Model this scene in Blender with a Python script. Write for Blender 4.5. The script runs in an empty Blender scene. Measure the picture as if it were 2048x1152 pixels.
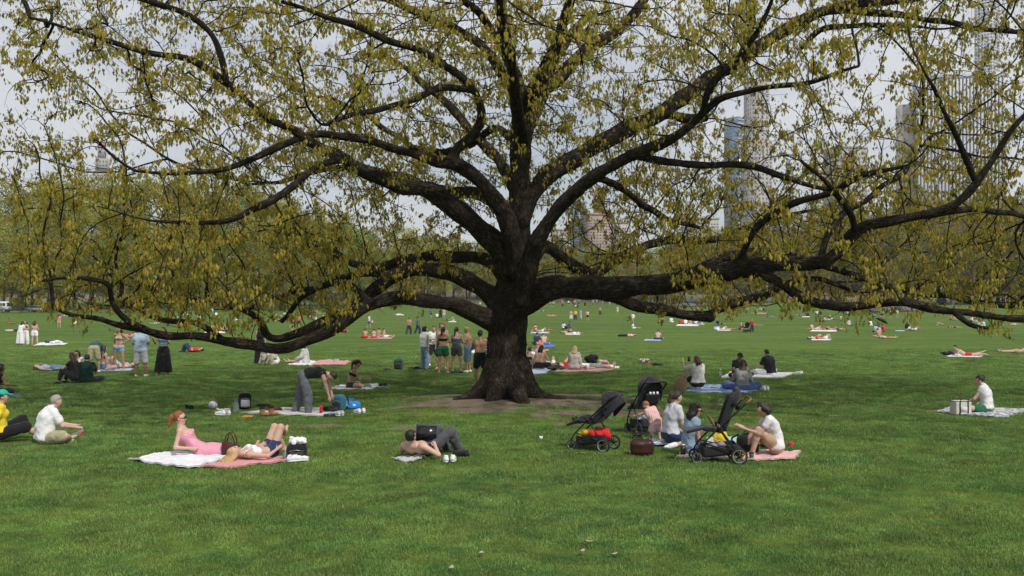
import bpy, math, random
import numpy as np
from mathutils import Vector, Matrix
random.seed(7)
RNG = np.random.default_rng(7)
SC = bpy.context.scene
COL = SC.collection
R = math.radians

# ------------------------------------------------------------------ camera
F = 2048 * 35.0 / 36.0          # focal length in photograph pixels
CX, HZ, EYE = 1024.0, 592.0, 2.7
cam_d = bpy.data.cameras.new('camera')
cam = bpy.data.objects.new('camera', cam_d)
COL.objects.link(cam)
cam.location = (0, 0, EYE)
cam.rotation_euler = (R(90), 0, 0)
cam_d.lens = 35.0
cam_d.sensor_width = 36.0
cam_d.shift_y = (HZ - 576.0) / 2048.0
cam_d.clip_end = 6000.0
SC.camera = cam

# ------------------------------------------------------------------ light
SUN_EL, SUN_AZ = R(50), R(143)       # azimuth clockwise from +Y: behind the camera, to the right
sun_vec = Vector((math.sin(SUN_AZ) * math.cos(SUN_EL), math.cos(SUN_AZ) * math.cos(SUN_EL), math.sin(SUN_EL)))
sd = bpy.data.lights.new('sun', 'SUN')
sd.energy = 3.6
sd.angle = R(1.0)
sd.color = (1.0, 0.95, 0.87)
sun = bpy.data.objects.new('sun', sd)
COL.objects.link(sun)
sun.rotation_euler = sun_vec.to_track_quat('Z', 'Y').to_euler()
sun.location = (0, 0, 60)

world = bpy.data.worlds.new('World')
SC.world = world
world.use_nodes = True
wn, wl = world.node_tree.nodes, world.node_tree.links
wn.clear()
w_out = wn.new('ShaderNodeOutputWorld')
w_bg = wn.new('ShaderNodeBackground')
w_sky = wn.new('ShaderNodeTexSky')
w_sky.sky_type = 'NISHITA'
w_sky.sun_disc = False
w_sky.sun_elevation = SUN_EL
w_sky.sun_rotation = SUN_AZ
w_sky.air_density = 1.0
w_sky.dust_density = 1.5
w_tc = wn.new('ShaderNodeTexCoord')
w_map = wn.new('ShaderNodeMapping')
w_map.inputs['Scale'].default_value = (1.6, 1.6, 5.0)
w_map.inputs['Location'].default_value = (0.75, 0.1, 0.3)
w_noise = wn.new('ShaderNodeTexNoise')
w_noise.inputs['Scale'].default_value = 1.5
w_noise.inputs['Detail'].default_value = 7.0
w_noise.inputs['Roughness'].default_value = 0.55
w_ramp = wn.new('ShaderNodeValToRGB')
w_ramp.color_ramp.elements[0].position = 0.40
w_ramp.color_ramp.elements[0].color = (0.36, 0.36, 0.36, 1)
w_ramp.color_ramp.elements[1].position = 0.60
w_ramp.color_ramp.elements[1].color = (1, 1, 1, 1)
w_mix = wn.new('ShaderNodeMix')
w_mix.data_type = 'RGBA'
w_mix.inputs[7].default_value = (8.0, 8.25, 8.7, 1)      # thin bright cloud
wl.new(w_tc.outputs['Generated'], w_map.inputs['Vector'])
wl.new(w_map.outputs['Vector'], w_noise.inputs['Vector'])
wl.new(w_noise.outputs['Fac'], w_ramp.inputs['Fac'])
wl.new(w_ramp.outputs['Color'], w_mix.inputs[0])
wl.new(w_sky.outputs['Color'], w_mix.inputs[6])
wl.new(w_mix.outputs[2], w_bg.inputs['Color'])
w_bg.inputs['Strength'].default_value = 0.106
wl.new(w_bg.outputs['Background'], w_out.inputs['Surface'])

SC.view_settings.view_transform = 'Standard'
SC.view_settings.look = 'None'
SC.view_settings.gamma = 1.0
SC.view_settings.use_curve_mapping = False
SC.view_settings.exposure = -0.12
SC.render.engine = 'CYCLES'
SC.cycles.max_bounces = 6
SC.cycles.transparent_max_bounces = 6

# ------------------------------------------------------------------ noise and terrain
def _hash(ix, iy, s):
    n = (ix.astype(np.int64) * 374761393 + iy.astype(np.int64) * 668265263 + s * 974711) & 0x7fffffff
    n = (n ^ (n >> 13)) * 1274126177 & 0x7fffffff
    return ((n ^ (n >> 16)) & 0xffff) / 65535.0
def vnoise(x, y, s=0):
    x = np.asarray(x, float); y = np.asarray(y, float)
    ix, iy = np.floor(x), np.floor(y)
    fx, fy = x - ix, y - iy
    fx, fy = fx * fx * (3 - 2 * fx), fy * fy * (3 - 2 * fy)
    a, b = _hash(ix, iy, s), _hash(ix + 1, iy, s)
    c, d = _hash(ix, iy + 1, s), _hash(ix + 1, iy + 1, s)
    return (a * (1 - fx) + b * fx) * (1 - fy) + (c * (1 - fx) + d * fx) * fy
def fbm(x, y, s=0, o=4):
    v, a = 0, 0.5
    for i in range(o):
        v = v + a * vnoise(np.asarray(x) * 2 ** i, np.asarray(y) * 2 ** i, s + i)
        a *= 0.5
    return v / (1 - 0.5 ** o)

PD = np.array([0, 26, 33, 40, 60, 90, 125, 160, 220, 265, 300, 330, 350, 400, 480, 6000.])
PZ = np.array([0, 0, -.06, -.16, -.5, -1.05, -1.36, -1.36, -1.1, -.6, -.05, .4, 1.0, 5.0, 11.0, 11.0])
TX, TY = -0.12, 25.7            # foot of the oak
def G(x, y):
    x = np.asarray(x, float); y = np.asarray(y, float)
    z = np.interp(y, PD, PZ)
    z = z + 2.6 * np.exp(-((x - 72) / 26) ** 2 - ((y - 262) / 30) ** 2)
    z = z + 1.5 * np.exp(-((x - 120) / 32) ** 2 - ((y - 230) / 30) ** 2)
    r2 = (x - TX) ** 2 + (y - TY) ** 2
    z = z + .10 * np.exp(-r2 / 6.0)
    near = np.clip((120 - y) / 60, 0, 1)
    z = z + near * (.07 * (fbm(x / 5.0, y / 5.0, 3, 2) - .5) * np.clip((y - 6) / 8, 0, 1))
    return z
def gz(x, y):
    return float(G(x, y))
def P(px, py, d):
    return np.array([(px - CX) / F * d, d, EYE - (py - HZ) / F * d])
def GP(px, py):
    ds = np.linspace(6, 420, 1700)
    zr = EYE - (py - HZ) / F * ds
    df = zr - G((px - CX) / F * ds, ds)
    i = int(np.argmax(df < 0)) if (df < 0).any() else len(ds) - 1
    i = max(i, 1)
    t = df[i - 1] / (df[i - 1] - df[i] + 1e-9)
    d = ds[i - 1] + t * (ds[i] - ds[i - 1])
    x = (px - CX) / F * d
    return np.array([x, d, gz(x, d)])
def dirt_mask(x, y):
    """bare earth: 0 turf .. 1 soil"""
    x = np.asarray(x, float); y = np.asarray(y, float)
    e = np.sqrt(((x - .35) / 4.3) ** 2 + ((y - 24.8) / 2.7) ** 2)
    m = np.clip(1.45 - e, 0, 1)
    m = np.maximum(m, .70 * np.exp(-((x + .2) / 5.2) ** 2 - ((y - 22.6) / 1.7) ** 2))
    for (cx, cy, sx, sy, a) in ((-4.3, 24.1, 1.1, .5, .95), (-4.2, 20.6, .9, .3, .75), (4.9, 24.4, .9, .45, .8),
                                (8.4, 25.4, .8, .35, .75), (7.0, 24.3, .5, .3, .6), (-6.2, 21.3, .9, .25, .5), (9.9, 23.4, .8, .3, .6), (7.2, 22.4, .8, .35, .55),
                                (6.0, 26.8, .8, .4, .6), (3.2, 23.0, 1.4, .45, .75), (11.0, 25.6, .7, .3, .5), (-7.5, 24.8, 1.6, .35, .55), (-1.6, 20.4, 1.3, .3, .6), (1.8, 20.9, 1.2, .25, .55), (6.0, 20.6, .9, .2, .5), (-9.5, 22.6, 1.3, .25, .5)):
        m = np.maximum(m, (a + .22) * np.exp(-((x - cx) / sx) ** 2 - ((y - cy) / sy) ** 2))
    n = fbm(x * .9 + 11, y * 1.7 + 5, 21, 4)
    m = np.clip((m + (n - .5) * 1.5 - .46) * 2.6, 0, 1)
    return np.maximum(m, np.clip((y - 336) / 8, 0, .62))

# ------------------------------------------------------------------ materials
MATS = {}
def new_mat(name):
    m = bpy.data.materials.new(name)
    m.use_nodes = True
    return m, m.node_tree.nodes, m.node_tree.links, m.node_tree.nodes['Principled BSDF']
def mat(name, col, rough=.8, var=.12, nscale=25., bump=0., metal=0., sheen=0., bscale=None, spec=.3):
    """procedural surface: base colour mottled by noise, optional bump"""
    if name in MATS:
        return MATS[name]
    m, n, l, b = new_mat(name)
    b.inputs['Roughness'].default_value = rough
    b.inputs['Metallic'].default_value = metal
    b.inputs['Specular IOR Level'].default_value = spec
    if sheen:
        b.inputs['Sheen Weight'].default_value = sheen
    tc = n.new('ShaderNodeTexCoord')
    nz = n.new('ShaderNodeTexNoise')
    nz.inputs['Scale'].default_value = nscale
    nz.inputs['Detail'].default_value = 4
    l.new(tc.outputs['Object'], nz.inputs['Vector'])
    cr = n.new('ShaderNodeValToRGB')
    lo = [c * (1 - var) for c in col]; hi = [min(1, c * (1 + var)) for c in col]
    cr.color_ramp.elements[0].position = .3; cr.color_ramp.elements[0].color = (*lo, 1)
    cr.color_ramp.elements[1].position = .7; cr.color_ramp.elements[1].color = (*hi, 1)
    l.new(nz.outputs['Fac'], cr.inputs['Fac'])
    l.new(cr.outputs['Color'], b.inputs['Base Color'])
    if bump:
        bn = n.new('ShaderNodeTexNoise')
        bn.inputs['Scale'].default_value = bscale or nscale * .5
        bn.inputs['Detail'].default_value = 3
        l.new(tc.outputs['Object'], bn.inputs['Vector'])
        bp = n.new('ShaderNodeBump')
        bp.inputs['Strength'].default_value = 1.0
        bp.inputs['Distance'].default_value = bump
        l.new(bn.outputs['Fac'], bp.inputs['Height'])
        l.new(bp.outputs['Normal'], b.inputs['Normal'])
    MATS[name] = m
    return m
def cloth(name, col, var=.10):
    return mat('cloth_' + name, col, .92, var, 9., .012, 0, .15, 13., .15)
def skin(name, col):
    if 'skin_' + name in MATS:
        return MATS['skin_' + name]
    m = mat('skin_' + name, col, .52, .07, 14., 0, 0, 0, None, .35)
    b = m.node_tree.nodes['Principled BSDF']
    b.inputs['Subsurface Weight'].default_value = .12
    b.inputs['Subsurface Radius'].default_value = (.02, .008, .004)
    b.inputs['Subsurface Scale'].default_value = .5
    return m
def checked(name, c1=None, c2=None, scale=1., kind='stripe'):
    """woven pattern on a blanket or garment"""
    if name in MATS:
        return MATS[name]
    m, n, l, b = new_mat(name)
    b.inputs['Roughness'].default_value = .92
    tc = n.new('ShaderNodeTexCoord')
    if kind == 'stripe':
        w = n.new('ShaderNodeTexWave'); w.inputs['Scale'].default_value = scale; w.inputs['Distortion'].default_value = .4
        fac = w.outputs['Fac']
    elif kind == 'check':
        w = n.new('ShaderNodeTexChecker'); w.inputs['Scale'].default_value = scale; fac = w.outputs['Fac']
    else:
        w = n.new('ShaderNodeTexVoronoi'); w.inputs['Scale'].default_value = scale; fac = w.outputs['Distance']
    l.new(tc.outputs['Object'], w.inputs['Vector'])
    cr = n.new('ShaderNodeValToRGB')
    cr.color_ramp.elements[0].position = .42; cr.color_ramp.elements[0].color = (*c1, 1)
    cr.color_ramp.elements[1].position = .58; cr.color_ramp.elements[1].color = (*c2, 1)
    l.new(fac, cr.inputs['Fac'])
    l.new(cr.outputs['Color'], b.inputs['Base Color'])
    MATS[name] = m
    return m

# ------------------------------------------------------------------ object helpers
def tag(o, label=None, cat=None, group=None, kind=None):
    if label: o['label'] = label
    if cat: o['category'] = cat
    if group: o['group'] = group
    if kind: o['kind'] = kind
    return o
def link(o, parent=None):
    COL.objects.link(o)
    if parent is not None:
        o.parent = parent
    return o
def mesh_np(name, v, f, m=None, smooth=True, mats=None, fm=None):
    """v (n,3); f list of arrays (k,3)/(k,4) or a single array"""
    me = bpy.data.meshes.new(name)
    fs = f if isinstance(f, list) else [f]
    fs = [np.asarray(a, np.int32) for a in fs if len(a)]
    v = np.asarray(v, np.float32)
    me.vertices.add(len(v))
    me.vertices.foreach_set('co', v.ravel())
    loops = np.concatenate([a.ravel() for a in fs])
    tot = np.concatenate([np.full(len(a), a.shape[1], np.int32) for a in fs])
    st = np.concatenate([[0], np.cumsum(tot)[:-1]]).astype(np.int32)
    me.loops.add(len(loops))
    me.loops.foreach_set('vertex_index', loops)
    me.polygons.add(len(tot))
    me.polygons.foreach_set('loop_start', st)
    me.polygons.foreach_set('loop_total', tot)
    if smooth:
        me.polygons.foreach_set('use_smooth', np.ones(len(tot), bool))
    for mm in (mats or ([m] if m else [])):
        me.materials.append(mm)
    if fm is not None:
        me.polygons.foreach_set('material_index', np.asarray(fm, np.int32))
    me.update(calc_edges=True)
    return me
def obj(name, me, parent=None, loc=None, rz=None):
    o = bpy.data.objects.new(name, me)
    if loc is not None: o.location = loc
    if rz is not None: o.rotation_euler = (0, 0, rz)
    return link(o, parent)
def empty(name, loc=(0, 0, 0), rz=0.0):
    o = bpy.data.objects.new(name, None)
    o.empty_display_size = .2
    o.location = loc
    o.rotation_euler = (0, 0, rz)
    return link(o)
class MB:
    """collects simple solids into one mesh"""
    def __init__(s): s.v, s.q, s.t, s.n = [], [], [], 0
    def add(s, v, q=None, t=None):
        v = np.asarray(v, float).reshape(-1, 3)
        s.v.append(v)
        if q is not None and len(q): s.q.append(np.asarray(q, int) + s.n)
        if t is not None and len(t): s.t.append(np.asarray(t, int) + s.n)
        s.n += len(v)
        return s
    def box(s, c, d, rot=None):
        x, y, z = [a / 2 for a in d]
        v = np.array([(-x, -y, -z), (x, -y, -z), (x, y, -z), (-x, y, -z), (-x, -y, z), (x, -y, z), (x, y, z), (-x, y, z)])
        if rot is not None: v = v @ np.array(rot).T
        return s.add(v + np.array(c), [(0, 3, 2, 1), (4, 5, 6, 7), (0, 1, 5, 4), (1, 2, 6, 5), (2, 3, 7, 6), (3, 0, 4, 7)])
    def tube(s, pts, rad, n=8, cap=True):
        pts = np.asarray(pts, float); k = len(pts)
        rad = np.full(k, rad, float) if np.isscalar(rad) else np.asarray(rad, float)
        tg = np.gradient(pts, axis=0); tg /= np.linalg.norm(tg, axis=1)[:, None] + 1e-9
        up = np.array([0, 0, 1.]) if abs(tg[0][2]) < .9 else np.array([1., 0, 0])
        a = np.linspace(0, 2 * math.pi, n, endpoint=False)
        vs = []
        nn = np.cross(tg[0], up); nn /= np.linalg.norm(nn)
        for i in range(k):
            nn = nn - tg[i] * np.dot(nn, tg[i]); nn /= np.linalg.norm(nn) + 1e-9
            bb = np.cross(tg[i], nn)
            vs.append(pts[i] + rad[i] * (np.cos(a)[:, None] * nn + np.sin(a)[:, None] * bb))
        q = [(i * n + j, i * n + (j + 1) % n, (i + 1) * n + (j + 1) % n, (i + 1) * n + j) for i in range(k - 1) for j in range(n)]
        v = np.concatenate(vs); t = []
        if cap:
            v = np.concatenate([v, pts[:1], pts[-1:]])
            t = [(k * n, (j + 1) % n, j) for j in range(n)] + [(k * n + 1, (k - 1) * n + j, (k - 1) * n + (j + 1) % n) for j in range(n)]
        return s.add(v, q, t)
    def lathe(s, prof, n=16, c=(0, 0, 0), axis='z'):
        a = np.linspace(0, 2 * math.pi, n, endpoint=False)
        v = np.array([(r * math.cos(t), r * math.sin(t), z) for r, z in prof for t in a])
        if axis == 'y': v = v[:, [0, 2, 1]] * np.array([1, 1, -1])
        if axis == 'x': v = v[:, [2, 1, 0]] * np.array([1, 1, -1])
        k = len(prof)
        q = [(i * n + j, i * n + (j + 1) % n, (i + 1) * n + (j + 1) % n, (i + 1) * n + j) for i in range(k - 1) for j in range(n)]
        return s.add(v + np.array(c), q)
    def prism(s, poly, axis, a, b):
        """extrude a 2-d outline: axis 'y' -> outline in (x, z)"""
        n = len(poly); v = []
        for e in (a, b):
            for (p, q) in poly:
                v.append({'y': (p, e, q), 'x': (e, p, q), 'z': (p, q, e)}[axis])
        q = [(i, (i + 1) % n, n + (i + 1) % n, n + i) for i in range(n)]
        cx, cy = np.mean(poly, axis=0)
        for e in (a, b):
            v.append({'y': (cx, e, cy), 'x': (e, cx, cy), 'z': (cx, cy, e)}[axis])
        t = [(2 * n, (i + 1) % n, i) for i in range(n)] + [(2 * n + 1, n + i, n + (i + 1) % n) for i in range(n)]
        return s.add(v, q, t)
    def mesh(s, name, m=None, smooth=False):
        fs = []
        if s.q: fs.append(np.concatenate(s.q))
        if s.t: fs.append(np.concatenate(s.t))
        return mesh_np(name, np.concatenate(s.v), fs, m, smooth)
    def build(s, name, m, parent=None, smooth=False, loc=None, rz=None):
        return obj(name, s.mesh(name, m, smooth), parent, loc, rz)
def copy_tree(o, parent=None):
    c = o.copy()
    COL.objects.link(c)
    c.parent = parent
    for ch in o.children:
        copy_tree(ch, c)
    return c

# ------------------------------------------------------------------ implicit surfaces (smooth bodies)
def nrm(a):
    a = np.asarray(a, float)
    return a / (np.linalg.norm(a) + 1e-12)
class Field:
    def __init__(s, lo, hi, h, far=.25):
        s.h = h
        s.lo = np.asarray(lo, float) - 2.5 * h
        s.n = np.maximum(4, np.ceil((np.asarray(hi, float) + 2.5 * h - s.lo) / h).astype(int) + 1)
        s.ax = [s.lo[i] + h * np.arange(s.n[i]) for i in range(3)]
        s.a = np.full(s.n, far, np.float32)
        s.far = far
    def sl(s, lo, hi):
        i0 = np.clip(np.floor((lo - s.lo) / s.h).astype(int), 0, s.n)
        i1 = np.clip(np.ceil((hi - s.lo) / s.h).astype(int) + 1, 0, s.n)
        return i0, i1
    def grid(s, i0, i1):
        return (s.ax[0][i0[0]:i1[0]][:, None, None], s.ax[1][i0[1]:i1[1]][None, :, None], s.ax[2][i0[2]:i1[2]][None, None, :])
    def _put(s, i0, i1, d, k):
        A = s.a[i0[0]:i1[0], i0[1]:i1[1], i0[2]:i1[2]]
        if k > 0:
            hh = np.clip(.5 + .5 * (A - d) / k, 0, 1)
            r = A * (1 - hh) + d * hh - k * hh * (1 - hh)
        else:
            r = np.minimum(A, d)
        s.a[i0[0]:i1[0], i0[1]:i1[1], i0[2]:i1[2]] = r
    def cone(s, a, b, ra, rb, k=.02):
        a = np.asarray(a, float); b = np.asarray(b, float)
        m = max(ra, rb) + max(k, 0) + 2 * s.h
        i0, i1 = s.sl(np.minimum(a, b) - m, np.maximum(a, b) + m)
        if (i1 <= i0).any(): return s
        X, Y, Z = s.grid(i0, i1)
        ab = b - a; L = float(ab @ ab) + 1e-9
        t = np.clip(((X - a[0]) * ab[0] + (Y - a[1]) * ab[1] + (Z - a[2]) * ab[2]) / L, 0, 1)
        d = np.sqrt((X - a[0] - t * ab[0]) ** 2 + (Y - a[1] - t * ab[1]) ** 2 + (Z - a[2] - t * ab[2]) ** 2) - (ra + t * (rb - ra))
        s._put(i0, i1, d, k)
        return s
    def ell(s, c, axes, rad, k=.02):
        """ellipsoid: axes 3 unit vectors (rows), rad 3 radii"""
        c = np.asarray(c, float); rad = np.asarray(rad, float)
        m = rad.max() + k + 2 * s.h
        i0, i1 = s.sl(c - m, c + m)
        if (i1 <= i0).any(): return s
        X, Y, Z = s.grid(i0, i1)
        q = 0
        for ax, r in zip(axes, rad):
            q = q + (((X - c[0]) * ax[0] + (Y - c[1]) * ax[1] + (Z - c[2]) * ax[2]) / r) ** 2
        s._put(i0, i1, (np.sqrt(q) - 1) * rad.min(), k)
        return s
    def rbox(s, c, axes, half, r, k=.02):
        c = np.asarray(c, float); half = np.asarray(half, float) - r
        m = np.linalg.norm(half) + r + k + 2 * s.h
        i0, i1 = s.sl(c - m, c + m)
        if (i1 <= i0).any(): return s
        X, Y, Z = s.grid(i0, i1)
        q = [np.abs((X - c[0]) * ax[0] + (Y - c[1]) * ax[1] + (Z - c[2]) * ax[2]) - hf for ax, hf in zip(axes, half)]
        d = np.sqrt(sum(np.maximum(e, 0) ** 2 for e in q)) + np.minimum(np.maximum(np.maximum(q[0], q[1]), q[2]), 0) - r
        s._put(i0, i1, d, k)
        return s
    def plane(s, p, n):
        """keep the side n points away from: f = max(f, (x-p).n)"""
        X, Y, Z = s.grid((0, 0, 0), s.n)
        n = nrm(n)
        s.a = np.maximum(s.a, ((X - p[0]) * n[0] + (Y - p[1]) * n[1] + (Z - p[2]) * n[2]).astype(np.float32))
        return s
    def coord(s, p, n):
        X, Y, Z = s.grid((0, 0, 0), s.n)
        return (X - p[0]) * n[0] + (Y - p[1]) * n[1] + (Z - p[2]) * n[2]
    def cut_ball(s, c, r):
        X, Y, Z = s.grid((0, 0, 0), s.n)
        s.a = np.maximum(s.a, (r - np.sqrt((X - c[0]) ** 2 + (Y - c[1]) ** 2 + (Z - c[2]) ** 2)).astype(np.float32))
        return s
    def union(s, o):
        s.a = np.minimum(s.a, o.a)
        return s
    def like(s):
        f = Field.__new__(Field)
        f.h, f.lo, f.n, f.ax, f.far = s.h, s.lo, s.n, s.ax, s.far
        f.a = np.full(s.n, s.far, np.float32)
        return f
    def surf(s):
        a = s.a; h = s.h
        ins = a < 0
        c = ins.astype(np.uint8)
        c = c[:-1] + c[1:]; c = c[:, :-1] + c[:, 1:]; c = c[:, :, :-1] + c[:, :, 1:]
        idx = np.argwhere((c > 0) & (c < 8))
        if len(idx) == 0: return None
        ids = np.full(c.shape, -1, np.int32)
        ids[idx[:, 0], idx[:, 1], idx[:, 2]] = np.arange(len(idx))
        cor = [(i, j, k) for i in (0, 1) for j in (0, 1) for k in (0, 1)]
        val = {q: a[idx[:, 0] + q[0], idx[:, 1] + q[1], idx[:, 2] + q[2]] for q in cor}
        acc = np.zeros((len(idx), 3)); cnt = np.zeros(len(idx))
        for q in cor:
            for ax in range(3):
                if q[ax] == 0:
                    e = list(q); e[ax] = 1; e = tuple(e)
                    va, vb = val[q], val[e]
                    x = (va < 0) != (vb < 0)
                    t = np.where(x, va / np.where(x, va - vb, 1), 0)
                    pt = np.tile(np.array(q, float), (len(idx), 1)); pt[:, ax] = t
                    acc += pt * x[:, None]; cnt += x
        v = s.lo + h * (idx + acc / cnt[:, None])
        quads = []
        for ax in range(3):
            u, w = (ax + 1) % 3, (ax + 2) % 3
            s0 = [slice(None)] * 3; s1 = [slice(None)] * 3
            s0[ax] = slice(0, -1); s1[ax] = slice(1, None)
            A, B = ins[tuple(s0)], ins[tuple(s1)]
            e = np.argwhere(A != B)
            e = e[(e[:, u] > 0) & (e[:, w] > 0) & (e[:, u] < c.shape[u]) & (e[:, w] < c.shape[w])]
            fl = A[e[:, 0], e[:, 1], e[:, 2]]
            def cid(du, dw):
                g = e.copy(); g[:, u] += du; g[:, w] += dw
                return ids[g[:, 0], g[:, 1], g[:, 2]]
            qd = np.stack([cid(-1, -1), cid(0, -1), cid(0, 0), cid(-1, 0)], 1)
            qd = np.where(fl[:, None], qd, qd[:, ::-1])
            quads.append(qd[(qd >= 0).all(1)])
        return v, np.concatenate(quads)
    def mesh(s, name, m=None):
        r = s.surf()
        if r is None: return None
        return mesh_np(name, r[0], r[1], m)
    def build(s, name, m, parent=None, loc=None, rz=None):
        me = s.mesh(name, m)
        return obj(name, me, parent, loc, rz) if me else None
I3 = np.eye(3)

# ================================================================== GROUND
def grass_colour(n, l, vec, fac_extra=None):
    """shared turf colour by world position: returns a colour socket"""
    def noise(sc, det=3, rough=.55):
        z = n.new('ShaderNodeTexNoise'); z.inputs['Scale'].default_value = sc; z.inputs['Detail'].default_value = det
        z.inputs['Roughness'].default_value = rough
        l.new(vec, z.inputs['Vector']); return z.outputs['Fac']
    def ramp(f, p0, c0, p1, c1):
        r = n.new('ShaderNodeValToRGB')
        r.color_ramp.elements[0].position = p0; r.color_ramp.elements[0].color = (*c0, 1)
        r.color_ramp.elements[1].position = p1; r.color_ramp.elements[1].color = (*c1, 1)
        l.new(f, r.inputs['Fac']); return r.outputs['Color']
    def mix(f, a, b):
        m = n.new('ShaderNodeMix'); m.data_type = 'RGBA'
        l.new(f, m.inputs[0]); l.new(a, m.inputs[6]); l.new(b, m.inputs[7]); return m.outputs[2]
    a = ramp(noise(.6, 4), .36, (.064, .130, .019), .64, (.142, .203, .032))
    b = ramp(noise(2.4, 4, .65), .36, (.042, .108, .024), .62, (.130, .199, .035))
    f = ramp(noise(.13, 2), .4, (.25, .25, .25), .6, (.75, .75, .75))
    return mix(f, a, b), noise, ramp, mix

def ground_material():
    m, n, l, b = new_mat('turf')
    geo = n.new('ShaderNodeNewGeometry')
    col, noise, ramp, mix = grass_colour(n, l, geo.outputs['Position'])
    # mown streaks across the far meadow
    mp = n.new('ShaderNodeMapping'); mp.inputs['Scale'].default_value = (.03, .22, .2)
    l.new(geo.outputs['Position'], mp.inputs['Vector'])
    z = n.new('ShaderNodeTexNoise'); z.inputs['Scale'].default_value = 1.0; z.inputs['Detail'].default_value = 5
    l.new(mp.outputs['Vector'], z.inputs['Vector'])
    st = ramp(z.outputs['Fac'], .36, (.78, .80, .86), .66, (1.15, 1.10, 1.0))
    mm = n.new('ShaderNodeMix'); mm.data_type = 'RGBA'; mm.blend_type = 'MULTIPLY'; mm.inputs[0].default_value = 1.0
    l.new(col, mm.inputs[6]); l.new(st, mm.inputs[7])
    fine = ramp(noise(17., 6, .7), .3, (.62, .64, .62), .72, (1.25, 1.22, 1.1))
    m2 = n.new('ShaderNodeMix'); m2.data_type = 'RGBA'; m2.blend_type = 'MULTIPLY'; m2.inputs[0].default_value = .9
    l.new(mm.outputs[2], m2.inputs[6]); l.new(fine, m2.inputs[7])
    at = n.new('ShaderNodeAttribute'); at.attribute_name = 'dirt'
    soil = ramp(noise(6., 6, .65), .3, (.13, .097, .065), .72, (.26, .21, .15))
    add = n.new('ShaderNodeMath'); add.operation = 'MULTIPLY_ADD'
    l.new(noise(9., 5, .7), add.inputs[0]); add.inputs[1].default_value = 1.1; add.inputs[2].default_value = -.55
    ad2 = n.new('ShaderNodeMath'); ad2.operation = 'ADD'
    l.new(add.outputs[0], ad2.inputs[0]); l.new(at.outputs['Fac'], ad2.inputs[1])
    th = ramp(ad2.outputs[0], .38, (0, 0, 0), .62, (1, 1, 1))
    fin = mix(th, m2.outputs[2], soil)
    l.new(fin, b.inputs['Base Color'])
    b.inputs['Roughness'].default_value = .95
    b.inputs['Specular IOR Level'].default_value = .15
    bp = n.new('ShaderNodeBump'); bp.inputs['Distance'].default_value = .05
    l.new(noise(11., 6, .7), bp.inputs['Height']); l.new(bp.outputs['Normal'], b.inputs['Normal'])
    return m
M_TURF = ground_material()
def axis(core, step, ends, grow):
    a = list(np.arange(core[0], core[1], step))
    s = step; x = a[-1]
    while x < ends[1]:
        s *= grow; x += s; a.append(x)
    s = step; x = a[0]
    while x > ends[0]:
        s *= grow; x -= s; a.insert(0, x)
    return np.array(a)
gx = axis((-17, 17), .25, (-1500, 1500), 1.13)
gy = axis((8, 40), .25, (-60, 2100), 1.07)
GX, GY = np.meshgrid(gx, gy, indexing='ij')
GV = np.stack([GX.ravel(), GY.ravel(), G(GX, GY).ravel()], 1)
nx, ny = len(gx), len(gy)
ii = (np.arange(nx - 1)[:, None] * ny + np.arange(ny - 1)[None, :]).ravel()
ground_me = mesh_np('ground', GV, np.stack([ii, ii + ny, ii + ny + 1, ii + 1], 1), M_TURF)
da = ground_me.attributes.new('dirt', 'FLOAT', 'POINT')
da.data.foreach_set('value', dirt_mask(GX, GY).ravel().astype(np.float32))
ground = tag(obj('ground', ground_me), kind='structure')

# ---- grass blades: tufts of real blades scattered over the near lawn
def blade_material():
    m, n, l, b = new_mat('grass_blade')
    geo = n.new('ShaderNodeNewGeometry')
    col, noise, ramp, mix = grass_colour(n, l, geo.outputs['Position'])
    oi = n.new('ShaderNodeObjectInfo')
    hs = n.new('ShaderNodeHueSaturation')
    vr = n.new('ShaderNodeMapRange'); vr.inputs[3].default_value = 1.05; vr.inputs[4].default_value = 2.3
    at = n.new('ShaderNodeAttribute'); at.attribute_name = 'shade'
    br = n.new('ShaderNodeMapRange'); br.inputs[3].default_value = .76; br.inputs[4].default_value = 1.38
    l.new(oi.outputs['Random'], br.inputs[0])
    mv = n.new('ShaderNodeMath'); mv.operation = 'MULTIPLY'
    l.new(at.outputs['Fac'], vr.inputs[0]); l.new(vr.outputs[0], mv.inputs[0]); l.new(br.outputs[0], mv.inputs[1]); l.new(mv.outputs[0], hs.inputs['Value'])
    hr = n.new('ShaderNodeMapRange'); hr.inputs[3].default_value = .475; hr.inputs[4].default_value = .515
    l.new(oi.outputs['Random'], hr.inputs[0]); l.new(hr.outputs[0], hs.inputs['Hue'])
    hs.inputs['Saturation'].default_value = .89
    l.new(col, hs.inputs['Color'])
    l.new(hs.outputs['Color'], b.inputs['Base Color'])
    b.inputs['Roughness'].default_value = .55
    b.inputs['Specular IOR Level'].default_value = .25
    tr = n.new('ShaderNodeBsdfTranslucent'); l.new(hs.outputs['Color'], tr.inputs['Color'])
    mx = n.new('ShaderNodeMixShader'); mx.inputs[0].default_value = .35
    out = [q for q in n if q.type == 'OUTPUT_MATERIAL'][0]
    l.new(b.outputs[0], mx.inputs[1]); l.new(tr.outputs[0], mx.inputs[2]); l.new(mx.outputs[0], out.inputs['Surface'])
    return m
M_BLADE = blade_material()
tufts = bpy.data.collections.new('tuft_source')
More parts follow.
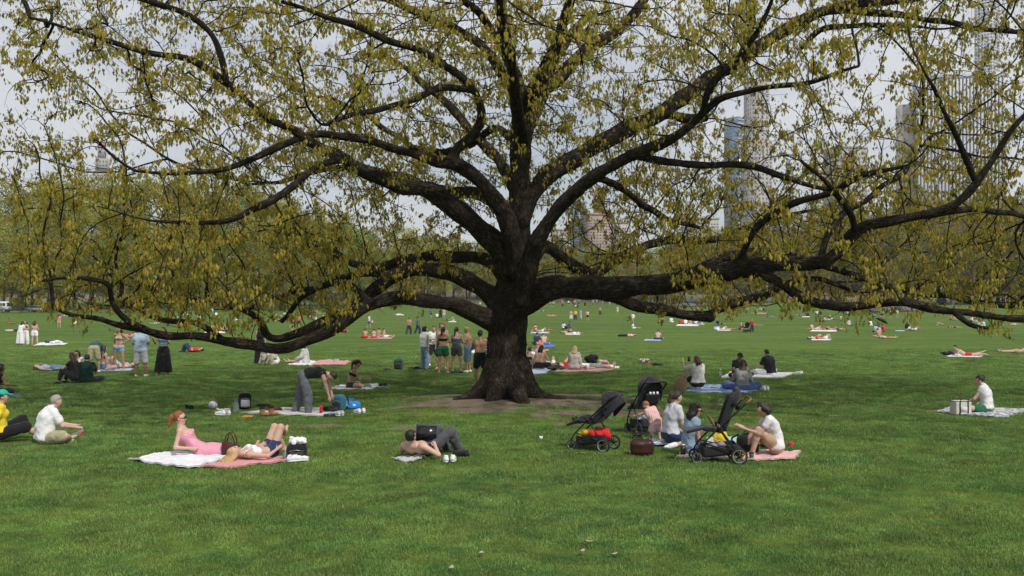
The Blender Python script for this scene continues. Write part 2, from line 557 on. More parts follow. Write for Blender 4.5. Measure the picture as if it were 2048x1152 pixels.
for k in range(6):
    rs = np.random.default_rng(50 + k)
    nb = 230
    rr = .21 * np.sqrt(rs.random(nb)); aa = rs.random(nb) * 6.283
    bx, by = rr * np.cos(aa), rr * np.sin(aa)
    hgt = rs.uniform(.018, .043, nb) * (1.1 - .4 * rr / .21)
    wd = rs.uniform(.0022, .0042, nb)
    fa = rs.random(nb) * 6.283; la = rs.random(nb) * 6.283; ln = rs.uniform(.1, .9, nb) * hgt
    dx, dy = np.cos(fa) * wd, np.sin(fa) * wd
    lx, ly = np.cos(la) * ln, np.sin(la) * ln
    z0 = np.full(nb, -.012)
    V = np.stack([np.stack([bx - dx, by - dy, z0], 1), np.stack([bx + dx, by + dy, z0], 1),
                  np.stack([bx + dx * .8 + lx * .35, by + dy * .8 + ly * .35, hgt * .6], 1),
                  np.stack([bx - dx * .8 + lx * .35, by - dy * .8 + ly * .35, hgt * .6], 1),
                  np.stack([bx + lx, by + ly, hgt], 1)], 1).reshape(-1, 3)
    o5 = np.arange(nb)[:, None] * 5
    me = mesh_np('tuft', V, [o5 + np.array([[0, 1, 2, 3]]), o5 + np.array([[3, 2, 4]])], M_BLADE, smooth=False)
    sa = me.attributes.new('shade', 'FLOAT', 'POINT')
    sa.data.foreach_set('value', np.repeat(rs.random(nb), 5).astype(np.float32))
    tufts.objects.link(bpy.data.objects.new('tuft', me))
KEEP_OFF = []      # cloth lying on the lawn: (4,2) outlines
PRESSED = []       # where people sit or lie: (x, y, radius)

# ---- path round the far side of the meadow
def strip(name, line, half, m, lift):
    line = np.asarray(line, float)
    t = np.linspace(0, len(line) - 1, 90)
    x = np.interp(t, range(len(line)), line[:, 0]); y = np.interp(t, range(len(line)), line[:, 1])
    tx, ty = np.gradient(x), np.gradient(y); L = np.hypot(tx, ty)
    nxx, nyy = -ty / L, tx / L
    rows = []
    for k in np.linspace(-half, half, 5):
        xx, yy = x + nxx * k, y + nyy * k
        rows.append(np.stack([xx, yy, G(xx, yy) + lift], 1))
    v = np.stack(rows, 1).reshape(-1, 3)
    i = (np.arange(89)[:, None] * 5 + np.arange(4)).ravel()
    return tag(obj(name, mesh_np(name, v, np.stack([i, i + 5, i + 6, i + 1], 1), m)), kind='structure')
M_PATH = mat('path_asphalt', (.20, .19, .175), .95, .15, .8)
PATH = [(-170, 226), (-130, 229), (-95, 236), (-60, 300), (-35, 322), (0, 326), (60, 330), (110, 330), (150, 330)]
path = strip('path', PATH, 3.4, M_PATH, .06)

# ================================================================== THE OAK
DT = TY
# traced limbs: (px, py, depth offset from the trunk in metres, half width in photograph pixels)
LIMBS = [
 # trunk and leader
 [(1012,806,0,52),(1012,780,0,47),(1013,752,0,42.5),(1014,720,0,40.5),(1014,690,0,37),(1016,655,0,36),(1019,620,0,36),(1024,580,0,33),(1032,530,0,29),(1037,480,0,26),(1038,420,0,23),(1039,360,0,21.5),(1041,300,0,20.5),(1042,250,0,20.5),(1040,205,0,19.5),(1026,150,.2,15.5),(1012,90,.5,13.5),(1004,30,.8,12),(995,-40,1,12),(985,-140,1.3,8),(980,-230,1.5,4)],
 # roots
 [(995,735,-.1,26),(968,776,-.3,19),(930,796,-.5,10),(880,805,-.7,4)],
 [(1035,735,-.1,26),(1058,776,-.2,19),(1095,795,-.3,10),(1150,804,-.4,4)],
 [(1000,765,-.4,24),(985,795,-.8,15),(970,812,-1.1,6)],
 [(1030,765,-.6,24),(1040,796,-1.1,17),(1052,810,-1.4,10)],
 [(1015,740,.5,28),(1005,775,1.1,22),(990,790,1.7,12)],
 # L1 lowest left
 [(1005,650,0,30),(965,634,-.3,25),(905,610,-.7,20),(850,598,-1.1,18),(785,597,-1.5,17),(740,612,-1.8,17),(690,640,-2.1,16.5),(640,668,-2.4,16),(590,690,-2.6,15.5),(540,698,-2.8,14.5),(490,691,-2.9,13.5),(430,678,-3.0,12.5),(380,670,-3.0,11.5),(320,668,-3.0,10),(260,656,-2.9,8),(200,640,-2.7,6),(150,628,-2.5,4.5),(105,618,-2.3,3)],
 [(300,664,-3,8),(255,640,-3.2,7),(228,610,-3.4,6.5),(212,570,-3.6,6),(168,556,-3.8,5),(110,556,-4,3.5),(60,562,-4.1,2.5)],
 [(440,676,-3,8),(400,650,-2.6,7),(345,640,-2.2,6),(285,628,-1.8,5),(240,600,-1.4,4)],
 # L1b
 [(1000,610,0,28),(965,578,.2,24),(915,550,.6,21),(860,538,1.0,20),(808,546,1.3,19),(760,572,1.5,17),(710,608,1.6,16),(660,640,1.6,14.5),(605,664,1.5,13),(560,678,1.4,11),(535,668,1.3,9),(520,640,1.3,8),(485,622,1.4,6),(440,610,1.6,4.5),(400,600,1.8,3)],
 [(790,556,1.3,9),(730,545,1.8,8.5),(690,556,2.2,8),(640,575,2.6,7),(590,580,3.0,6),(540,600,3.4,5),(500,620,3.7,3.5)],
 [(735,600,-1.8,9),(700,570,-1.4,8),(655,570,-1,7),(600,600,-.6,6),(560,640,-.3,5)],
 # L2 behind
 [(1015,560,.6,24),(985,525,1.4,18),(935,512,2.2,16),(870,514,3.0,15),(800,522,3.8,13),(745,535,4.4,11),(690,520,5,9),(640,490,5.6,7),(590,470,6.2,5),(530,460,6.8,3)],
 # L3 great left limb
 [(1020,540,-.3,32),(995,490,-.7,30),(955,452,-1.1,28),(905,412,-1.6,25),(850,382,-2.0,22),(800,370,-2.4,20),(740,345,-2.9,17.5),(690,318,-3.3,15.5),(640,298,-3.6,13.5),(590,262,-3.9,11.5),(535,235,-4.1,10.5),(490,195,-4.3,9.5),(440,158,-4.5,9),(385,122,-4.7,8),(310,106,-4.9,7),(225,85,-5.1,5.5),(140,60,-5.3,4),(60,35,-5.5,3)],
 [(452,165,-4.5,8),(444,118,-4.6,7.5),(425,74,-4.7,7),(382,36,-4.8,6.5),(330,12,-4.9,6),(270,-10,-5,5),(200,-30,-5.2,3)],
 [(690,318,-3.3,11),(640,330,-3.8,10),(590,372,-4.2,9),(540,402,-4.6,9),(500,420,-5,8),(450,440,-5.3,6),(380,450,-5.6,4.5),(300,440,-5.9,3)],
 # L4
 [(1036,540,-.8,26),(1022,470,-1.2,24),(1004,415,-1.5,22),(975,375,-1.8,20),(940,345,-2.0,19),(905,326,-2.1,17),(868,325,-2.3,14),(820,308,-2.6,12.5),(765,286,-2.9,11.5),(705,273,-3.2,11),(640,270,-3.6,10),(570,288,-4,8),(505,318,-4.3,7),(430,340,-4.6,5.5),(360,350,-4.9,4),(290,345,-5.1,3)],
 [(905,326,-2.1,15),(912,300,-2.2,14),(942,272,-2.3,12.5),(966,240,-2.5,12),(962,205,-2.7,11),(935,170,-3,11),(895,135,-3.3,10.5),(850,106,-3.6,10),(800,86,-3.9,9.5),(745,66,-4.2,8),(690,48,-4.5,7),(630,26,-4.8,5.5),(560,0,-5.1,4)],
 [(940,180,-3,8),(880,176,-3.4,8),(830,196,-3.8,7.5),(770,215,-4.2,7),(705,232,-4.6,6),(650,250,-5,4)],
 # L5 behind L3
 [(1032,470,.6,18),(1000,420,1.4,17),(965,392,2.0,16),(915,384,2.7,15),(860,374,3.3,13),(795,352,4,11),(730,338,4.7,9),(650,340,5.4,7),(570,360,6.1,5),(490,370,6.8,3)],
 [(1035,300,.6,11),(1000,258,1.6,10),(955,278,2.4,9.5),(905,300,3.2,9),(850,304,4,8),(790,270,4.8,6.5),(720,225,5.6,5),(650,190,6.3,3)],
 # upper left leaders
 [(1036,215,.2,15),(1010,160,.9,14),(985,112,1.6,13),(940,76,2.4,12),(890,50,3.2,11),(840,28,4,10),(780,3,4.8,8.5),(700,-25,5.6,6),(620,-40,6.4,4)],
 [(1018,120,.4,10),(985,60,-.4,10),(950,20,-1.2,9),(905,-20,-2,8),(840,-60,-2.8,6),(760,-90,-3.6,4)],
 # right leaders
 [(1043,240,-.1,22),(1062,190,-.4,20),(1090,140,-.8,18),(1115,85,-1.2,15.5),(1132,35,-1.6,13.5),(1145,-20,-2,12),(1165,-90,-2.5,8),(1190,-170,-3,4)],
 [(1070,190,.1,19),(1110,160,.7,18),(1150,122,1.3,17.5),(1200,84,2,16),(1250,44,2.7,13.5),(1290,0,3.4,12),(1330,-60,4.1,9),(1380,-120,4.8,5)],
 # R1 great right limb
 [(1035,600,-.2,40),(1070,588,-.5,31),(1115,575,-.9,26),(1175,574,-1.3,24.5),(1240,575,-1.7,24),(1310,572,-2.1,23),(1380,558,-2.5,22.5),(1440,545,-2.8,22),(1500,531,-3.1,19),(1560,526,-3.4,17),(1610,529,-3.6,16),(1650,519,-3.8,15.5),(1688,487,-4,14),(1730,456,-4.2,13),(1790,442,-4.4,11.5),(1850,432,-4.6,10.5),(1900,409,-4.8,9.5),(1948,366,-5,9),(1985,325,-5.1,8),(2020,270,-5.2,6.5),(2060,225,-5.3,5),(2110,180,-5.4,3)],
 [(1455,545,-2.8,17),(1515,546,-3.2,15),(1568,570,-3.6,14),(1622,600,-4,13.5),(1690,615,-4.4,13),(1760,608,-4.8,12.5),(1830,607,-5.2,12),(1900,620,-5.5,11),(1980,632,-5.8,10),(2060,642,-6,9),(2150,640,-6.2,6),(2230,620,-6.4,3)],
 [(1365,560,-2.3,15),(1425,524,-1.7,13),(1485,505,-1.1,12),(1545,508,-.5,11),(1610,520,.1,9.5),(1680,542,.7,8.5),(1760,568,1.3,8),(1850,588,1.9,7),(1950,602,2.5,6),(2050,618,3,4)],
 [(1470,540,-2.9,10),(1500,480,-3.4,9.5),(1530,440,-3.8,9),(1585,410,-4.2,8.5),(1650,385,-4.6,8),(1700,362,-5,7),(1750,345,-5.4,6),(1815,335,-5.8,4)],
 [(1640,522,-3.7,9),(1655,470,-3.3,8),(1682,436,-2.9,7.5),(1722,408,-2.5,7),(1765,370,-2.1,6),(1810,340,-1.7,5),(1850,290,-1.3,3)],
 [(1712,468,-4.1,8),(1700,425,-4.6,7),(1672,385,-5,6.5),(1640,358,-5.4,5),(1600,320,-5.8,3.5)],
 [(1950,362,-5,7),(1925,300,-5.3,6.5),(1905,255,-5.6,6),(1880,200,-5.9,5),(1850,150,-6.2,3)],
 [(1850,432,-4.6,8),(1930,418,-4.2,7.5),(2000,425,-3.8,6.5),(2070,440,-3.4,5)],
 [(1905,622,-5.5,7),(1940,648,-5.8,6),(1975,655,-6,3.5)],
 # R2 drooping limb with a sawn end
 [(1180,580,-.6,19),(1245,600,-.2,16),(1310,618,.2,14.5),(1370,631,.6,14),(1418,636,.9,13.5)],
 [(1405,634,.8,9),(1432,622,.9,11),(1465,608,1,11.5),(1500,596,1.1,12),(1540,590,1,10),(1580,566,.8,8),(1640,560,.6,6),(1710,580,.5,4)],
 # R3
 [(1045,600,-.8,26),(1055,545,-1.2,24),(1072,490,-1.6,22),(1108,428,-2,19.5),(1150,384,-2.4,17.5),(1200,345,-2.8,16.5),(1250,316,-3.2,16),(1310,292,-3.6,15),(1365,266,-4,13),(1398,232,-4.3,11),(1412,190,-4.6,9.5),(1442,148,-4.9,8.5),(1492,100,-5.2,7),(1520,60,-5.5,5.5),(1540,0,-5.8,4)],
 [(1270,312,-3.3,10),(1335,325,-3.6,9),(1405,328,-3.9,8.5),(1500,330,-4.2,8),(1560,355,-4.5,7),(1615,372,-4.8,6),(1690,380,-5.1,4)],
 [(1400,232,-4.3,8),(1440,200,-4.6,7.5),(1500,180,-4.9,6.5),(1570,168,-5.2,6),(1640,160,-5.5,5),(1720,135,-5.8,3.5)],
 [(1190,352,-2.7,9),(1235,372,-2.2,9),(1275,400,-1.7,9.5),(1300,420,-1.2,8),(1340,440,-.7,6),(1400,455,-.2,4)],
 # R4 thick climbing limb
 [(1043,440,-.2,24),(1062,395,.0,23),(1095,352,.3,23),(1140,320,.6,23),(1185,298,.9,23),(1240,266,1.2,22),(1300,236,1.5,21),(1360,200,1.8,20),(1420,156,2.1,19),(1490,112,2.4,18),(1550,72,2.7,16.5),(1610,38,3,15),(1655,20,3.2,13),(1720,8,3.4,10.5),(1800,0,3.6,8),(1880,-10,3.8,5),(1960,-30,4,3)],
 [(1635,25,3.1,10),(1700,22,2.7,9),(1780,26,2.3,8),(1860,40,1.9,7),(1945,56,1.5,6),(2050,62,1.1,5),(2140,60,.7,3)],
 [(1330,225,1.7,14),(1375,238,1.3,13),(1410,236,1.0,12)],
 [(1480,118,2.4,9),(1500,60,2.9,8.5),(1505,10,3.4,8),(1500,-60,3.9,5)],
 [(1600,100,2.5,4),(1640,62,2.2,7),(1700,52,1.8,6.5),(1790,48,1.4,5),(1860,60,1,3)],
 # R5 behind
 [(1062,520,.6,20),(1090,492,1.2,17),(1122,512,1.8,16.5),(1155,540,2.4,15),(1192,545,3,14),(1240,516,3.6,12.5),(1300,490,4.2,12),(1360,478,4.8,11),(1430,480,5.4,9),(1500,455,6,7),(1580,430,6.6,5),(1660,420,7.2,3)],
 # limbs over the camera side and the far side, mostly above the frame
 [(1045,280,-.4,18),(1035,210,-2,16),(1020,120,-3.6,14),(1000,0,-5.2,12),(970,-160,-6.8,9),(930,-330,-8.2,5)],
 [(1042,320,.4,18),(1060,250,2,16),(1085,190,3.6,14),(1110,120,5.2,12),(1150,60,6.8,9),(1190,20,8.4,5)],
 [(1038,400,.4,17),(1010,340,2,15),(960,280,3.6,13),(900,215,5.2,11),(840,160,6.8,8),(770,110,8.2,4)],
]
def catmull(pts, step):
    pts = np.asarray(pts, float)
    q = np.vstack([2 * pts[0] - pts[1], pts, 2 * pts[-1] - pts[-2]])
    out = []
    for i in range(1, len(q) - 2):
        L = np.linalg.norm(q[i + 1, :3] - q[i, :3])
        k = max(2, int(math.ceil(L / step)))
        t = np.linspace(0, 1, k, endpoint=False)[:, None]
        p0, p1, p2, p3 = q[i - 1], q[i], q[i + 1], q[i + 2]
        out.append(.5 * ((2 * p1) + (-p0 + p2) * t + (2 * p0 - 5 * p1 + 4 * p2 - p3) * t ** 2 + (-p0 + 3 * p1 - 3 * p2 + p3) * t ** 3))
    out.append(pts[-1:])
    return np.concatenate(out)
limb3d = []
R1I = next(i for i, L in enumerate(LIMBS) if L[0] == (1035,600,-.2,40))
for li, L in enumerate(LIMBS):
    a = []
    for (px, py, do, rp) in L:
        d = DT + do
        p = P(px, py, d)
        if li > 5: rp *= (.92 if li == R1I else .77) if rp > 9 else .88
        a.append((p[0], p[1], p[2], rp * d / F))
    a = np.array(a)
    c = catmull(a, .16 if li else .12)
    c[:, 3] = np.maximum(c[:, 3], .012)
    # gnarled: wander a little and swell
    rs = np.random.default_rng(900 + li)
    s = np.arange(len(c)) * .16
    if li > 5:
        ph = rs.random(6) * 6.28
        w = np.stack([np.sin(s * 1.7 + ph[0]) + .6 * np.sin(s * 3.9 + ph[1]), np.sin(s * 1.5 + ph[2]) + .6 * np.sin(s * 3.3 + ph[3]), np.sin(s * 1.9 + ph[4]) + .6 * np.sin(s * 4.3 + ph[5])], 1)
        c[:, :3] += w * (.028 * np.clip(s / 2, 0, 1))[:, None]
    c[:, 3] *= 1 + .07 * np.sin(s * 2.7 + li) + .05 * np.sin(s * 6.1 + 2 * li)
    limb3d.append(c)

def frames(p):
    tg = np.gradient(p, axis=0); tg /= np.linalg.norm(tg, axis=1)[:, None] + 1e-9
    n = np.zeros_like(p); ref = np.array([.31, .87, .38]); v = np.cross(tg[0], ref); v /= np.linalg.norm(v)
    for i in range(len(p)):
        v = v - tg[i] * (v @ tg[i]); v /= np.linalg.norm(v) + 1e-9
        n[i] = v
    return tg, n, np.cross(tg, n)

# ---- thick wood as one blended surface
H_W = .062
thick = []
for li, c in enumerate(limb3d):
    k = np.where(c[:, 3] > .085)[0]
    last = k[-1] if len(k) else 0
    thick.append(last if last > 2 else 0)
segs = []
for li, c in enumerate(limb3d):
    tg, n1, n2 = frames(c[:, :3]); acc = np.concatenate([[0], np.cumsum(np.linalg.norm(np.diff(c[:, :3], axis=0), axis=1))])
    for i in range(0, thick[li]):
        segs.append((c[i, :3], c[i + 1, :3], c[i, 3], c[i + 1, 3], n1[i], n2[i], tg[i], acc[i], li))
allp = np.concatenate([c[:t + 1, :3] for c, t in zip(limb3d, thick) if t])
allr = .9
W = Field(allp.min(0) - allr * .5, allp.max(0) + allr * .5, H_W, far=.5)
own = np.full(W.n, -1, np.int16); best = np.full(W.n, 9., np.float32)
for li in range(len(limb3d)):
    ss = [(si, q) for si, q in enumerate(segs) if q[8] == li]
    if not ss: continue
    kk = .14 if li < 6 else .08
    pa = np.array([q[0] for _, q in ss] + [q[1] for _, q in ss]); mr = max(q[2] for _, q in ss) + kk + 2 * H_W
    j0, j1 = W.sl(pa.min(0) - mr, pa.max(0) + mr)
    loc_ = np.full(j1 - j0, 9., np.float32)                 # one limb: plain union, no swelling
    for si, (a, b, ra, rb, *_r) in ss:
        m = max(ra, rb) + kk + 2 * H_W
        i0, i1 = W.sl(np.minimum(a, b) - m, np.maximum(a, b) + m)
        X, Y, Z = W.grid(i0, i1)
        ab = b - a; LL = float(ab @ ab) + 1e-9
        t = np.clip(((X - a[0]) * ab[0] + (Y - a[1]) * ab[1] + (Z - a[2]) * ab[2]) / LL, 0, 1)
        d = np.sqrt((X - a[0] - t * ab[0]) ** 2 + (Y - a[1] - t * ab[1]) ** 2 + (Z - a[2] - t * ab[2]) ** 2) - (ra + t * (rb - ra))
        sl = (slice(i0[0], i1[0]), slice(i0[1], i1[1]), slice(i0[2], i1[2]))
        l2 = (slice(i0[0] - j0[0], i1[0] - j0[0]), slice(i0[1] - j0[1], i1[1] - j0[1]), slice(i0[2] - j0[2], i1[2] - j0[2]))
        bt = best[sl]; mk = d < bt
        own[sl] = np.where(mk, si, own[sl]); best[sl] = np.where(mk, d, bt)
        loc_[l2] = np.minimum(loc_[l2], d)
    W._put(j0, j1, loc_, kk)
WV, WQ = W.surf()
ci = np.clip(np.round((WV - W.lo) / H_W).astype(int), 0, W.n - 1)
so = own[ci[:, 0], ci[:, 1], ci[:, 2]]
SA = np.array([s[0] for s in segs]); N1 = np.array([s[4] for s in segs]); N2 = np.array([s[5] for s in segs]); TG = np.array([s[6] for s in segs])
AC = np.array([s[7] for s in segs]); LI = np.array([s[8] for s in segs])
rel = WV - SA[so]
bark = np.stack([(rel * N1[so]).sum(1), (rel * N2[so]).sum(1), AC[so] + (rel * TG[so]).sum(1)], 1)
# furrowed relief on the trunk itself
nv = np.zeros_like(WV)
e1, e2 = WV[WQ[:, 2]] - WV[WQ[:, 0]], WV[WQ[:, 3]] - WV[WQ[:, 1]]
fn = np.cross(e1, e2)
for k in range(4): np.add.at(nv, WQ[:, k], fn)
nv /= np.linalg.norm(nv, axis=1)[:, None] + 1e-9
ang = np.arctan2(bark[:, 1], bark[:, 0])
rad = np.hypot(bark[:, 0], bark[:, 1])
rough = (fbm(ang * 5.0, bark[:, 2] * .8, 5, 2) - .5) * .085 * np.clip(rad / .5, .15, 1.2) + (fbm(ang * 11, bark[:, 2] * 1.6, 15, 2) - .5) * .05 * np.clip(rad / .45, .2, 1)
WV = WV + nv * rough[:, None]

# ---- bark material
def bark_material(name, dark, light, moss=.0):
    m, n, l, b = new_mat(name)
    at = n.new('ShaderNodeAttribute'); at.attribute_name = 'bark'
    mp = n.new('ShaderNodeMapping'); mp.inputs['Scale'].default_value = (1, 1, .22)
    l.new(at.outputs['Vector'], mp.inputs['Vector'])
    z = n.new('ShaderNodeTexNoise'); z.inputs['Scale'].default_value = 26; z.inputs['Detail'].default_value = 6; z.inputs['Roughness'].default_value = .65
    l.new(mp.outputs[0], z.inputs['Vector'])
    vo = n.new('ShaderNodeTexVoronoi'); vo.feature = 'DISTANCE_TO_EDGE'; vo.inputs['Scale'].default_value = 19
    dz = n.new('ShaderNodeVectorMath'); dz.operation = 'MULTIPLY_ADD'
    dz.inputs[1].default_value = (.10, .10, .10)
    l.new(z.outputs['Color'], dz.inputs[0]); l.new(mp.outputs[0], dz.inputs[2]); l.new(dz.outputs[0], vo.inputs['Vector'])
    cr = n.new('ShaderNodeValToRGB')
    cr.color_ramp.elements[0].position = .0; cr.color_ramp.elements[0].color = (*[c * .35 for c in dark], 1)
    cr.color_ramp.elements[1].position = .55; cr.color_ramp.elements[1].color = (*light, 1)
    e = cr.color_ramp.elements.new(.16); e.color = (*dark, 1)
    l.new(vo.outputs['Distance'], cr.inputs['Fac'])
    cl = n.new('ShaderNodeValToRGB')
    cl.color_ramp.elements[0].position = .34; cl.color_ramp.elements[0].color = (.55, .52, .5, 1)
    cl.color_ramp.elements[1].position = .68; cl.color_ramp.elements[1].color = (1.35, 1.3, 1.22, 1)
    z2 = n.new('ShaderNodeTexNoise'); z2.inputs['Scale'].default_value = 3.2; z2.inputs['Detail'].default_value = 5
    l.new(at.outputs['Vector'], z2.inputs['Vector']); l.new(z2.outputs['Fac'], cl.inputs['Fac'])
    mu = n.new('ShaderNodeMix'); mu.data_type = 'RGBA'; mu.blend_type = 'MULTIPLY'; mu.inputs[0].default_value = 1
    l.new(cr.outputs[0], mu.inputs[6]); l.new(cl.outputs[0], mu.inputs[7])
    lz = n.new('ShaderNodeTexNoise'); lz.inputs['Scale'].default_value = 4.5; lz.inputs['Detail'].default_value = 8; lz.inputs['Roughness'].default_value = .7
    l.new(at.outputs['Vector'], lz.inputs['Vector'])
    lr = n.new('ShaderNodeValToRGB'); lr.color_ramp.elements[0].position = .58; lr.color_ramp.elements[0].color = (0, 0, 0, 1)
    lr.color_ramp.elements[1].position = .72; lr.color_ramp.elements[1].color = (.6, .6, .6, 1)
    l.new(lz.outputs['Fac'], lr.inputs['Fac'])
    lm = n.new('ShaderNodeMix'); lm.data_type = 'RGBA'; lm.inputs[7].default_value = (.17, .165, .135, 1)
    l.new(lr.outputs[0], lm.inputs[0]); l.new(mu.outputs[2], lm.inputs[6])
    l.new(lm.outputs[2], b.inputs['Base Color'])
    b.inputs['Roughness'].default_value = .95; b.inputs['Specular IOR Level'].default_value = .12
    bp = n.new('ShaderNodeBump'); bp.inputs['Distance'].default_value = .05; bp.inputs['Strength'].default_value = 1
    ad = n.new('ShaderNodeMath'); ad.operation = 'ADD'
    l.new(vo.outputs['Distance'], ad.inputs[0]); l.new(z.outputs['Fac'], ad.inputs[1])
    l.new(ad.outputs[0], bp.inputs['Height']); l.new(bp.outputs[0], b.inputs['Normal'])
    return m
M_BARK = bark_material('oak_bark', (.043, .035, .026), (.125, .105, .080))
M_TWIG = bark_material('oak_twig', (.036, .030, .024), (.090, .077, .060))

oak = tag(empty('oak_tree', (TX, TY, gz(TX, TY))), 'huge spreading oak with a dark thick trunk and yellow-green hanging spring catkins', 'tree')
OB = np.array(oak.location)
def with_bark(me, arr):
    a = me.attributes.new('bark', 'FLOAT_VECTOR', 'POINT'); a.data.foreach_set('vector', np.asarray(arr, np.float32).ravel())
    return me
obj('trunk', with_bark(mesh_np('trunk', WV - OB, WQ, M_BARK), bark), oak)

# ---- grow branches from the limbs towards foliage points
DENS = """5666677877776335
4566788867776336
3367888877754347
2357888877666358
4457888777777668
3257887678898878
4678898788899988
6888898778888888
6888898656776788
3688642001366677
0132100000000001""".split()
att = []
rs = np.random.default_rng(31)
for r in range(-5, 11):
    for c in range(-2, 19):
        if 0 <= r < 11 and 0 <= c < 16: v = int(DENS[r][c])
        elif r < 0: v = max(0, 6 + r) if 0 <= c < 17 else max(0, 4 + r)
        elif c >= 16: v = [6, 4, 2][c - 16] if r < 10 else 1
        else: v = 0
        if v == 0: continue
        if r < 0: v *= .8
        k = rs.poisson(v * 3.8)
        for _ in range(k):
            px, py = (c + rs.random()) * 128, (r + rs.random()) * 64
            xr = abs(px - 1015) / 1080
            dmax = 8.2 * math.sqrt(max(.12, 1 - min(xr, 1.05) ** 2 * .82))
            do = (rs.random() + rs.random() - 1) * dmax * 1.15 - .3
            core = math.exp(-((px - 1030) / 330) ** 2) * min(1, max(0, (py - 160) / 220))
            do = do * (1 - .45 * core) + 4.2 * core          # the middle is bare on the near side
            p = P(px, py, DT + do)
            if p[2] < 1.75: continue
            att.append(p)
att = np.array(att)
STEP = .27
nodes = []; par = []; prad = []; islimb = []
for li, c in enumerate(limb3d):
    if 1 <= li <= 5: continue
    k0 = 0
    idx = list(range(0, len(c), 2))
    if idx[-1] != len(c) - 1: idx.append(len(c) - 1)
    prev = -1
    for i in idx:
        nodes.append(c[i, :3]); par.append(prev); prad.append(c[i, 3]); islimb.append(True)
        prev = len(nodes) - 1
nodes = [np.array(q) for q in nodes]
NL = len(nodes)
NP_ = np.array(nodes)
# limb nodes low on the trunk do not sprout
ok = np.array([(prad[i] < .33) for i in range(NL)])
def dist2(a, b):
    return ((a[:, None, :] - b[None]) ** 2).sum(2)
live = np.ones(len(att), bool)
bd = np.full(len(att), 1e9); bi = np.full(len(att), -1)
for s0 in range(0, NL, 400):
    q = np.arange(s0, min(NL, s0 + 400)); q = q[ok[q]]
    if not len(q): continue
    D = dist2(att, NP_[q]); j = D.argmin(1); dv = D[np.arange(len(att)), j]
    u = dv < bd; bd[u] = dv[u]; bi[u] = q[j[u]]
gdir = {}
for it in range(46):
    act = np.where(live & (bd < 5.0 ** 2))[0]
    if not len(act): break
    src = bi[act]
    vec = att[act] - np.array(nodes)[src]
    vec /= np.linalg.norm(vec, axis=1)[:, None] + 1e-9
    us, inv = np.unique(src, return_inverse=True)
    sm = np.zeros((len(us), 3)); np.add.at(sm, inv, vec)
    newp, newi = [], []
    for k, s in enumerate(us):
        v = nrm(sm[k])
        pd = gdir.get(s)
        v = v + rs.normal(0, .30, 3) + (pd * .55 if pd is not None else 0)
        v[2] += .06
        if v[2] < 0: v[2] *= .62
        v = nrm(v)
        nodes.append(nodes[s] + v * STEP); par.append(int(s)); prad.append(0); islimb.append(False)
        gdir[len(nodes) - 1] = v
        newp.append(nodes[-1]); newi.append(len(nodes) - 1)
    newp = np.array(newp); newi = np.array(newi)
    D = dist2(att, newp); j = D.argmin(1); dv = D[np.arange(len(att)), j]
    u = dv < bd; bd[u] = dv[u]; bi[u] = newi[j[u]]
    live &= bd > .40 ** 2
NN = np.array(nodes); par = np.array(par); prad = np.array(prad, float)
n_all = len(NN)
kids = [[] for _ in range(n_all)]
for i in range(n_all):
    if par[i] >= 0: kids[par[i]].append(i)
rad2 = np.zeros(n_all)
for i in range(n_all - 1, NL - 1, -1):
    rad2[i] = max(rad2[i], .0105 ** 2.15) if not kids[i] else rad2[i] + .0
    if par[i] >= NL: rad2[par[i]] += rad2[i]
brad = np.where(np.arange(n_all) < NL, prad, np.minimum(rad2 ** (1 / 2.15), .095))
# ---- strips of branch
TV, TF, TB = [], [], []; tn = 0
def add_strip(p, r, v0=0., sides=None):
    global tn
    p = np.asarray(p); r = np.asarray(r)
    ns = sides or (10 if r.max() > .06 else 6 if r.max() > .028 else 4 if r.max() > .012 else 3)
    tg, a1_, a2_ = frames(p)
    an = np.linspace(0, 2 * math.pi, ns, endpoint=False)
    ca, sa = np.cos(an), np.sin(an)
    ring = r[:, None, None] * (ca[None, :, None] * a1_[:, None, :] + sa[None, :, None] * a2_[:, None, :])
    TV.append((p[:, None, :] + ring).reshape(-1, 3))
    acc = np.concatenate([[0], np.cumsum(np.linalg.norm(np.diff(p, axis=0), axis=1))]) + v0
    bk = np.zeros((len(p), ns, 3)); bk[:, :, 0] = r[:, None] * ca; bk[:, :, 1] = r[:, None] * sa; bk[:, :, 2] = acc[:, None]
    TB.append(bk.reshape(-1, 3))
    k = len(p)
    i = np.arange(k - 1)[:, None] * ns; j = np.arange(ns)[None]; j2 = (j + 1) % ns
    TF.append((np.stack([i + j, i + j2, i + ns + j2, i + ns + j], 2).reshape(-1, 4)) + tn)
    tn += k * ns
for li, c in enumerate(limb3d):                      # thin ends of the traced limbs
    s = max(0, thick[li] - 1)
    if 1 <= li <= 5: continue
    if len(c) - s > 2:
        cc = c[s:].copy(); cc[0, 3] *= .93
        add_strip(cc[:, :3], cc[:, 3], s * .16)
tips = []
done = np.zeros(n_all, bool)
order = [i for i in range(NL, n_all) if par[i] < NL]
stack = [(par[i], i) for i in order]
while stack:
    p0, i = stack.pop()
    chain = [i]
    while kids[chain[-1]]:
        ks = sorted(kids[chain[-1]], key=lambda q: -rad2[q])
        for q in ks[1:]: stack.append((chain[-1], q))
        chain.append(ks[0])
    pts = np.vstack([NN[p0], NN[chain]])
    rr = np.concatenate([[min(brad[p0], brad[chain[0]] * 1.25)], brad[chain]])
    rr[-1] *= .6
    if len(pts) >= 3:                                 # smooth the zig-zag
        sm = pts.copy(); sm[1:-1] = .25 * pts[:-2] + .5 * pts[1:-1] + .25 * pts[2:]
        pts = sm
    add_strip(pts, rr)
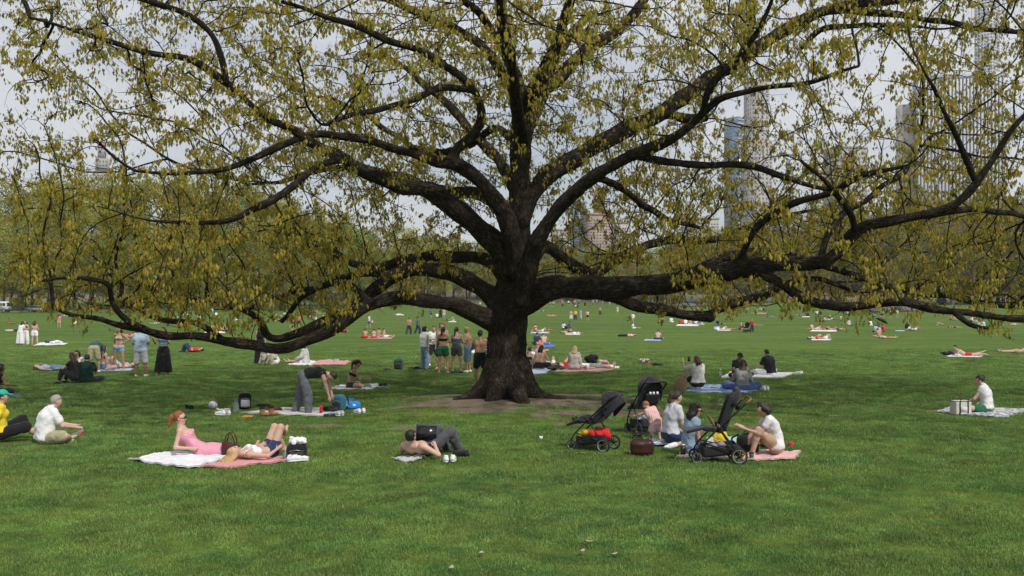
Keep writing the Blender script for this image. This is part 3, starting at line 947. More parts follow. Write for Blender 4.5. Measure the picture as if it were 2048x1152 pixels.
# ---- twigs with hanging clusters
thin = np.where((np.arange(n_all) >= NL) & (brad < .028))[0]
lend = [i for i in range(NL) if prad[i] < .055]
hosts = np.concatenate([thin, thin[rs.random(len(thin)) < .45], np.array(lend, int)]) if len(lend) else thin
CL = []
for i in hosts:
    p0 = NN[i]
    d = NN[i] - NN[par[i]] if par[i] >= 0 else np.array([0, 0, 1.])
    d = nrm(nrm(d) * .5 + rs.normal(0, .75, 3) + np.array([0, 0, .12]))
    L = rs.uniform(.22, .62)
    b_ = rs.normal(0, .35, 3); b_[2] += .15
    k = 3
    pts = [p0]
    for s in range(k):
        d = nrm(d + b_ * .35 + np.array([0, 0, .05 if s < 2 else -.12]))
        pts.append(pts[-1] + d * L / k)
    add_strip(np.array(pts), np.linspace(.0055, .0025, k + 1), 0, 3)
    rich = float(vnoise(p0[0] * .9 + p0[2] * .7, p0[1] * .9 - p0[2] * .8, 41))
    hx, hy = CX + p0[0] / p0[1] * F, HZ - (p0[2] - EYE) / p0[1] * F
    nc = rs.poisson((.34 + 3.0 * rich) * (1.45 if hx < 720 and hy > 380 else 1.25 if hx > 1250 and hy > 330 else 1.0))
    for _ in range(nc):
        t = rs.uniform(.35, 1.0) * k
        a = int(min(t, k - 1)); f = t - a
        CL.append(pts[a] * (1 - f) + pts[a + 1] * f)
tw = mesh_np('branches', np.concatenate(TV) - OB, np.concatenate(TF), M_TWIG)
obj('branches', with_bark(tw, np.concatenate(TB)), oak)['kind'] = 'stuff'

# ---- catkins and unfolding leaves: each cluster is a bunch of hanging slips
CL = np.array(CL)
def slips(c, rs):
    """each cluster is a drooping tassel: slips that bow out from the stalk and close again below"""
    c = np.repeat(c, 4, 0) + rs.normal(0, .062, (len(c) * 4, 3)) * np.array([1, 1, .8])
    n = len(c); K = 3
    N = n * K
    Lc = rs.uniform(.055, .15, n) * rs.uniform(.8, 1.2, n); Rc = Lc * rs.uniform(.16, .24, n)
    lean = rs.normal(0, .16, (n, 3)); lean[:, 2] = -1; lean /= np.linalg.norm(lean, axis=1)[:, None]
    rep = lambda a: np.repeat(a, K, 0)
    pos, L, Rr, dn = rep(c), rep(Lc) * rs.uniform(.75, 1.1, N), rep(Rc) * rs.uniform(.6, 1.25, N), rep(lean) + rs.normal(0, .07, (N, 3))
    a = np.tile(np.arange(K) * 6.283 / K, n) + rep(rs.random(n) * 6.28) + rs.normal(0, .25, N)
    out = np.stack([np.cos(a), np.sin(a), np.zeros(N)], 1); tan = np.stack([-np.sin(a), np.cos(a), np.zeros(N)], 1)
    w = (Rr * rs.uniform(.62, .95, N))[:, None]
    top = pos + dn * (L * rs.uniform(0, .12, N))[:, None]
    m1 = pos + dn * (L * .50)[:, None] + out * (Rr * .85)[:, None]
    end = pos + dn * L[:, None] + out * (Rr * .30)[:, None]
    v = np.stack([top, m1 + tan * w * 1.1, m1 - tan * w * 1.1, end], 1)
    o = np.arange(N)[:, None] * 4
    t = [o + np.array([[0, 2, 1]]), o + np.array([[1, 2, 3]])]
    hue = np.clip(rep(rs.normal(.5, .24, n)) + rs.normal(0, .13, N), 0, 1)
    return v.reshape(-1, 3), np.concatenate(t), np.repeat(hue, 4)
def leaf_material(name, stops, tl=.38):
    m, n, l, b = new_mat(name)
    at = n.new('ShaderNodeAttribute'); at.attribute_name = 'hue'
    cr = n.new('ShaderNodeValToRGB'); el = cr.color_ramp.elements
    el[0].position, el[0].color = stops[0][0], (*stops[0][1], 1)
    el[1].position, el[1].color = stops[-1][0], (*stops[-1][1], 1)
    for p, c in stops[1:-1]:
        el.new(p).color = (*c, 1)
    l.new(at.outputs['Fac'], cr.inputs['Fac'])
    l.new(cr.outputs[0], b.inputs['Base Color'])
    b.inputs['Roughness'].default_value = .7; b.inputs['Specular IOR Level'].default_value = .2
    tr = n.new('ShaderNodeBsdfTranslucent'); l.new(cr.outputs[0], tr.inputs['Color'])
    mx = n.new('ShaderNodeMixShader'); mx.inputs[0].default_value = tl
    out = [q for q in n if q.type == 'OUTPUT_MATERIAL'][0]
    l.new(b.outputs[0], mx.inputs[1]); l.new(tr.outputs[0], mx.inputs[2]); l.new(mx.outputs[0], out.inputs['Surface'])
    return m
M_CATKIN = leaf_material('oak_catkins', [(0, (.20, .24, .042)), (.4, (.375, .335, .055)), (.72, (.51, .405, .066)), (1, (.55, .37, .09))], .48)
cv, ct, ch = slips(CL, np.random.default_rng(77))
cm = mesh_np('catkins', cv - OB, ct, M_CATKIN, smooth=False)
ha = cm.attributes.new('hue', 'FLOAT', 'POINT'); ha.data.foreach_set('value', ch.astype(np.float32))
obj('catkins', cm, oak)['kind'] = 'stuff'
print('OAK nodes', n_all, 'limb', NL, 'clusters', len(CL), 'wood verts', len(WV), 'twig verts', tn)

# ================================================================== TREES ROUND THE MEADOW
def tree_variant(seed, trunk_h, spread, lean=.0, leaf=9500, size=.34, nlimb=9, droop=0.):
    """unit tree 1 m tall per unit -> built at 20 m, returned as two meshes"""
    rs = np.random.default_rng(seed)
    Ht = 20.0
    mb = MB(); tips = []
    top = np.array([rs.normal(0, .5), rs.normal(0, .5), Ht * .86])
    tp = [np.array([0, 0, -.6]), np.array([0, 0, .5]), np.array([rs.normal(0, .12), rs.normal(0, .12), Ht * trunk_h])]
    for f in (.55, .72, .86):
        tp.append(np.array([top[0] * f + rs.normal(0, .35), top[1] * f + rs.normal(0, .35), Ht * f]))
    tp = sorted(tp, key=lambda q: q[2])
    mb.tube(catmull(tp, 1.4), np.interp(np.linspace(0, 1, len(catmull(tp, 1.4))), [0, .1, .4, 1], [.62, .44, .30, .05]), 8)
    for i in range(nlimb):
        f = trunk_h + (i / (nlimb - 1)) ** .9 * (.80 - trunk_h)
        z0 = Ht * f
        a = i * 2.4 + rs.normal(0, .4)
        reach = spread * (1.05 - .55 * abs((f - trunk_h) / (.85 - trunk_h)) ** 1.4) * rs.uniform(.75, 1.15)
        rise = rs.uniform(.35, .85) * reach + (.8 if f > .5 else 0)
        b0 = np.array([np.interp(z0, [q[2] for q in tp], [q[0] for q in tp]), np.interp(z0, [q[2] for q in tp], [q[1] for q in tp]), z0])
        dr = np.array([math.cos(a), math.sin(a), 0])
        pts = [b0, b0 + dr * reach * .35 + np.array([0, 0, rise * .45]), b0 + dr * reach * .7 + np.array([0, 0, rise * .8]) + rs.normal(0, .3, 3), b0 + dr * reach + np.array([0, 0, rise * (1 - droop)])]
        c = catmull(pts, 1.2)
        mb.tube(c, np.linspace(.17, .04, len(c)), 5)
        tips.append((c[-1], 1.0))
        for k in range(6):
            t = rs.uniform(.3, .98); s = c[int(t * (len(c) - 1))]
            d = nrm(dr + rs.normal(0, .8, 3) + np.array([0, 0, .45])); L = rs.uniform(1.4, 3.4)
            e = s + d * L + np.array([0, 0, rs.uniform(-.2, .6) - droop * 2])
            mb.tube([s, .5 * (s + e) + rs.normal(0, .2, 3), e], [.07, .05, .02], 4)
            tips.append((e, .9)); tips.append((.5 * (s + e), .7))
            for q in range(3):
                e2 = e + nrm(rs.normal(0, 1, 3) + np.array([0, 0, .5])) * rs.uniform(.8, 1.8)
                mb.tube([.6 * e + .4 * s, .5 * (e + e2), e2], [.03, .022, .012], 3)
                tips.append((e2, .8))
    for k in range(10):
        tips.append((top + rs.normal(0, 1.2, 3) * np.array([1, 1, .8]) + np.array([0, 0, 1.0]), .9))
    tc = np.array([t[0] for t in tips]); tr = np.array([t[1] for t in tips])
    wgt = rs.uniform(.3, 1.7, len(tc)); wgt /= wgt.sum()
    ix = rs.choice(len(tc), leaf, p=wgt)
    pos = tc[ix] + rs.normal(0, .62, (leaf, 3)) * tr[ix][:, None] * np.array([1.1, 1.1, .85])
    pos[:, 2] = np.maximum(pos[:, 2], 1.6)
    u = rs.normal(0, 1, (leaf, 3)); u /= np.linalg.norm(u, axis=1)[:, None]
    w = np.cross(u, rs.normal(0, 1, (leaf, 3))); w /= np.linalg.norm(w, axis=1)[:, None]
    s = size * rs.uniform(.5, 1.25, leaf)[:, None]
    v = np.stack([pos - u * s * .5, pos + w * s * .36, pos + u * s * .5, pos - w * s * .36], 1).reshape(-1, 3)
    o = np.arange(leaf)[:, None] * 4
    wood = mb.mesh('trunk', None, True)
    crown = mesh_np('crown', v, o + np.array([[0, 1, 2, 3]]), None, smooth=False)
    hue = np.clip(np.repeat(rs.normal(.5, .22, len(tc)), 1)[ix] + rs.normal(0, .14, leaf), 0, 1)
    ha = crown.attributes.new('hue', 'FLOAT', 'POINT'); ha.data.foreach_set('value', np.repeat(hue, 4).astype(np.float32))
    return wood, crown
VAR = [tree_variant(1, .16, 7.0), tree_variant(2, .20, 6.2), tree_variant(3, .14, 8.2, leaf=11500), tree_variant(4, .22, 5.4),
       tree_variant(5, .18, 6.6, leaf=8500), tree_variant(6, .12, 7.4, leaf=11500, droop=.15)]
BARE = [tree_variant(11, .18, 6.6, leaf=3200, size=.28, nlimb=11), tree_variant(12, .22, 6.0, leaf=3800, size=.28, nlimb=11), tree_variant(13, .15, 7.2, leaf=2800, size=.26, nlimb=12)]
M_TRUNK = mat('far_trunk', (.070, .058, .045), .95, .25, .8)
M_TRUNKG = mat('far_trunk_grey', (.115, .100, .085), .95, .25, .8)
M_LEAFS = {
 'yellow-green': leaf_material('leaf_yellow_green', [(0, (.24, .29, .040)), (.5, (.40, .41, .065)), (1, (.54, .51, .11))], .5),
 'olive': leaf_material('leaf_olive', [(0, (.18, .185, .040)), (.5, (.30, .275, .062)), (1, (.41, .36, .095))], .5),
 'fresh green': leaf_material('leaf_fresh', [(0, (.17, .25, .038)), (.5, (.27, .35, .055)), (1, (.39, .45, .085))], .5),
 'tawny': leaf_material('leaf_tawny', [(0, (.18, .145, .06)), (.5, (.28, .225, .09)), (1, (.37, .31, .12))], .5),
}
for mm in VAR + BARE:
    mm[0].materials.append(M_TRUNK); mm[1].materials.append(M_LEAFS['olive'])
def place_tree(px, d, ytop, col, bare=False, k=0, wide=1.0, note=''):
    x = (px - CX) / F * d
    z = gz(x, d)
    ht = (HZ - ytop) / F * d + EYE - z
    wood, crown = (BARE if bare else VAR)[k % (3 if bare else 6)]
    s = ht / 19.2
    e = empty('park_tree', (x, d, z - .1), random.random() * 6.28)
    e.scale = (s * wide, s * wide, s)
    nm = {'yellow-green': 'tall tree in yellow-green spring leaf', 'olive': 'broad tree in olive-brown new leaf', 'fresh green': 'tree in fresh green leaf', 'tawny': 'nearly bare tree with tawny buds'}[col]
    tag(e, nm + note, 'tree', 'trees round the meadow')
    t = obj('trunk', wood, e); c = obj('crown', crown, e)
    if bare:
        t.material_slots[0].link = 'OBJECT'; t.material_slots[0].material = M_TRUNKG
    c.material_slots[0].link = 'OBJECT'; c.material_slots[0].material = M_LEAFS[col]
    c['kind'] = 'stuff'
rt = random.Random(5)
TOPL = [(-150, 415), (0, 402), (60, 392), (110, 380), (200, 372), (300, 382), (420, 378), (500, 398), (600, 428), (700, 452), (800, 470), (1000, 490), (1250, 505), (1330, 485), (1450, 455), (1600, 440), (1700, 418), (1850, 398), (2050, 392), (2250, 400)]
def top_at(px): return float(np.interp(px, [a for a, _ in TOPL], [b for _, b in TOPL]))
for i, px in enumerate(range(-140, 720, 47)):            # left bank, back row
    place_tree(px + rt.uniform(-14, 14), rt.uniform(268, 300), top_at(px) + rt.uniform(-4, 14), ['yellow-green', 'olive', 'yellow-green', 'fresh green', 'olive'][i % 5], k=i * 5 % 6, wide=1.0, note=' in the wood behind the truck road')
for i, px in enumerate(range(-120, 740, 58)):            # left bank, front row
    place_tree(px + rt.uniform(-16, 16), rt.uniform(240, 262), top_at(px) + rt.uniform(28, 80), ['olive', 'yellow-green', 'fresh green', 'yellow-green'][i % 4], k=i * 3 + 1, wide=1.1, note=' along the truck road')
for i, px in enumerate(range(620, 1300, 46)):            # far side
    place_tree(px + rt.uniform(-14, 14), rt.uniform(345, 380), top_at(px) + rt.uniform(-6, 16), ['yellow-green', 'olive', 'tawny', 'olive', 'yellow-green'][i % 5], bare=(i % 5 == 2), k=i, wide=1.15, note=' beyond the far path')
for i, px in enumerate(range(640, 1330, 62)):
    place_tree(px + rt.uniform(-18, 18), rt.uniform(332, 342), top_at(px) + rt.uniform(20, 50), ['yellow-green', 'fresh green', 'olive', 'tawny'][i % 4], bare=(i % 4 == 3), k=i * 2, wide=1.1, note=' beside the far path')
for i, px in enumerate(range(1290, 2200, 50)):           # right bank, back row
    place_tree(px + rt.uniform(-14, 14), rt.uniform(292, 325), top_at(px) + rt.uniform(-4, 18), ['tawny', 'olive', 'tawny', 'yellow-green', 'tawny'][i % 5], bare=(i % 5 in (0, 2, 4)), k=i, wide=1.05, note=' on the slope above the meadow')
for i, px in enumerate(range(1400, 2200, 56)):           # right bank, front row
    place_tree(px + rt.uniform(-16, 16), rt.uniform(258, 288), top_at(px) + rt.uniform(20, 70), ['olive', 'tawny', 'tawny', 'olive'][i % 4], bare=(i % 4 in (1, 2)), k=i * 2 + 1, wide=1.1, note=' at the foot of the slope')
def shrub(px, d, ytop, col, k, note):
    place_tree(px, d, ytop, col, k=k, wide=1.7, note=note)
for i, px in enumerate(range(-140, 760, 40)):
    shrub(px + rt.uniform(-12, 12), rt.uniform(262, 300), rt.uniform(520, 556), ['olive', 'fresh green', 'yellow-green'][i % 3], 2 + 3 * (i % 2), ', low and bushy, under the left wood')
for i, px in enumerate(range(600, 1330, 36)):
    shrub(px + rt.uniform(-12, 12), rt.uniform(346, 366), rt.uniform(528, 560), ['olive', 'yellow-green', 'olive'][i % 3], 2 + 3 * (i % 2), ', low and bushy, beyond the far path')
for i, px in enumerate(range(1290, 2200, 40)):
    shrub(px + rt.uniform(-12, 12), rt.uniform(300, 335), rt.uniform(520, 560), ['olive', 'tawny', 'olive'][i % 3], 2 + 3 * (i % 2), ', low and bushy, on the slope')
for i, px in enumerate(range(610, 1420, 38)):
    place_tree(px + rt.uniform(-12, 12), rt.uniform(350, 372), rt.uniform(488, 520), ['yellow-green', 'olive', 'yellow-green', 'fresh green'][i % 4], k=i * 5 + 2, wide=1.25, note=' closing the view beyond the far path')
for i, px in enumerate(range(1310, 2200, 70)):
    place_tree(px + rt.uniform(-16, 16), rt.uniform(290, 300), top_at(px) + rt.uniform(15, 60), ['yellow-green', 'olive'][i % 2], k=i * 5 + 1, wide=1.15, note=' among the bare trees of the slope')
place_tree(106, 222, 455, 'olive', k=1, wide=.9, note=' beside the silver car')
place_tree(815, 318, 470, 'yellow-green', k=4, wide=1.1, note=' rising from the lawn edge by the far fence')

# ================================================================== CITY SKYLINE
M_STONE = mat('limestone', (.36, .34, .32), .9, .15, .05)
M_STONEG = mat('grey_stone', (.36, .34, .32), .9, .15, .05)
M_WHITEC = mat('white_concrete', (.50, .51, .53), .8, .06, .05)
M_BRICK = mat('tan_brick', (.34, .25, .19), .9, .2, .06)
M_COPPER = mat('terracotta', (.33, .20, .14), .9, .2, .1)
M_GLASSB = mat('blue_glass', (.10, .17, .26), .12, .15, .03, 0, .2, 0, None, .8)
M_GLASSD = mat('dark_glass', (.09, .105, .14), .15, .2, .05, 0, .1, 0, None, .7)
M_WIN = mat('window_glass', (.19, .21, .25), .12, .25, .2, 0, .1, 0, None, .7)
M_WINL = mat('pale_window_glass', (.30, .40, .46), .15, .25, .1, 0, .1, 0, None, .7)
def building(px, d, label, rz=0.):
    x = (px - CX) / F * d
    return tag(empty('skyscraper', (x, d, -2), rz), label, 'building')
def hz(y, d): return (HZ - y) / F * d + EYE + 2
def facade(e, w, dp, z0, z1, nxw, ny, ww, wh, m, name='windows', sides=('s', 'w', 'e')):
    """recessed window panes standing proud of a dark reveal on the sides that face the park"""
    mb = MB()
    sx, sz = w / nxw, (z1 - z0) / ny
    for r in range(ny):
        zc = z0 + (r + .5) * sz
        for c in range(nxw):
            xc = -w / 2 + (c + .5) * sx
            if 's' in sides: mb.box((xc, -dp / 2, zc), (sx * ww, .5, sz * wh))
        nd = max(1, int(nxw * dp / w)); sy = dp / nd
        for c in range(nd):
            yc = -dp / 2 + (c + .5) * sy
            if 'w' in sides: mb.box((-w / 2, yc, zc), (.5, sy * ww, sz * wh))
            if 'e' in sides: mb.box((w / 2, yc, zc), (.5, sy * ww, sz * wh))
    o = mb.build(name, m, e); o['kind'] = 'stuff'
    return o
# slender white grid tower
d = 1500.
e = building(1974, d, 'very slender white tower with a square grid of windows rising out of view', R(45))
w = 27.
MB().box((0, 0, 240), (w, w, 480)).build('shaft', M_WHITEC, e)
facade(e, w, w, 120, 478, 6, 76, .68, .68, M_WIN)
# striped slab
d = 1000.
e = building(1915, d, 'wide office slab with white vertical piers and dark window strips', R(-14))
w, dp, ht = 78., 34., hz(163, d)
MB().box((0, 0, ht / 2), (w, dp, ht)).build('core', M_GLASSD, e)
mb = MB()
for i in range(25):
    mb.box((-w / 2 + i * w / 24, -dp / 2, ht / 2), (1.9, 2.4, ht))
for i in range(9):
    mb.box((-w / 2, -dp / 2 + 2 + i * (dp - 4) / 8, ht / 2), (2.4, 1.7, ht))
    mb.box((w / 2, -dp / 2 + 2 + i * (dp - 4) / 8, ht / 2), (2.4, 1.7, ht))
mb.build('piers', M_WHITEC, e)['kind'] = 'stuff'
MB().box((0, 0, ht + 1.5), (w + 2.6, dp + 2.6, 5)).build('parapet', M_WHITEC, e)
MB().box((-w / 2 - 9, 6, ht * .45), (16, dp * .8, ht * .90)).build('wing', M_STONEG, e)
# blue glass tower
d = 1100.
e = building(1473, d, 'blue glass tower with a pale banded side beside the stone pinnacle', R(38))
w, ht = 19., hz(237, d)
MB().box((0, 0, ht / 2), (w, w, ht)).build('shaft', M_GLASSB, e)
mb = MB()
for k in range(44):
    mb.box((0, -w / 2, ht - 3 - k * 4.2), (w * .98, .6, 1.5))
mb.build('bands', M_WHITEC, e)['kind'] = 'stuff'
mb = MB()
for k in range(44):
    mb.box((-w / 2, 0, ht - 3 - k * 4.2), (.5, w * .98, .35))
mb.build('mullions', M_WINL, e)['kind'] = 'stuff'
# stone pinnacle
d = 1000.
e = building(1513, d, 'stone tower stepping up to a narrow squared pinnacle', R(10))
w, ht = 19., hz(165, d)
MB().box((0, 0, ht / 2), (w, w, ht)).build('shaft', M_STONE, e)
MB().box((0, 0, ht * .36), (w * 1.25, w * 1.2, ht * .72)).build('lower_block', M_STONE, e)
for sx in (-1, 1):
    for sy in (-1, 1): MB().box((sx * w * .42, sy * w * .42, ht + 2), (w * .16, w * .16, 6)).build('corner_turret', M_STONEG, e)
facade(e, w, w, ht * .725, ht - 4, 4, 13, .4, .5, M_WIN)
facade(e, w * 1.25, w * 1.2, 60, ht * .71, 6, 24, .42, .5, M_WIN)
# left stone tower with a narrowing crown
d = 900.
e = building(204, d, 'tan stone apartment tower with a tapering crown above the wood', R(20))
w = 14.5
z1, z2, z3 = hz(345, d), hz(318, d), hz(292, d)
MB().box((0, 0, z1 / 2), (w, w, z1)).build('shaft', M_STONE, e)
MB().box((0, 0, (z1 + z2) / 2), (w * .72, w * .72, z2 - z1)).build('upper_shaft', M_STONE, e)
MB().box((0, 0, (z2 + z3) / 2), (w * .46, w * .46, z3 - z2)).build('crown', M_STONE, e)
MB().lathe([(w * .3, z3), (w * .16, z3 + 3), (.05, z3 + 8)], 8).build('cap', M_COPPER, e)
facade(e, w, w, z1 - 42, z1 - 1, 5, 11, .45, .5, M_WIN)
facade(e, w * .72, w * .72, z1 + 1, z2 - 1, 4, 3, .45, .5, M_WIN)
facade(e, w * .46, w * .46, z2 + 1, z3 - 1, 3, 3, .4, .5, M_WIN)
# low blocks at the left
d = 800.
e = building(46, d, 'small dark block topping the wood at its end'); MB().box((0, 0, hz(381, d) / 2), (3.2, 6, hz(381, d))).build('shaft', M_GLASSD, e); MB().box((0, 0, hz(381, d) + .5), (3.6, 6.4, 1)).build('parapet', M_STONEG, e)
e = building(56, d + 30, 'small brick block beside the dark one above the wood'); MB().box((0, 0, hz(388, d) / 2), (5.5, 6, hz(388, d))).build('shaft', M_BRICK, e); MB().box((0, 0, hz(388, d) + .5), (5.9, 6.4, 1)).build('parapet', M_STONEG, e)
# middle distance cluster seen between the limbs
def block(px, y, wpx, d, m, label, nx_, ny_, mw=M_WIN, rz=.2, ww=.5, wh=.5, roof=None):
    e = building(px, d, label, rz)
    w = wpx / F * d; ht = hz(y, d)
    MB().box((0, 0, ht / 2), (w, w * .8, ht)).build('shaft', m, e)
    facade(e, w, w * .8, 25, ht - 3, nx_, ny_, ww, wh, mw)
    MB().box((0, 0, ht + .8), (w * 1.03, w * .83, 2.2)).build('parapet', roof or m, e)
    return e, w, ht
block(1156, 408, 26, 850, M_GLASSB, 'blue glass slab with pale floor bands beside the brown brick block', 1, 26, M_WINL, .15, .96, .22)
e, w, ht = block(1196, 432, 44, 830, M_BRICK, 'brown brick block with a terracotta tower cap', 7, 18)
MB().box((1, 0, ht + 7), (w * .42, w * .4, 16)).build('tower', M_COPPER, e)
MB().lathe([(w * .24, ht + 15), (w * .19, ht + 19), (w * .1, ht + 23), (.05, ht + 26)], 10).build('dome', M_COPPER, e)
block(1240, 448, 30, 860, M_STONE, 'pale limestone apartment block with many windows', 6, 17)
block(1272, 470, 24, 900, M_WHITEC, 'small white apartment block', 5, 16, M_WINL)
block(1120, 462, 30, 880, M_STONEG, 'grey stone block by the blue glass slab', 6, 15)
block(1690, 300, 66, 950, M_STONEG, 'broad grey stone tower half hidden by the catkins', 10, 30)
block(1400, 440, 60, 900, M_STONE, 'low limestone block behind the slope trees', 10, 18)

# ================================================================== ROCKS, FENCE, ROAD VEHICLES
M_ROCK = mat('schist_rock', (.13, .122, .113), .95, .25, .35, .25, 0, 0, .9)
def rock(px, py, w, h_, seed, label, lift=0.):
    p = GP(px, py); rs = np.random.default_rng(seed)
    f = Field((-w * .75, -w * .5, -1.2), (w * .75, w * .5, h_ * 1.6), w / 34)
    for k in range(9):
        c = np.array([rs.uniform(-.42, .42) * w, rs.uniform(-.22, .22) * w, h_ * rs.uniform(-.1, .3)])
        f.ell(c, I3, (w * rs.uniform(.12, .26), w * rs.uniform(.10, .2), h_ * rs.uniform(.4, .8)), .3)
    v, q = f.surf()
    v += ((fbm(v[:, 0] * .9 + seed, v[:, 1] * .9 + v[:, 2], seed, 3) - .5) * .5)[:, None] * np.array([.5, .5, .8])
    return tag(obj('rock_outcrop', mesh_np('rock_outcrop', v, q, M_ROCK, smooth=False), None, p + np.array([0, 0, lift])), label, 'rock')
rock(1436, 606, 24, 2.6, 3, 'long grey bedrock outcrop at the meadow edge')
rock(1556, 603, 12, 1.8, 4, 'small grey boulder hump on the grassy rise')
rock(1395, 612, 9, 1.0, 5, 'low flat slab of bedrock in the grass below the long outcrop')
rock(1800, 622, 16, 1.3, 8, 'low bedrock ledge under the slope trees')
M_IRON = mat('black_iron', (.018, .018, .018), .6, .1, 5)
def fence(x0, y0, x1, y1, label):
    L = math.hypot(x1 - x0, y1 - y0); n = int(L / 2.6)
    e = tag(empty('park_fence', (x0, y0, gz(x0, y0))), label, 'fence', 'fences round the meadow')
    po, ra = MB(), MB(); O = np.array(e.location); pr = None
    for i in range(n + 1):
        x, y = x0 + (x1 - x0) * i / n, y0 + (y1 - y0) * i / n
        b = np.array([x, y, gz(x, y)]) - O
        po.box(b + (0, 0, .5), (.09, .09, 1.1))
        if pr is not None:
            for z in (.30, .62, .98): ra.tube([pr + (0, 0, z), b + (0, 0, z)], .022, 4)
        pr = b
    po.build('posts', M_IRON, e)['kind'] = 'stuff'
    ra.build('rails', M_IRON, e)['kind'] = 'stuff'
fence(-58, 292, -22, 316, 'black iron rail fence between lawn and far path by the lone lawn tree')
fence(-20, 318, 28, 322, 'black iron rail fence running behind the far sunbathers')
fence(30, 322, 76, 324, 'black iron rail fence below the far pale trunks')
fence(-165, 236, -104, 240, 'black iron rail fence behind the truck road')

M_WPAINT = mat('white_paint', (.72, .73, .74), .45, .05, 1)
M_SILVER = mat('silver_paint', (.45, .47, .50), .3, .05, 1, 0, .5)
M_TYRE = mat('tyre_rubber', (.02, .02, .021), .85, .2, 8)
M_DARK = mat('dark_plastic', (.025, .025, .027), .6, .15, 8)
M_CARGLASS = mat('vehicle_glass', (.03, .04, .05), .08, .1, 2, 0, 0, 0, None, .7)
M_LAMP = mat('lamp_lens', (.65, .62, .55), .2, .05, 5)
M_LAMPR = mat('red_lamp_lens', (.35, .03, .02), .25, .05, 5)
M_ALU = mat('alloy', (.45, .46, .47), .35, .08, 5, 0, .8)
def wheel_at(e, x, y, r, wdt):
    prof = [(r * .62, -wdt / 2), (r * .95, -wdt / 2), (r, -wdt * .35), (r, wdt * .35), (r * .95, wdt / 2), (r * .62, wdt / 2)]
    t = MB().lathe(prof, 20, (0, 0, 0), 'y').build('wheel', M_TYRE, e, True, (x, y, r))
    MB().lathe([(.01, -wdt * .52), (r * .2, -wdt * .52), (r * .5, -wdt * .4), (r * .64, -wdt * .46), (r * .64, wdt * .46), (r * .5, wdt * .4), (r * .2, wdt * .52), (.01, wdt * .52)], 16, (0, 0, 0), 'y').build('rim', M_ALU, t, True)
# box truck heading right along the road
p = GP(-2, 625)
e = tag(empty('box_truck', p, 0), 'white box truck on the road at the edge of the lawn', 'truck')
MB().box((-2.4, 0, 2.15), (5.4, 2.3, 2.5)).build('cargo_box', M_WPAINT, e)
mb = MB()
for zz in (.92, 3.38): mb.box((-2.4, 0, zz), (5.46, 2.36, .09))
for xx in (-5.08, .28): mb.box((xx, 0, 2.15), (.09, 2.36, 2.4))
mb.build('box_trim', M_ALU, e)
MB().prism([(.55, .62), (2.3, .62), (2.36, 1.35), (2.05, 2.35), (1.9, 2.5), (.55, 2.5)], 'y', -1.0, 1.0).build('cab', M_WPAINT, e)
MB().prism([(2.33, 1.46), (2.10, 2.26), (2.13, 2.26), (2.38, 1.46)], 'y', -.88, .88).build('windscreen', M_CARGLASS, e)
for sy in (-1.012, 1.012):
    MB().box((1.62, sy, 1.86), (.66, .03, .66)).build('side_window', M_CARGLASS, e)
    MB().box((.98, sy, 1.86), (.4, .03, .6)).build('side_window', M_CARGLASS, e)
    MB().box((2.45, sy * 1.12, 1.75), (.1, .12, .42)).build('mirror', M_DARK, e)
    MB().box((2.345, sy * .78, .85), (.06, .3, .2)).build('headlight', M_LAMP, e)
MB().box((-1.4, 0, .68), (7.2, .9, .28)).build('chassis', M_DARK, e)
MB().box((2.36, 0, .58), (.16, 2.05, .28)).build('bumper', M_DARK, e)
for x in (1.55, -3.4):
    for y in (-.92, .92): wheel_at(e, x, y, .44, .28)
# silver car
p = GP(77, 624.5)
e = tag(empty('parked_car', p, 0), 'silver estate car parked behind the white truck', 'car')
MB().prism([(-2.15, .38), (2.15, .38), (2.2, .62), (2.12, .82), (1.05, 1.0), (-1.9, 1.04), (-2.2, .92), (-2.22, .55)], 'y', -.86, .86).build('body', M_SILVER, e)
MB().prism([(-2.0, 1.035), (1.08, 1.0), (.35, 1.50), (-.2, 1.60), (-1.45, 1.58), (-1.75, 1.45)], 'y', -.74, .74).build('cabin', M_SILVER, e)
for sy in (-.75, .75):
    MB().prism([(.88, 1.06), (-.25, 1.08), (-.25, 1.50), (.28, 1.44)], 'y', sy - .012, sy + .012).build('side_window', M_CARGLASS, e)
    MB().prism([(-.33, 1.08), (-1.1, 1.09), (-1.1, 1.51), (-.33, 1.51)], 'y', sy - .012, sy + .012).build('side_window', M_CARGLASS, e)
    MB().prism([(-1.18, 1.09), (-1.8, 1.12), (-1.6, 1.45), (-1.18, 1.50)], 'y', sy - .012, sy + .012).build('side_window', M_CARGLASS, e)
    MB().box((2.08, sy * .85, .74), (.16, .34, .14)).build('headlight', M_LAMP, e)
    MB().box((-2.17, sy * .9, .86), (.1, .22, .2)).build('tail_light', M_LAMPR, e)
MB().prism([(1.12, 1.02), (.42, 1.48), (.44, 1.50), (1.16, 1.03)], 'y', -.66, .66).build('windscreen', M_CARGLASS, e)
MB().box((0, 0, .36), (4.2, 1.6, .16)).build('underbody', M_DARK, e)
for x in (1.35, -1.4):
    for y in (-.78, .78): wheel_at(e, x, y, .33, .2)

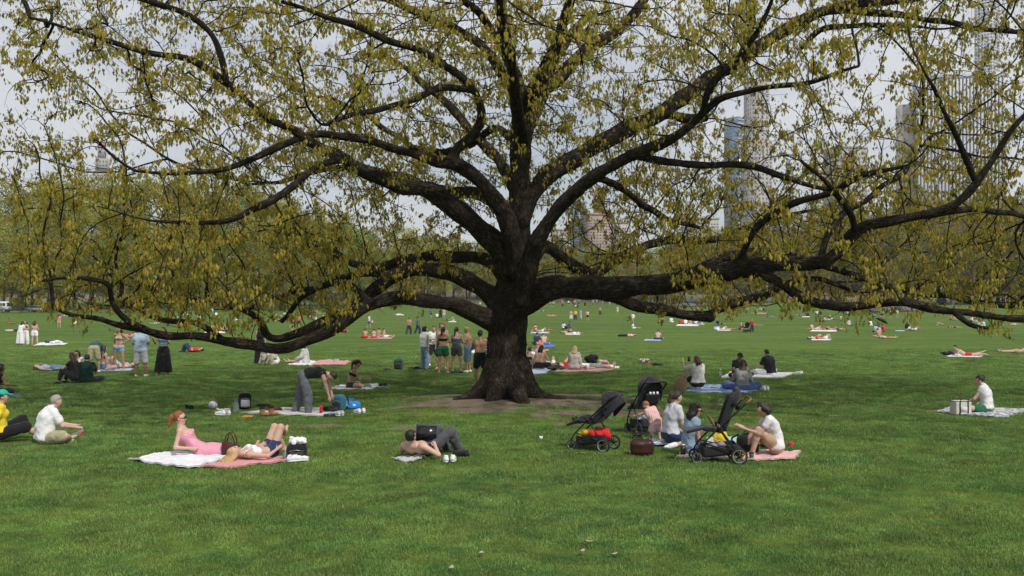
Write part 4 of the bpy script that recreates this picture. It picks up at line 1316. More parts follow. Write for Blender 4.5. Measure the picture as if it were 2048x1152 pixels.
# ================================================================== PEOPLE
SK = {'fair': (.52, .33, .25), 'pink': (.58, .36, .29), 'tan': (.42, .24, .155), 'brown': (.25, .13, .075), 'olive': (.46, .29, .20)}
def sk(k): return skin(k, SK[k])
HC = {'black': (.012, .010, .009), 'dark': (.030, .019, .013), 'brown': (.075, .040, .022), 'red': (.26, .075, .022), 'blond': (.42, .28, .12), 'grey': (.30, .28, .26), 'ginger': (.30, .11, .035)}
def hair_mat(k): return mat('hair_' + k, HC[k], .55, .35, 60., .006, 0, 0, 90., .4)
CC = {'white': (.74, .74, .75), 'cream': (.62, .57, .47), 'black': (.016, .016, .018), 'charcoal': (.045, .047, .052), 'grey': (.26, .27, .28), 'lightgrey': (.45, .46, .46),
      'yellow': (.72, .55, .03), 'teal': (.02, .36, .28), 'khaki': (.36, .33, .20), 'pink': (.62, .20, .30), 'palepink': (.66, .40, .38), 'red': (.50, .03, .025), 'green': (.02, .13, .06),
      'darkgreen': (.012, .045, .03), 'navy': (.025, .04, .11), 'blue': (.05, .13, .42), 'paleblue': (.42, .52, .66), 'denim': (.10, .17, .30), 'paledenim': (.30, .40, .52),
      'jeans': (.20, .28, .38), 'tan': (.42, .28, .17), 'orange': (.46, .17, .05), 'maroon': (.07, .018, .02), 'lilac': (.38, .33, .48), 'slate': (.10, .13, .18), 'bluetop': (.16, .33, .45), 'beige': (.50, .43, .33), 'salmon': (.46, .24, .20), 'petrol': (.03, .09, .10)}
def cm_(k): return cloth(k, CC[k])
M_EYE = mat('eye_dark', (.02, .015, .012), .3, .1, 5)
M_LIP = mat('lips', (.38, .14, .11), .5, .05, 20)
M_SHADES = mat('sunglass_lens', (.01, .01, .012), .12, .1, 5, 0, 0, 0, None, .6)

D0 = (0, 0, -1)
def pose(tor=(0, 0, 1), tor2=None, fwd=(0, 1, 0), pfwd=None, hup=None, hf=None, la=((-.12, 0, -1), (-.05, .1, -1)), ra=((.12, 0, -1), (.05, .1, -1)),
         ll=((-.10, .03, -1), (-.04, -.03, -1), (-.25, 1, -.1)), rl=((.13, .10, -1), (.06, -.12, -1), (.3, 1, -.1)), lift=0.):
    return dict(tor=tor, tor2=tor2 or tor, fwd=fwd, pfwd=pfwd or fwd, hup=hup or tor2 or tor, hf=hf or fwd, la=la, ra=ra, ll=ll, rl=rl, lift=lift)
class Body:
    """joints of a posed figure, 1.72 m tall at scale 1"""
    def __init__(s, ps, fem=False, stout=0., sc=1., kid=False):
        s.fem, s.k, s.sc = fem, sc, sc
        k = sc; s.g = stout
        T1, T2 = nrm(ps['tor']), nrm(ps['tor2'])
        s.T1, s.T2 = T1, T2
        s.R1 = nrm(np.cross(ps['pfwd'], T1)); s.R2 = nrm(np.cross(ps['fwd'], T2))
        s.F1 = np.cross(T1, s.R1); s.F2 = np.cross(T2, s.R2)
        s.pel = np.zeros(3)
        s.waist = s.pel + .15 * k * T1
        s.chest = s.pel + .20 * k * T1 + .14 * k * T2
        s.sh0 = s.chest + .12 * k * T2
        s.neck = s.chest + .165 * k * T2
        s.U = nrm(ps['hup']); hf = np.asarray(ps['hf'], float); s.HF = nrm(hf - s.U * (hf @ s.U)); s.HR = np.cross(s.HF, s.U)
        hk = k * (1.28 if kid else 1.0); s.hk = hk
        s.head = s.neck + .155 * hk * nrm(.75 * s.U + .25 * T2) + .018 * hk * s.HF
        sw = (.158 if fem else .178) * k
        hw = (.098 if fem else .088) * k
        s.shd, s.elb, s.wri, s.hnd, s.hip, s.kne, s.ank, s.toe, s.hdir = [], [], [], [], [], [], [], [], []
        ak = k * (.85 if kid else 1); lk = k * (.80 if kid else 1)
        for sd, arm, leg in ((-1, ps['la'], ps['ll']), (1, ps['ra'], ps['rl'])):
            a = s.sh0 + sd * sw * s.R2
            e = a + .285 * ak * nrm(arm[0]); w = e + .245 * ak * nrm(arm[1]); hd = nrm(arm[2] if len(arm) > 2 else arm[1])
            s.shd.append(a); s.elb.append(e); s.wri.append(w); s.hnd.append(w + .085 * ak * hd); s.hdir.append(hd)
            h = s.pel + sd * hw * s.R1 - .02 * k * T1
            kn = h + .425 * lk * nrm(leg[0]); an = kn + .415 * lk * nrm(leg[1]); to = an + .17 * lk * nrm(leg[2])
            s.hip.append(h); s.kne.append(kn); s.ank.append(an); s.toe.append(to)
        zs = [(s.pel - 0)[2] - .115 * k, *[q[2] - .05 * k for q in s.kne], *[q[2] - .045 * k for q in s.ank], *[q[2] - .035 * k for q in s.toe], *[q[2] - .035 * k for q in s.elb], *[q[2] - .025 * k for q in s.hnd], s.chest[2] - .12 * k, s.head[2] - .10 * hk]
        dz = -min(zs) + ps['lift']
        for nm in ('pel', 'waist', 'chest', 'sh0', 'neck', 'head'): setattr(s, nm, getattr(s, nm) + (0, 0, dz))
        for nm in ('shd', 'elb', 'wri', 'hnd', 'hip', 'kne', 'ank', 'toe'): setattr(s, nm, [q + (0, 0, dz) for q in getattr(s, nm)])
        al = np.array([s.pel, s.chest, s.neck, s.head, *s.shd, *s.elb, *s.wri, *s.hnd, *s.hip, *s.kne, *s.ank, *s.toe])
        s.lo, s.hi = al.min(0) - .20 * k, al.max(0) + .20 * k
    def torso(s, f, o=0., kk=.05, upper=True, lower=True):
        k = s.k; g = s.g
        wr = (.078 if s.fem else .092) * k + .05 * g; hr = (.104 if s.fem else .098) * k + .03 * g; cr = (.092 if s.fem else .104) * k + .02 * g
        for i, sd in ((0, -1), (1, 1)):
            hp = s.pel + sd * (.078 if s.fem else .072) * k * s.R1 + .01 * s.F1
            wp = s.waist + sd * (.052 if s.fem else .060) * k * s.R1 + .04 * g * s.F1
            cp = s.chest + sd * (.070 if s.fem else .085) * k * s.R2
            if lower: f.cone(hp, wp, hr + o, wr + o, kk)
            if upper:
                f.cone(wp, cp, wr + o, cr + o, kk)
                f.cone(cp, s.shd[i] * .85 + s.sh0 * .15, cr * .92 + o, .058 * k + o, kk)
                if s.fem: f.cone(s.chest + sd * .068 * k * s.R2 + .075 * k * s.F2, s.chest + sd * .068 * k * s.R2 + .06 * k * s.F2, .058 * k + o, .06 * k + o, .03)
        if lower: f.cone(s.hip[0], s.hip[1], hr * .92 + o, hr * .92 + o, kk)
        if upper: f.cone(s.sh0 - .05 * k * s.T2, s.neck, .075 * k + o, .056 * k + o, .04)
    def arms(s, f, o=0., upto=2., hand=True, kk=.02, wide=0.):
        k = s.k; q = .84 if s.fem else 1.
        for i in (0, 1):
            u = min(1, upto)
            e = s.shd[i] + (s.elb[i] - s.shd[i]) * u
            f.cone(s.shd[i], e, .054 * k * q + o, (.054 - .014 * u) * k * q + o + wide * u, kk + .01)
            if upto > 1:
                v = upto - 1
                w = s.elb[i] + (s.wri[i] - s.elb[i]) * v
                f.cone(s.elb[i], w, .041 * k * q + o, (.041 - .014 * v) * k * q + o + wide, kk)
        if hand:
            for i in (0, 1):
                f.cone(s.wri[i], s.hnd[i], .026 * k, .033 * k, .015)
    def legs(s, f, o=0., upto=2., kk=.03, wide=0.):
        k = s.k; q = 1.03 if s.fem else 1.
        for i in (0, 1):
            u = min(1, upto)
            f.cone(s.hip[i], s.hip[i] + (s.kne[i] - s.hip[i]) * u, .088 * k * q + o, (.088 - .032 * u) * k * q + o + wide * min(1, u), kk)
            if upto > 1:
                v = upto - 1
                m = s.kne[i] + (s.ank[i] - s.kne[i]) * min(v, .35)
                f.cone(s.kne[i], m, .056 * k + o + wide * .9, .057 * k + o + wide, kk)
                if v > .35:
                    e = s.kne[i] + (s.ank[i] - s.kne[i]) * v
                    f.cone(m, e, .057 * k + o + wide, (.038 + .02 * (1 - v)) * k + o + wide, kk)
    def feet(s, f, o=0., kk=.02, only=None):
        k = s.k
        for i in ((0, 1) if only is None else (only,)):
            dn = nrm(s.ank[i] - s.kne[i])
            he = s.ank[i] + dn * .03 * k - nrm(s.toe[i] - s.ank[i]) * .035 * k
            f.cone(he, s.toe[i] + dn * .025 * k, .036 * k + o, .026 * k + o, kk)
            f.cone(s.ank[i], .5 * s.ank[i] + .5 * s.toe[i] + dn * .02 * k, .036 * k + o, .034 * k + o, kk)
    def headf(s, f, o=0., face=True):
        k = s.hk; h, U, Fw, Rr = s.head, s.U, s.HF, s.HR
        ax = [Rr, Fw, U]
        f.ell(h + .015 * k * U, ax, np.array([.073, .092, .100]) * k + o, .01)
        f.cone(h - .03 * k * U + .03 * k * Fw, h - .078 * k * U + .058 * k * Fw, .060 * k + o, .034 * k + o, .03)
        if face:
            f.cone(h - .002 * k * U + .090 * k * Fw, h - .028 * k * U + .104 * k * Fw, .008 * k, .015 * k, .012)
            for sd in (-1, 1):
                f.ell(h + sd * .078 * k * Rr - .012 * k * U - .005 * k * Fw, ax, np.array([.010, .020, .030]) * k, .006)
                f.cone(h + sd * .03 * k * Rr + .012 * k * U + .08 * k * Fw, h + sd * .03 * k * Rr - .03 * k * U + .07 * k * Fw, .012 * k, .02 * k, .02)
        f.cone(s.neck - .03 * s.k * s.T2, h - .05 * k * U, .056 * s.k + o, .05 * k + o, .02)
def hand_fingers(mb, b):
    """five fingers on each hand, unequal and bent, rooted in the palm"""
    k = b.k * (1 if b.hk == b.k else 1.1)
    for i in (0, 1):
        d = b.hdir[i]; side = nrm(np.cross(d, b.F2 + .3 * b.T2 + 1e-3)); pal = nrm(np.cross(side, d))
        r0 = b.hnd[i] - d * .01
        for j, (o, L) in enumerate(((-.024, .062), (-.008, .074), (.008, .070), (.023, .055))):
            a = r0 + side * o * k + d * .012 * k
            m = a + (d * .6 + pal * .12) * L * .62 * k; e = m + (d * .35 + pal * .5) * L * .6 * k
            mb.tube([a, m, e], [.0095 * k, .0088 * k, .0065 * k], 5)
        a = b.wri[i] + d * .028 * k + side * (-.024) * k
        mb.tube([a, a + (d * .5 - side * .6 + pal * .2) * .04 * k, a + (d * .9 - side * .55 + pal * .5) * .062 * k], [.0125 * k, .0105 * k, .008 * k], 5)

def make_person_meshes(ps, look, h=.02, fem=False, stout=0., sc=1., kid=False, fine=False):
    """returns ordered [(part name, mesh, material)], first is the body"""
    b = Body(ps, fem, stout, sc, kid)
    base = Field(b.lo, b.hi, h)
    k = b.k
    out = []
    f = base.like()
    b.torso(f); b.legs(f); b.arms(f); b.feet(f); b.headf(f, face=(h < .035))
    v, q = f.surf()
    skm = sk(look.get('skin', 'fair'))
    if fine:
        fs = [q]; vs = [v]; n0 = len(v); fm = [np.zeros(len(q), int)]
        mb = MB(); hand_fingers(mb, b)
        hv = np.concatenate(mb.v); hq = np.concatenate(mb.q); ht = np.concatenate(mb.t)
        ex = MB(); hkk = b.hk
        for sd in (-1, 1):
            c = b.head + sd * .030 * hkk * b.HR + .004 * hkk * b.U + .083 * hkk * b.HF
            ex.tube([c - b.HR * .013 * hkk, c - b.HR * .006 * hkk + b.HF * .002, c + b.HR * .006 * hkk + b.HF * .002, c + b.HR * .013 * hkk], [.003, .0085, .0085, .003], 6)
            c2 = c + .022 * hkk * b.U + .004 * hkk * b.HF
            ex.tube([c2 - b.HR * .018 * hkk, c2 + b.HF * .003, c2 + b.HR * .018 * hkk], [.003, .005, .003], 5)
        ne = len(np.concatenate(ex.q)); nte = len(np.concatenate(ex.t))
        lp = MB(); c = b.head - .052 * hkk * b.U + .092 * hkk * b.HF
        lp.tube([c - b.HR * .022 * hkk, c + b.HF * .004, c + b.HR * .022 * hkk], [.003, .008, .003], 6)
        allv = [v, hv, np.concatenate(ex.v), np.concatenate(lp.v)]
        o1, o2, o3 = len(v), len(v) + len(hv), len(v) + len(hv) + len(allv[2])
        quads = np.concatenate([q, hq + o1, np.concatenate(ex.q) + o2, np.concatenate(lp.q) + o3])
        tris = np.concatenate([ht + o1, np.concatenate(ex.t) + o2, np.concatenate(lp.t) + o3])
        mi = np.concatenate([np.zeros(len(q) + len(hq)), np.ones(ne), np.full(len(np.concatenate(lp.q)), 2), np.zeros(len(ht)), np.ones(nte), np.full(len(np.concatenate(lp.t)), 2)])
        me = mesh_np('person', np.concatenate(allv), [quads, tris], None, True, [skm, M_EYE, M_LIP], mi)
    else:
        me = mesh_np('person', v, q, skm)
    out.append(('person', me, skm))
    off = max(.012, h * .55)
    X_, Y_, Z_ = base.grid((0, 0, 0), base.n)
    fold = (np.sin(X_ * 31 + 2.2 * np.sin(Z_ * 17 + Y_ * 9)) * np.sin(Y_ * 27 + 2.0 * np.sin(Z_ * 23 - X_ * 11)) + .6 * np.sin(Z_ * 41 + 2.5 * np.sin(X_ * 13 + Y_ * 15))).astype(np.float32) if h < .0245 else None
    strand = (np.sin(X_ * 150 + 2 * np.sin(Z_ * 30)) * np.sin(Y_ * 140 + 2 * np.sin(Z_ * 35)) + .8 * np.sin(Z_ * 38 + X_ * 25 + 2 * np.sin(Y_ * 30))).astype(np.float32) if h < .0245 else None
    def put(name, fld, m):
        if fold is not None:
            if name in ('shirt', 'trousers', 'skirt', 'dress', 'vest'): fld.a = fld.a + .0055 * fold
            elif name == 'shorts': fld.a = fld.a + .004 * fold
            elif name == 'hair': fld.a = fld.a + .0045 * strand
        mm = fld.mesh(name, m)
        if mm: out.append((name, mm, m))
    for gmt in look.get('wear', []):
        t = gmt[0]; m = gmt[1]; o = dict(gmt[2]) if len(gmt) > 2 else {}
        m = cm_(m) if isinstance(m, str) else m
        fl = base.like()
        if t == 'top':
            b.torso(fl, off + o.get('loose', 0), .05)
            hem = b.pel + b.T1 * o.get('hem', .0) * k
            fl.plane(hem, -b.T1)
            if 'up' in o: fl.plane(b.pel + b.T2 * o['up'] * k, b.T2)
            sl = o.get('sleeve', .55)
            if sl > 0:
                f2 = base.like(); b.arms(f2, off + o.get('loose', 0) * .6, sl, False, .02, o.get('cuff', .012))
                f2.a = np.minimum(f2.a, fl.a); fl = f2
            fl.cut_ball(b.neck + .02 * k * b.T2 + .02 * k * b.F2 * o.get('vneck', 1), (.072 if sl > 0 else .09) * k + o.get('scoop', 0) * k)
            put(o.get('name', 'shirt'), fl, m)
        elif t == 'band':                                   # bikini top, bra, tube top
            b.torso(fl, off * .8, .05)
            fl.plane(b.pel + b.T2 * o.get('lo', .27) * k, -b.T2).plane(b.pel + b.T2 * o.get('hi', .39) * k, b.T2)
            put(o.get('name', 'top'), fl, m)
            mb = MB()
            for i in (0, 1):
                sd = (-1, 1)[i]
                a = b.chest + sd * .07 * k * b.R2; c = b.sh0 + sd * .09 * k * b.R2 + .055 * k * b.T2
                mb.tube([a + .115 * k * b.F2 + .02 * k * b.T2, c + .03 * k * b.F2, c - .03 * k * b.F2, a - .10 * k * b.F2], .009, 4)
            if o.get('strap', True): out.append(('strap', mb.mesh('strap', m, True), m))
        elif t == 'bottom':
            ln = o.get('len', .45); lo_ = o.get('loose', 0.)
            b.torso(fl, off + lo_ * .3, .04, upper=False)
            fl.plane(b.pel + b.T1 * o.get('rise', .10) * k, b.T1)
            f2 = base.like(); b.legs(f2, off + lo_ * .6, ln, .03, o.get('wide', lo_))
            if ln < .3:
                f2.plane(b.pel - .02 * k * b.T1 + .0 * b.F1, nrm(b.kne[0] + b.kne[1] - 2 * b.pel) * 0 + nrm(.5 * (b.kne[0] + b.kne[1]) - b.pel)) if False else None
            fl.union(f2)
            put(o.get('name', 'shorts' if ln < .99 else 'trousers'), fl, m)
        elif t == 'skirt':
            b.torso(fl, off, .04, upper=False)
            fl.plane(b.pel + b.T1 * .13 * k, b.T1)
            c0 = b.pel; ln = o.get('len', .9)
            c1 = .5 * (b.kne[0] + b.kne[1]) if ln <= .5 else .5 * (b.ank[0] + b.ank[1])
            f2 = base.like(); e = c0 + (c1 - c0) * (ln if ln > .5 else 1)
            r = o.get('r', .2)
            for i in (0, 1):
                tgt = (b.kne[i] if ln <= .5 else b.ank[i]); e_ = b.hip[i] + (tgt - b.hip[i]) * (ln if ln > .5 else 1)
                f2.cone(b.hip[i], e_, .115 * k, r * k, .06)
            f2.plane(e, nrm(e - c0))
            fl.union(f2); put('skirt', fl, m)
        elif t == 'shoes':
            for i in (0, 1):
                f2 = base.like(); b.feet(f2, off * .9, only=i); put('shoe', f2, m)
        elif t == 'socks':
            for i in (0, 1):
                f2 = base.like(); f2.cone(b.ank[i], b.ank[i] + (b.kne[i] - b.ank[i]) * o.get('len', .3), .04 * k + off * .7, .05 * k + off * .7, .01); put('sock', f2, m)
        elif t == 'cap':
            kk = b.hk; h0 = b.head + .03 * kk * b.U
            fl.ell(h0, [b.HR, b.HF, b.U], np.array([.089, .108, .105]) * kk, .01)
            fl.plane(h0 + .005 * kk * b.U, -b.U)
            fd = b.HF * (-1 if o.get('back') else 1)
            f2 = base.like(); f2.ell(h0 + fd * .125 * kk + .012 * kk * b.U, [b.HR, b.HF, b.U], np.array([.075, .085, max(.012, h * .7)]) * kk, .0)
            fl.union(f2); put('cap', fl, m)
        elif t == 'shades':
            kk = b.hk; mb = MB(); c = b.head + .006 * kk * b.U + .094 * kk * b.HF
            for sd in (-1, 1):
                cc = c + sd * .034 * kk * b.HR
                mb.tube([cc - b.HR * .024 * kk, cc - b.HR * .018 * kk, cc + b.HR * .018 * kk, cc + b.HR * .024 * kk], [.006, .019, .019, .006], 8)
                mb.tube([cc + sd * .026 * kk * b.HR, b.head + sd * .084 * kk * b.HR + .006 * kk * b.U - .0 * b.HF], .005, 4)
            mb.tube([c - b.HR * .012 * kk, c + b.HR * .012 * kk], .004, 4)
            out.append(('sunglasses', mb.mesh('sunglasses', M_SHADES, True), M_SHADES))
    # hair
    hs = look.get('hair')
    if hs:
        st, colr = hs; kk = b.hk; fl = base.like(); ax = [b.HR, b.HF, b.U]; h0 = b.head
        fl.ell(h0 + .024 * kk * b.U - .010 * kk * b.HF, ax, np.array([.084, .098, .103]) * kk, .01)
        if st in ('curly', 'bushy'):
            for j in range(16):
                an = j * 2.4; zz = .09 - .012 * j
                fl.ell(h0 - .02 * kk * b.HF + kk * (.075 * math.cos(an) * b.HR + .06 * math.sin(an) * b.HF) + zz * kk * b.U, ax, np.array([.042, .042, .042]) * kk, .02)
        fc = fl.coord(h0, b.HF); uc = fl.coord(h0, b.U)
        face = np.maximum(-(fc - .018 * kk), uc - .052 * kk)
        fl.a = np.maximum(fl.a, -face.astype(np.float32))
        low = {'short': -.055, 'bun': -.05, 'pony': -.05, 'curly': -.12}.get(st, -.075)
        fl.a = np.maximum(fl.a, (low * kk - uc).astype(np.float32))
        bk = h0 - .07 * kk * b.HF
        gd = look.get('fall')
        gd = nrm(gd) if gd is not None else nrm(np.array([0, 0, -1.]) - .12 * b.HF)
        if st in ('long', 'mid', 'curly'):
            L = {'long': .40, 'mid': .22, 'curly': .20}[st] * k * look.get('hl', 1.)
            for sd, rr in ((0, .062), (-1, .045), (1, .045)):
                a = h0 + sd * .062 * kk * b.HR - .03 * kk * b.HF
                e = a + gd * L + sd * .02 * b.HR - .06 * k * b.F2
                m_ = .5 * (a + e) - .035 * k * b.F2
                fl.cone(a, m_, rr * kk, rr * kk * .95, .03); fl.cone(m_, e, rr * kk * .95, rr * .55 * kk, .03)
        if st == 'pony':
            t0 = bk + .05 * kk * b.U
            t1 = t0 - .06 * kk * b.HF - .02 * kk * b.U; t2 = t1 + gd * .13 * k - .02 * b.HF; t3 = t2 + gd * .14 * k * look.get('hl', 1.)
            fl.cone(t0, t1, .03 * kk, .036 * kk, .015); fl.cone(t1, t2, .038 * kk, .034 * kk, .015); fl.cone(t2, t3, .034 * kk, .012 * kk, .015)
        if st == 'bun':
            fl.ell(bk - .03 * kk * b.HF + .05 * kk * b.U, ax, np.array([.045, .045, .045]) * kk, .015)
        put('hair', fl, hair_mat(colr))
    return out, b
def person_obj(parts, loc, rz, label, group=None, mats=None, scale=1.):
    root = None
    for i, (nm, me, m) in enumerate(parts):
        o = bpy.data.objects.new(nm, me)
        COL.objects.link(o)
        if i == 0:
            root = o; o.location = loc; o.rotation_euler = (0, 0, rz); o.scale = (scale,) * 3
            tag(o, label, 'person', group)
        else:
            o.parent = root
        if mats and nm in mats:
            o.material_slots[0].link = 'OBJECT'; o.material_slots[0].material = mats[nm]
    return root
def person(px, py, yaw, ps, look, label, group=None, h=.02, drop=.01, at=None, **kw):
    loc = np.array(at, float) if at is not None else GP(px, py)
    loc = loc - np.array([0, 0, drop])
    parts, b = make_person_meshes(ps, look, h, **kw)
    r = person_obj(parts, loc, R(yaw), label, group)
    PRESSED.append((loc[0], loc[1], .42 * kw.get('sc', 1.)))
    return r, b

# ------------------------------------------------------------------ poses (x right, y forward, z up)
STAND = pose()
STAND_HIP = pose(la=((-.75, -.25, -.75), (.75, .35, -.45)), ra=((.15, 0, -1), (.1, .1, -1)), ll=((-.14, .02, -1), (-.05, -.05, -1), (-.2, 1, -.1)), rl=((.22, -.05, -1), (.12, -.12, -1), (.2, 1, -.1)))
STAND_ARMS_UP = pose(la=((-.35, .35, -.85), (.1, .8, .55)), ra=((.35, .35, -.85), (-.1, .8, .55)))
STAND_FOLD = pose(la=((-.35, .25, -.9), (.8, .55, .1)), ra=((.35, .25, -.9), (-.8, .55, .1)))
STAND_PHONE = pose(la=((-.25, .2, -1), (.25, .95, .15)), ra=((.25, .2, -1), (-.25, .95, .15)), hup=(0, .25, 1), hf=(0, 1, -.3))
WALK = pose(tor=(0, .06, 1), la=((-.15, .35, -1), (-.05, .5, -.9)), ra=((.15, -.35, -1), (.05, -.05, -1)), ll=((-.05, -.28, -1), (0, -.5, -1), (0, .8, -.5)), rl=((.05, .38, -1), (0, -.02, -1), (0, 1, .1)))
BEND = pose(tor=(0, .92, .38), tor2=(0, .95, .05), fwd=(0, -.2, -1), pfwd=(0, .3, -1), hup=(0, .9, .25), hf=(0, .3, -1), la=((-.15, .25, -1), (-.02, .12, -1)), ra=((.15, .25, -1), (.02, .12, -1)), ll=((-.14, .0, -1), (-.05, -.12, -1), (-.1, 1, -.1)), rl=((.16, .08, -1), (.05, -.12, -1), (.1, 1, -.1)))
CROSS = pose(tor=(0, .12, 1), tor2=(0, .35, 1), hup=(0, .25, 1), hf=(0, 1, -.45), la=((-.30, .35, -.85), (.35, .85, -.15)), ra=((.30, .35, -.85), (-.35, .85, -.15)), ll=((-.78, .60, .10), (.95, .10, -.22), (.3, .9, -.1)), rl=((.78, .60, .10), (-.95, .22, -.22), (-.3, .9, -.1)))
KNEES = pose(tor=(0, -.05, 1), tor2=(0, .28, 1), hup=(0, .2, 1), hf=(0, 1, -.25), la=((-.2, .65, -.55), (.25, .95, -.05)), ra=((.2, .65, -.55), (-.25, .95, -.05)), ll=((-.15, .78, .58), (0, .30, -.95), (0, 1, -.15)), rl=((.15, .78, .58), (0, .30, -.95), (0, 1, -.15)))
LEGSOUT = pose(tor=(0, -.22, 1), tor2=(0, .02, 1), la=((-.35, -.45, -.9), (-.1, -.25, -1)), ra=((.35, -.45, -.9), (.1, -.25, -1)), ll=((-.1, 1, .05), (0, 1, -.05), (-.2, .4, .9)), rl=((.1, 1, .18), (0, 1, -.25), (.2, .4, .9)))
SUPINE = pose(tor=(0, -1, .02), fwd=(0, 0, 1), hup=(0, -1, .1), hf=(0, .12, 1), la=((-.6, .7, -.1), (-.2, .9, -.02)), ra=((.6, .7, -.1), (.2, .9, -.02)), ll=((-.1, 1, 0), (-.05, 1, 0), (-.2, .3, .9)), rl=((.1, 1, 0), (.05, 1, 0), (.2, .3, .9)))
SUPINE_K = pose(tor=(0, -1, .02), fwd=(0, 0, 1), hup=(0, -1, .1), hf=(0, .12, 1), la=((-.5, .7, .0), (.75, .4, .35)), ra=((.6, .7, -.1), (.2, .9, -.02)), ll=((-.1, .70, .72), (0, .42, -.9), (0, 1, -.1)), rl=((.1, .66, .75), (0, .42, -.9), (0, 1, -.1)))
PRONE = pose(tor=(0, .95, .22), tor2=(0, .8, .55), fwd=(0, .35, -1), pfwd=(0, .1, -1), hup=(0, .35, 1), hf=(0, 1, -.1), la=((-.15, .35, -.9), (.3, .9, -.1)), ra=((.15, .35, -.9), (-.3, .9, -.1)), ll=((-.1, -1, 0), (-.05, -1, .03), (0, -1, -.3)), rl=((.1, -1, 0), (.05, -.95, .25), (0, -.8, .4)))
PRONE_FLAT = pose(tor=(0, 1, .03), fwd=(0, 0, -1), hup=(0, 1, .1), hf=(.7, 0, -.6), la=((-.7, .6, -.05), (.5, .8, 0)), ra=((.7, .6, -.05), (-.5, .8, 0)), ll=((-.1, -1, 0), (-.05, -1, .02), (0, -1, -.3)), rl=((.1, -1, 0), (.05, -1, .02), (0, -1, -.3)))
ELBOWS = pose(tor=(0, -.78, .62), tor2=(0, -.55, .85), fwd=(0, .85, .5), hup=(0, -.05, 1), hf=(0, 1, -.05), la=((-.22, -.25, -1), (-.1, .98, -.08)), ra=((.22, -.25, -1), (.1, .98, -.08)), ll=((-.1, 1, -.06), (.05, 1, -.06), (-.1, .4, .9)), rl=((.1, 1, -.04), (-.05, 1, -.08), (.1, .4, .9)))
LOUNGE = pose(tor=(0, -.99, .12), tor2=(0, -.95, .30), fwd=(0, .28, .95), hup=(0, -.22, .97), hf=(0, .97, .1), la=((-.40, .55, -.35), (.45, .80, .30)), ra=((.74, .12, -.38), (-.58, .72, .42)), ll=((.42, .62, .64), (.05, .60, -.80), (0, 1, -.1)), rl=((.62, .50, .64), (.08, .55, -.82), (0, 1, -.1)))
KNEEL = pose(tor=(0, .12, 1), tor2=(0, .22, 1), hf=(0, 1, -.25), la=((-.2, .2, -1), (.1, .7, -.6)), ra=((.2, .2, -1), (-.1, .7, -.6)), ll=((-.2, .95, -.30), (-.05, -1, -.08), (0, -1, -.2)), rl=((.2, .95, -.30), (.05, -1, -.08), (0, -1, -.2)))
SIDE_SIT = pose(tor=(.05, 0, 1), tor2=(0, .18, 1), hf=(0, 1, -.3), la=((-.2, .3, -.9), (.2, .9, -.2)), ra=((.25, -.1, -1), (.1, .1, -1)), ll=((-.45, .9, .05), (.9, -.35, -.15), (.7, -.6, -.1)), rl=((.75, .65, .02), (.3, -.95, -.05), (.2, -1, -.1)))

# ------------------------------------------------------------------ foreground and middle people
HN = .0195
C4 = lambda *w: list(w)
# left edge
person(2, 884, -62, pose(tor=(0, -.12, 1), tor2=(0, .06, 1), hf=(0, 1, -.2), la=((-.3, -.35, -.9), (-.1, -.1, -1)), ra=((.30, -.30, -.9), (.05, -.05, -1)), ll=((-.2, .80, .45), (.1, .6, -.8), (0, 1, -.1)), rl=((.2, .9, .25), (0, .75, -.55), (0, 1, 0))),
       dict(skin='fair', wear=[('top', 'yellow', dict(loose=.012)), ('bottom', 'black', dict(len=1.05, loose=.02)), ('cap', 'teal')], hair=('short', 'dark')),
       'woman in a yellow T-shirt and teal cap leaning back on her hand', h=HN, fem=True, fine=True)
person(88, 886, -52, pose(tor=(0, .02, 1), tor2=(0, .46, 1), hup=(0, .35, 1), hf=(0, 1, -.35), la=((-.25, .55, -.8), (.4, .9, -.2)), ra=((.30, .5, -.85), (-.25, .9, -.2)), ll=((-.78, .60, .10), (.95, .10, -.22), (.3, .9, -.1)), rl=((.80, .56, .12), (-.85, .42, -.18), (.1, .8, .4))),
       dict(skin='pink', wear=[('top', 'white', dict(loose=.028, sleeve=.62, hem=-.05)), ('bottom', 'khaki', dict(len=.85, loose=.03)), ('shoes', 'cream')], hair=('short', 'grey')),
       'grey-haired man in a white T-shirt and khaki shorts seated on the grass', h=HN, stout=.55, sc=1.03, fine=True)
person(-12, 792, -40, CROSS, dict(skin='brown', wear=[('top', 'black', dict(sleeve=0, loose=.01)), ('bottom', 'black', dict(len=1.9, loose=.01))], hair=('mid', 'black')),
       'person in a black vest seated beside a blue mat', h=.024, fem=True)
# seated pair in black and green with a friend behind
person(150, 767, 78, KNEES, dict(skin='fair', wear=[('top', 'black', dict(sleeve=.4)), ('bottom', 'black', dict(len=1.75, loose=.006)), ('shoes', 'black')], hair=('long', 'brown')),
       'woman all in black with long brown hair and knees drawn up', h=.024, fem=True)
person(172, 766, 12, CROSS, dict(skin='olive', wear=[('top', 'darkgreen', dict(loose=.02, sleeve=.6, hem=-.06)), ('bottom', 'charcoal', dict(len=1.8))], hair=('short', 'dark')),
       'man in a dark green T-shirt seated with his back turned', h=.024, sc=1.04, stout=.2)
person(160, 748, 170, CROSS, dict(skin='olive', wear=[('top', 'white', dict(sleeve=0)), ('bottom', 'denim', dict(len=.4)), ('shades', 'black')], hair=('long', 'dark')),
       'dark-haired woman in sunglasses seated facing the couple in black and green', h=.025, fem=True)
person(108, 742, -90, SUPINE, dict(skin='fair', wear=[('top', 'lilac', dict(sleeve=.5)), ('bottom', 'denim', dict(len=1.8, loose=.01))], hair=('mid', 'brown')), 'barefoot person in rolled blue jeans lying flat on the grass', h=.025, fem=True)
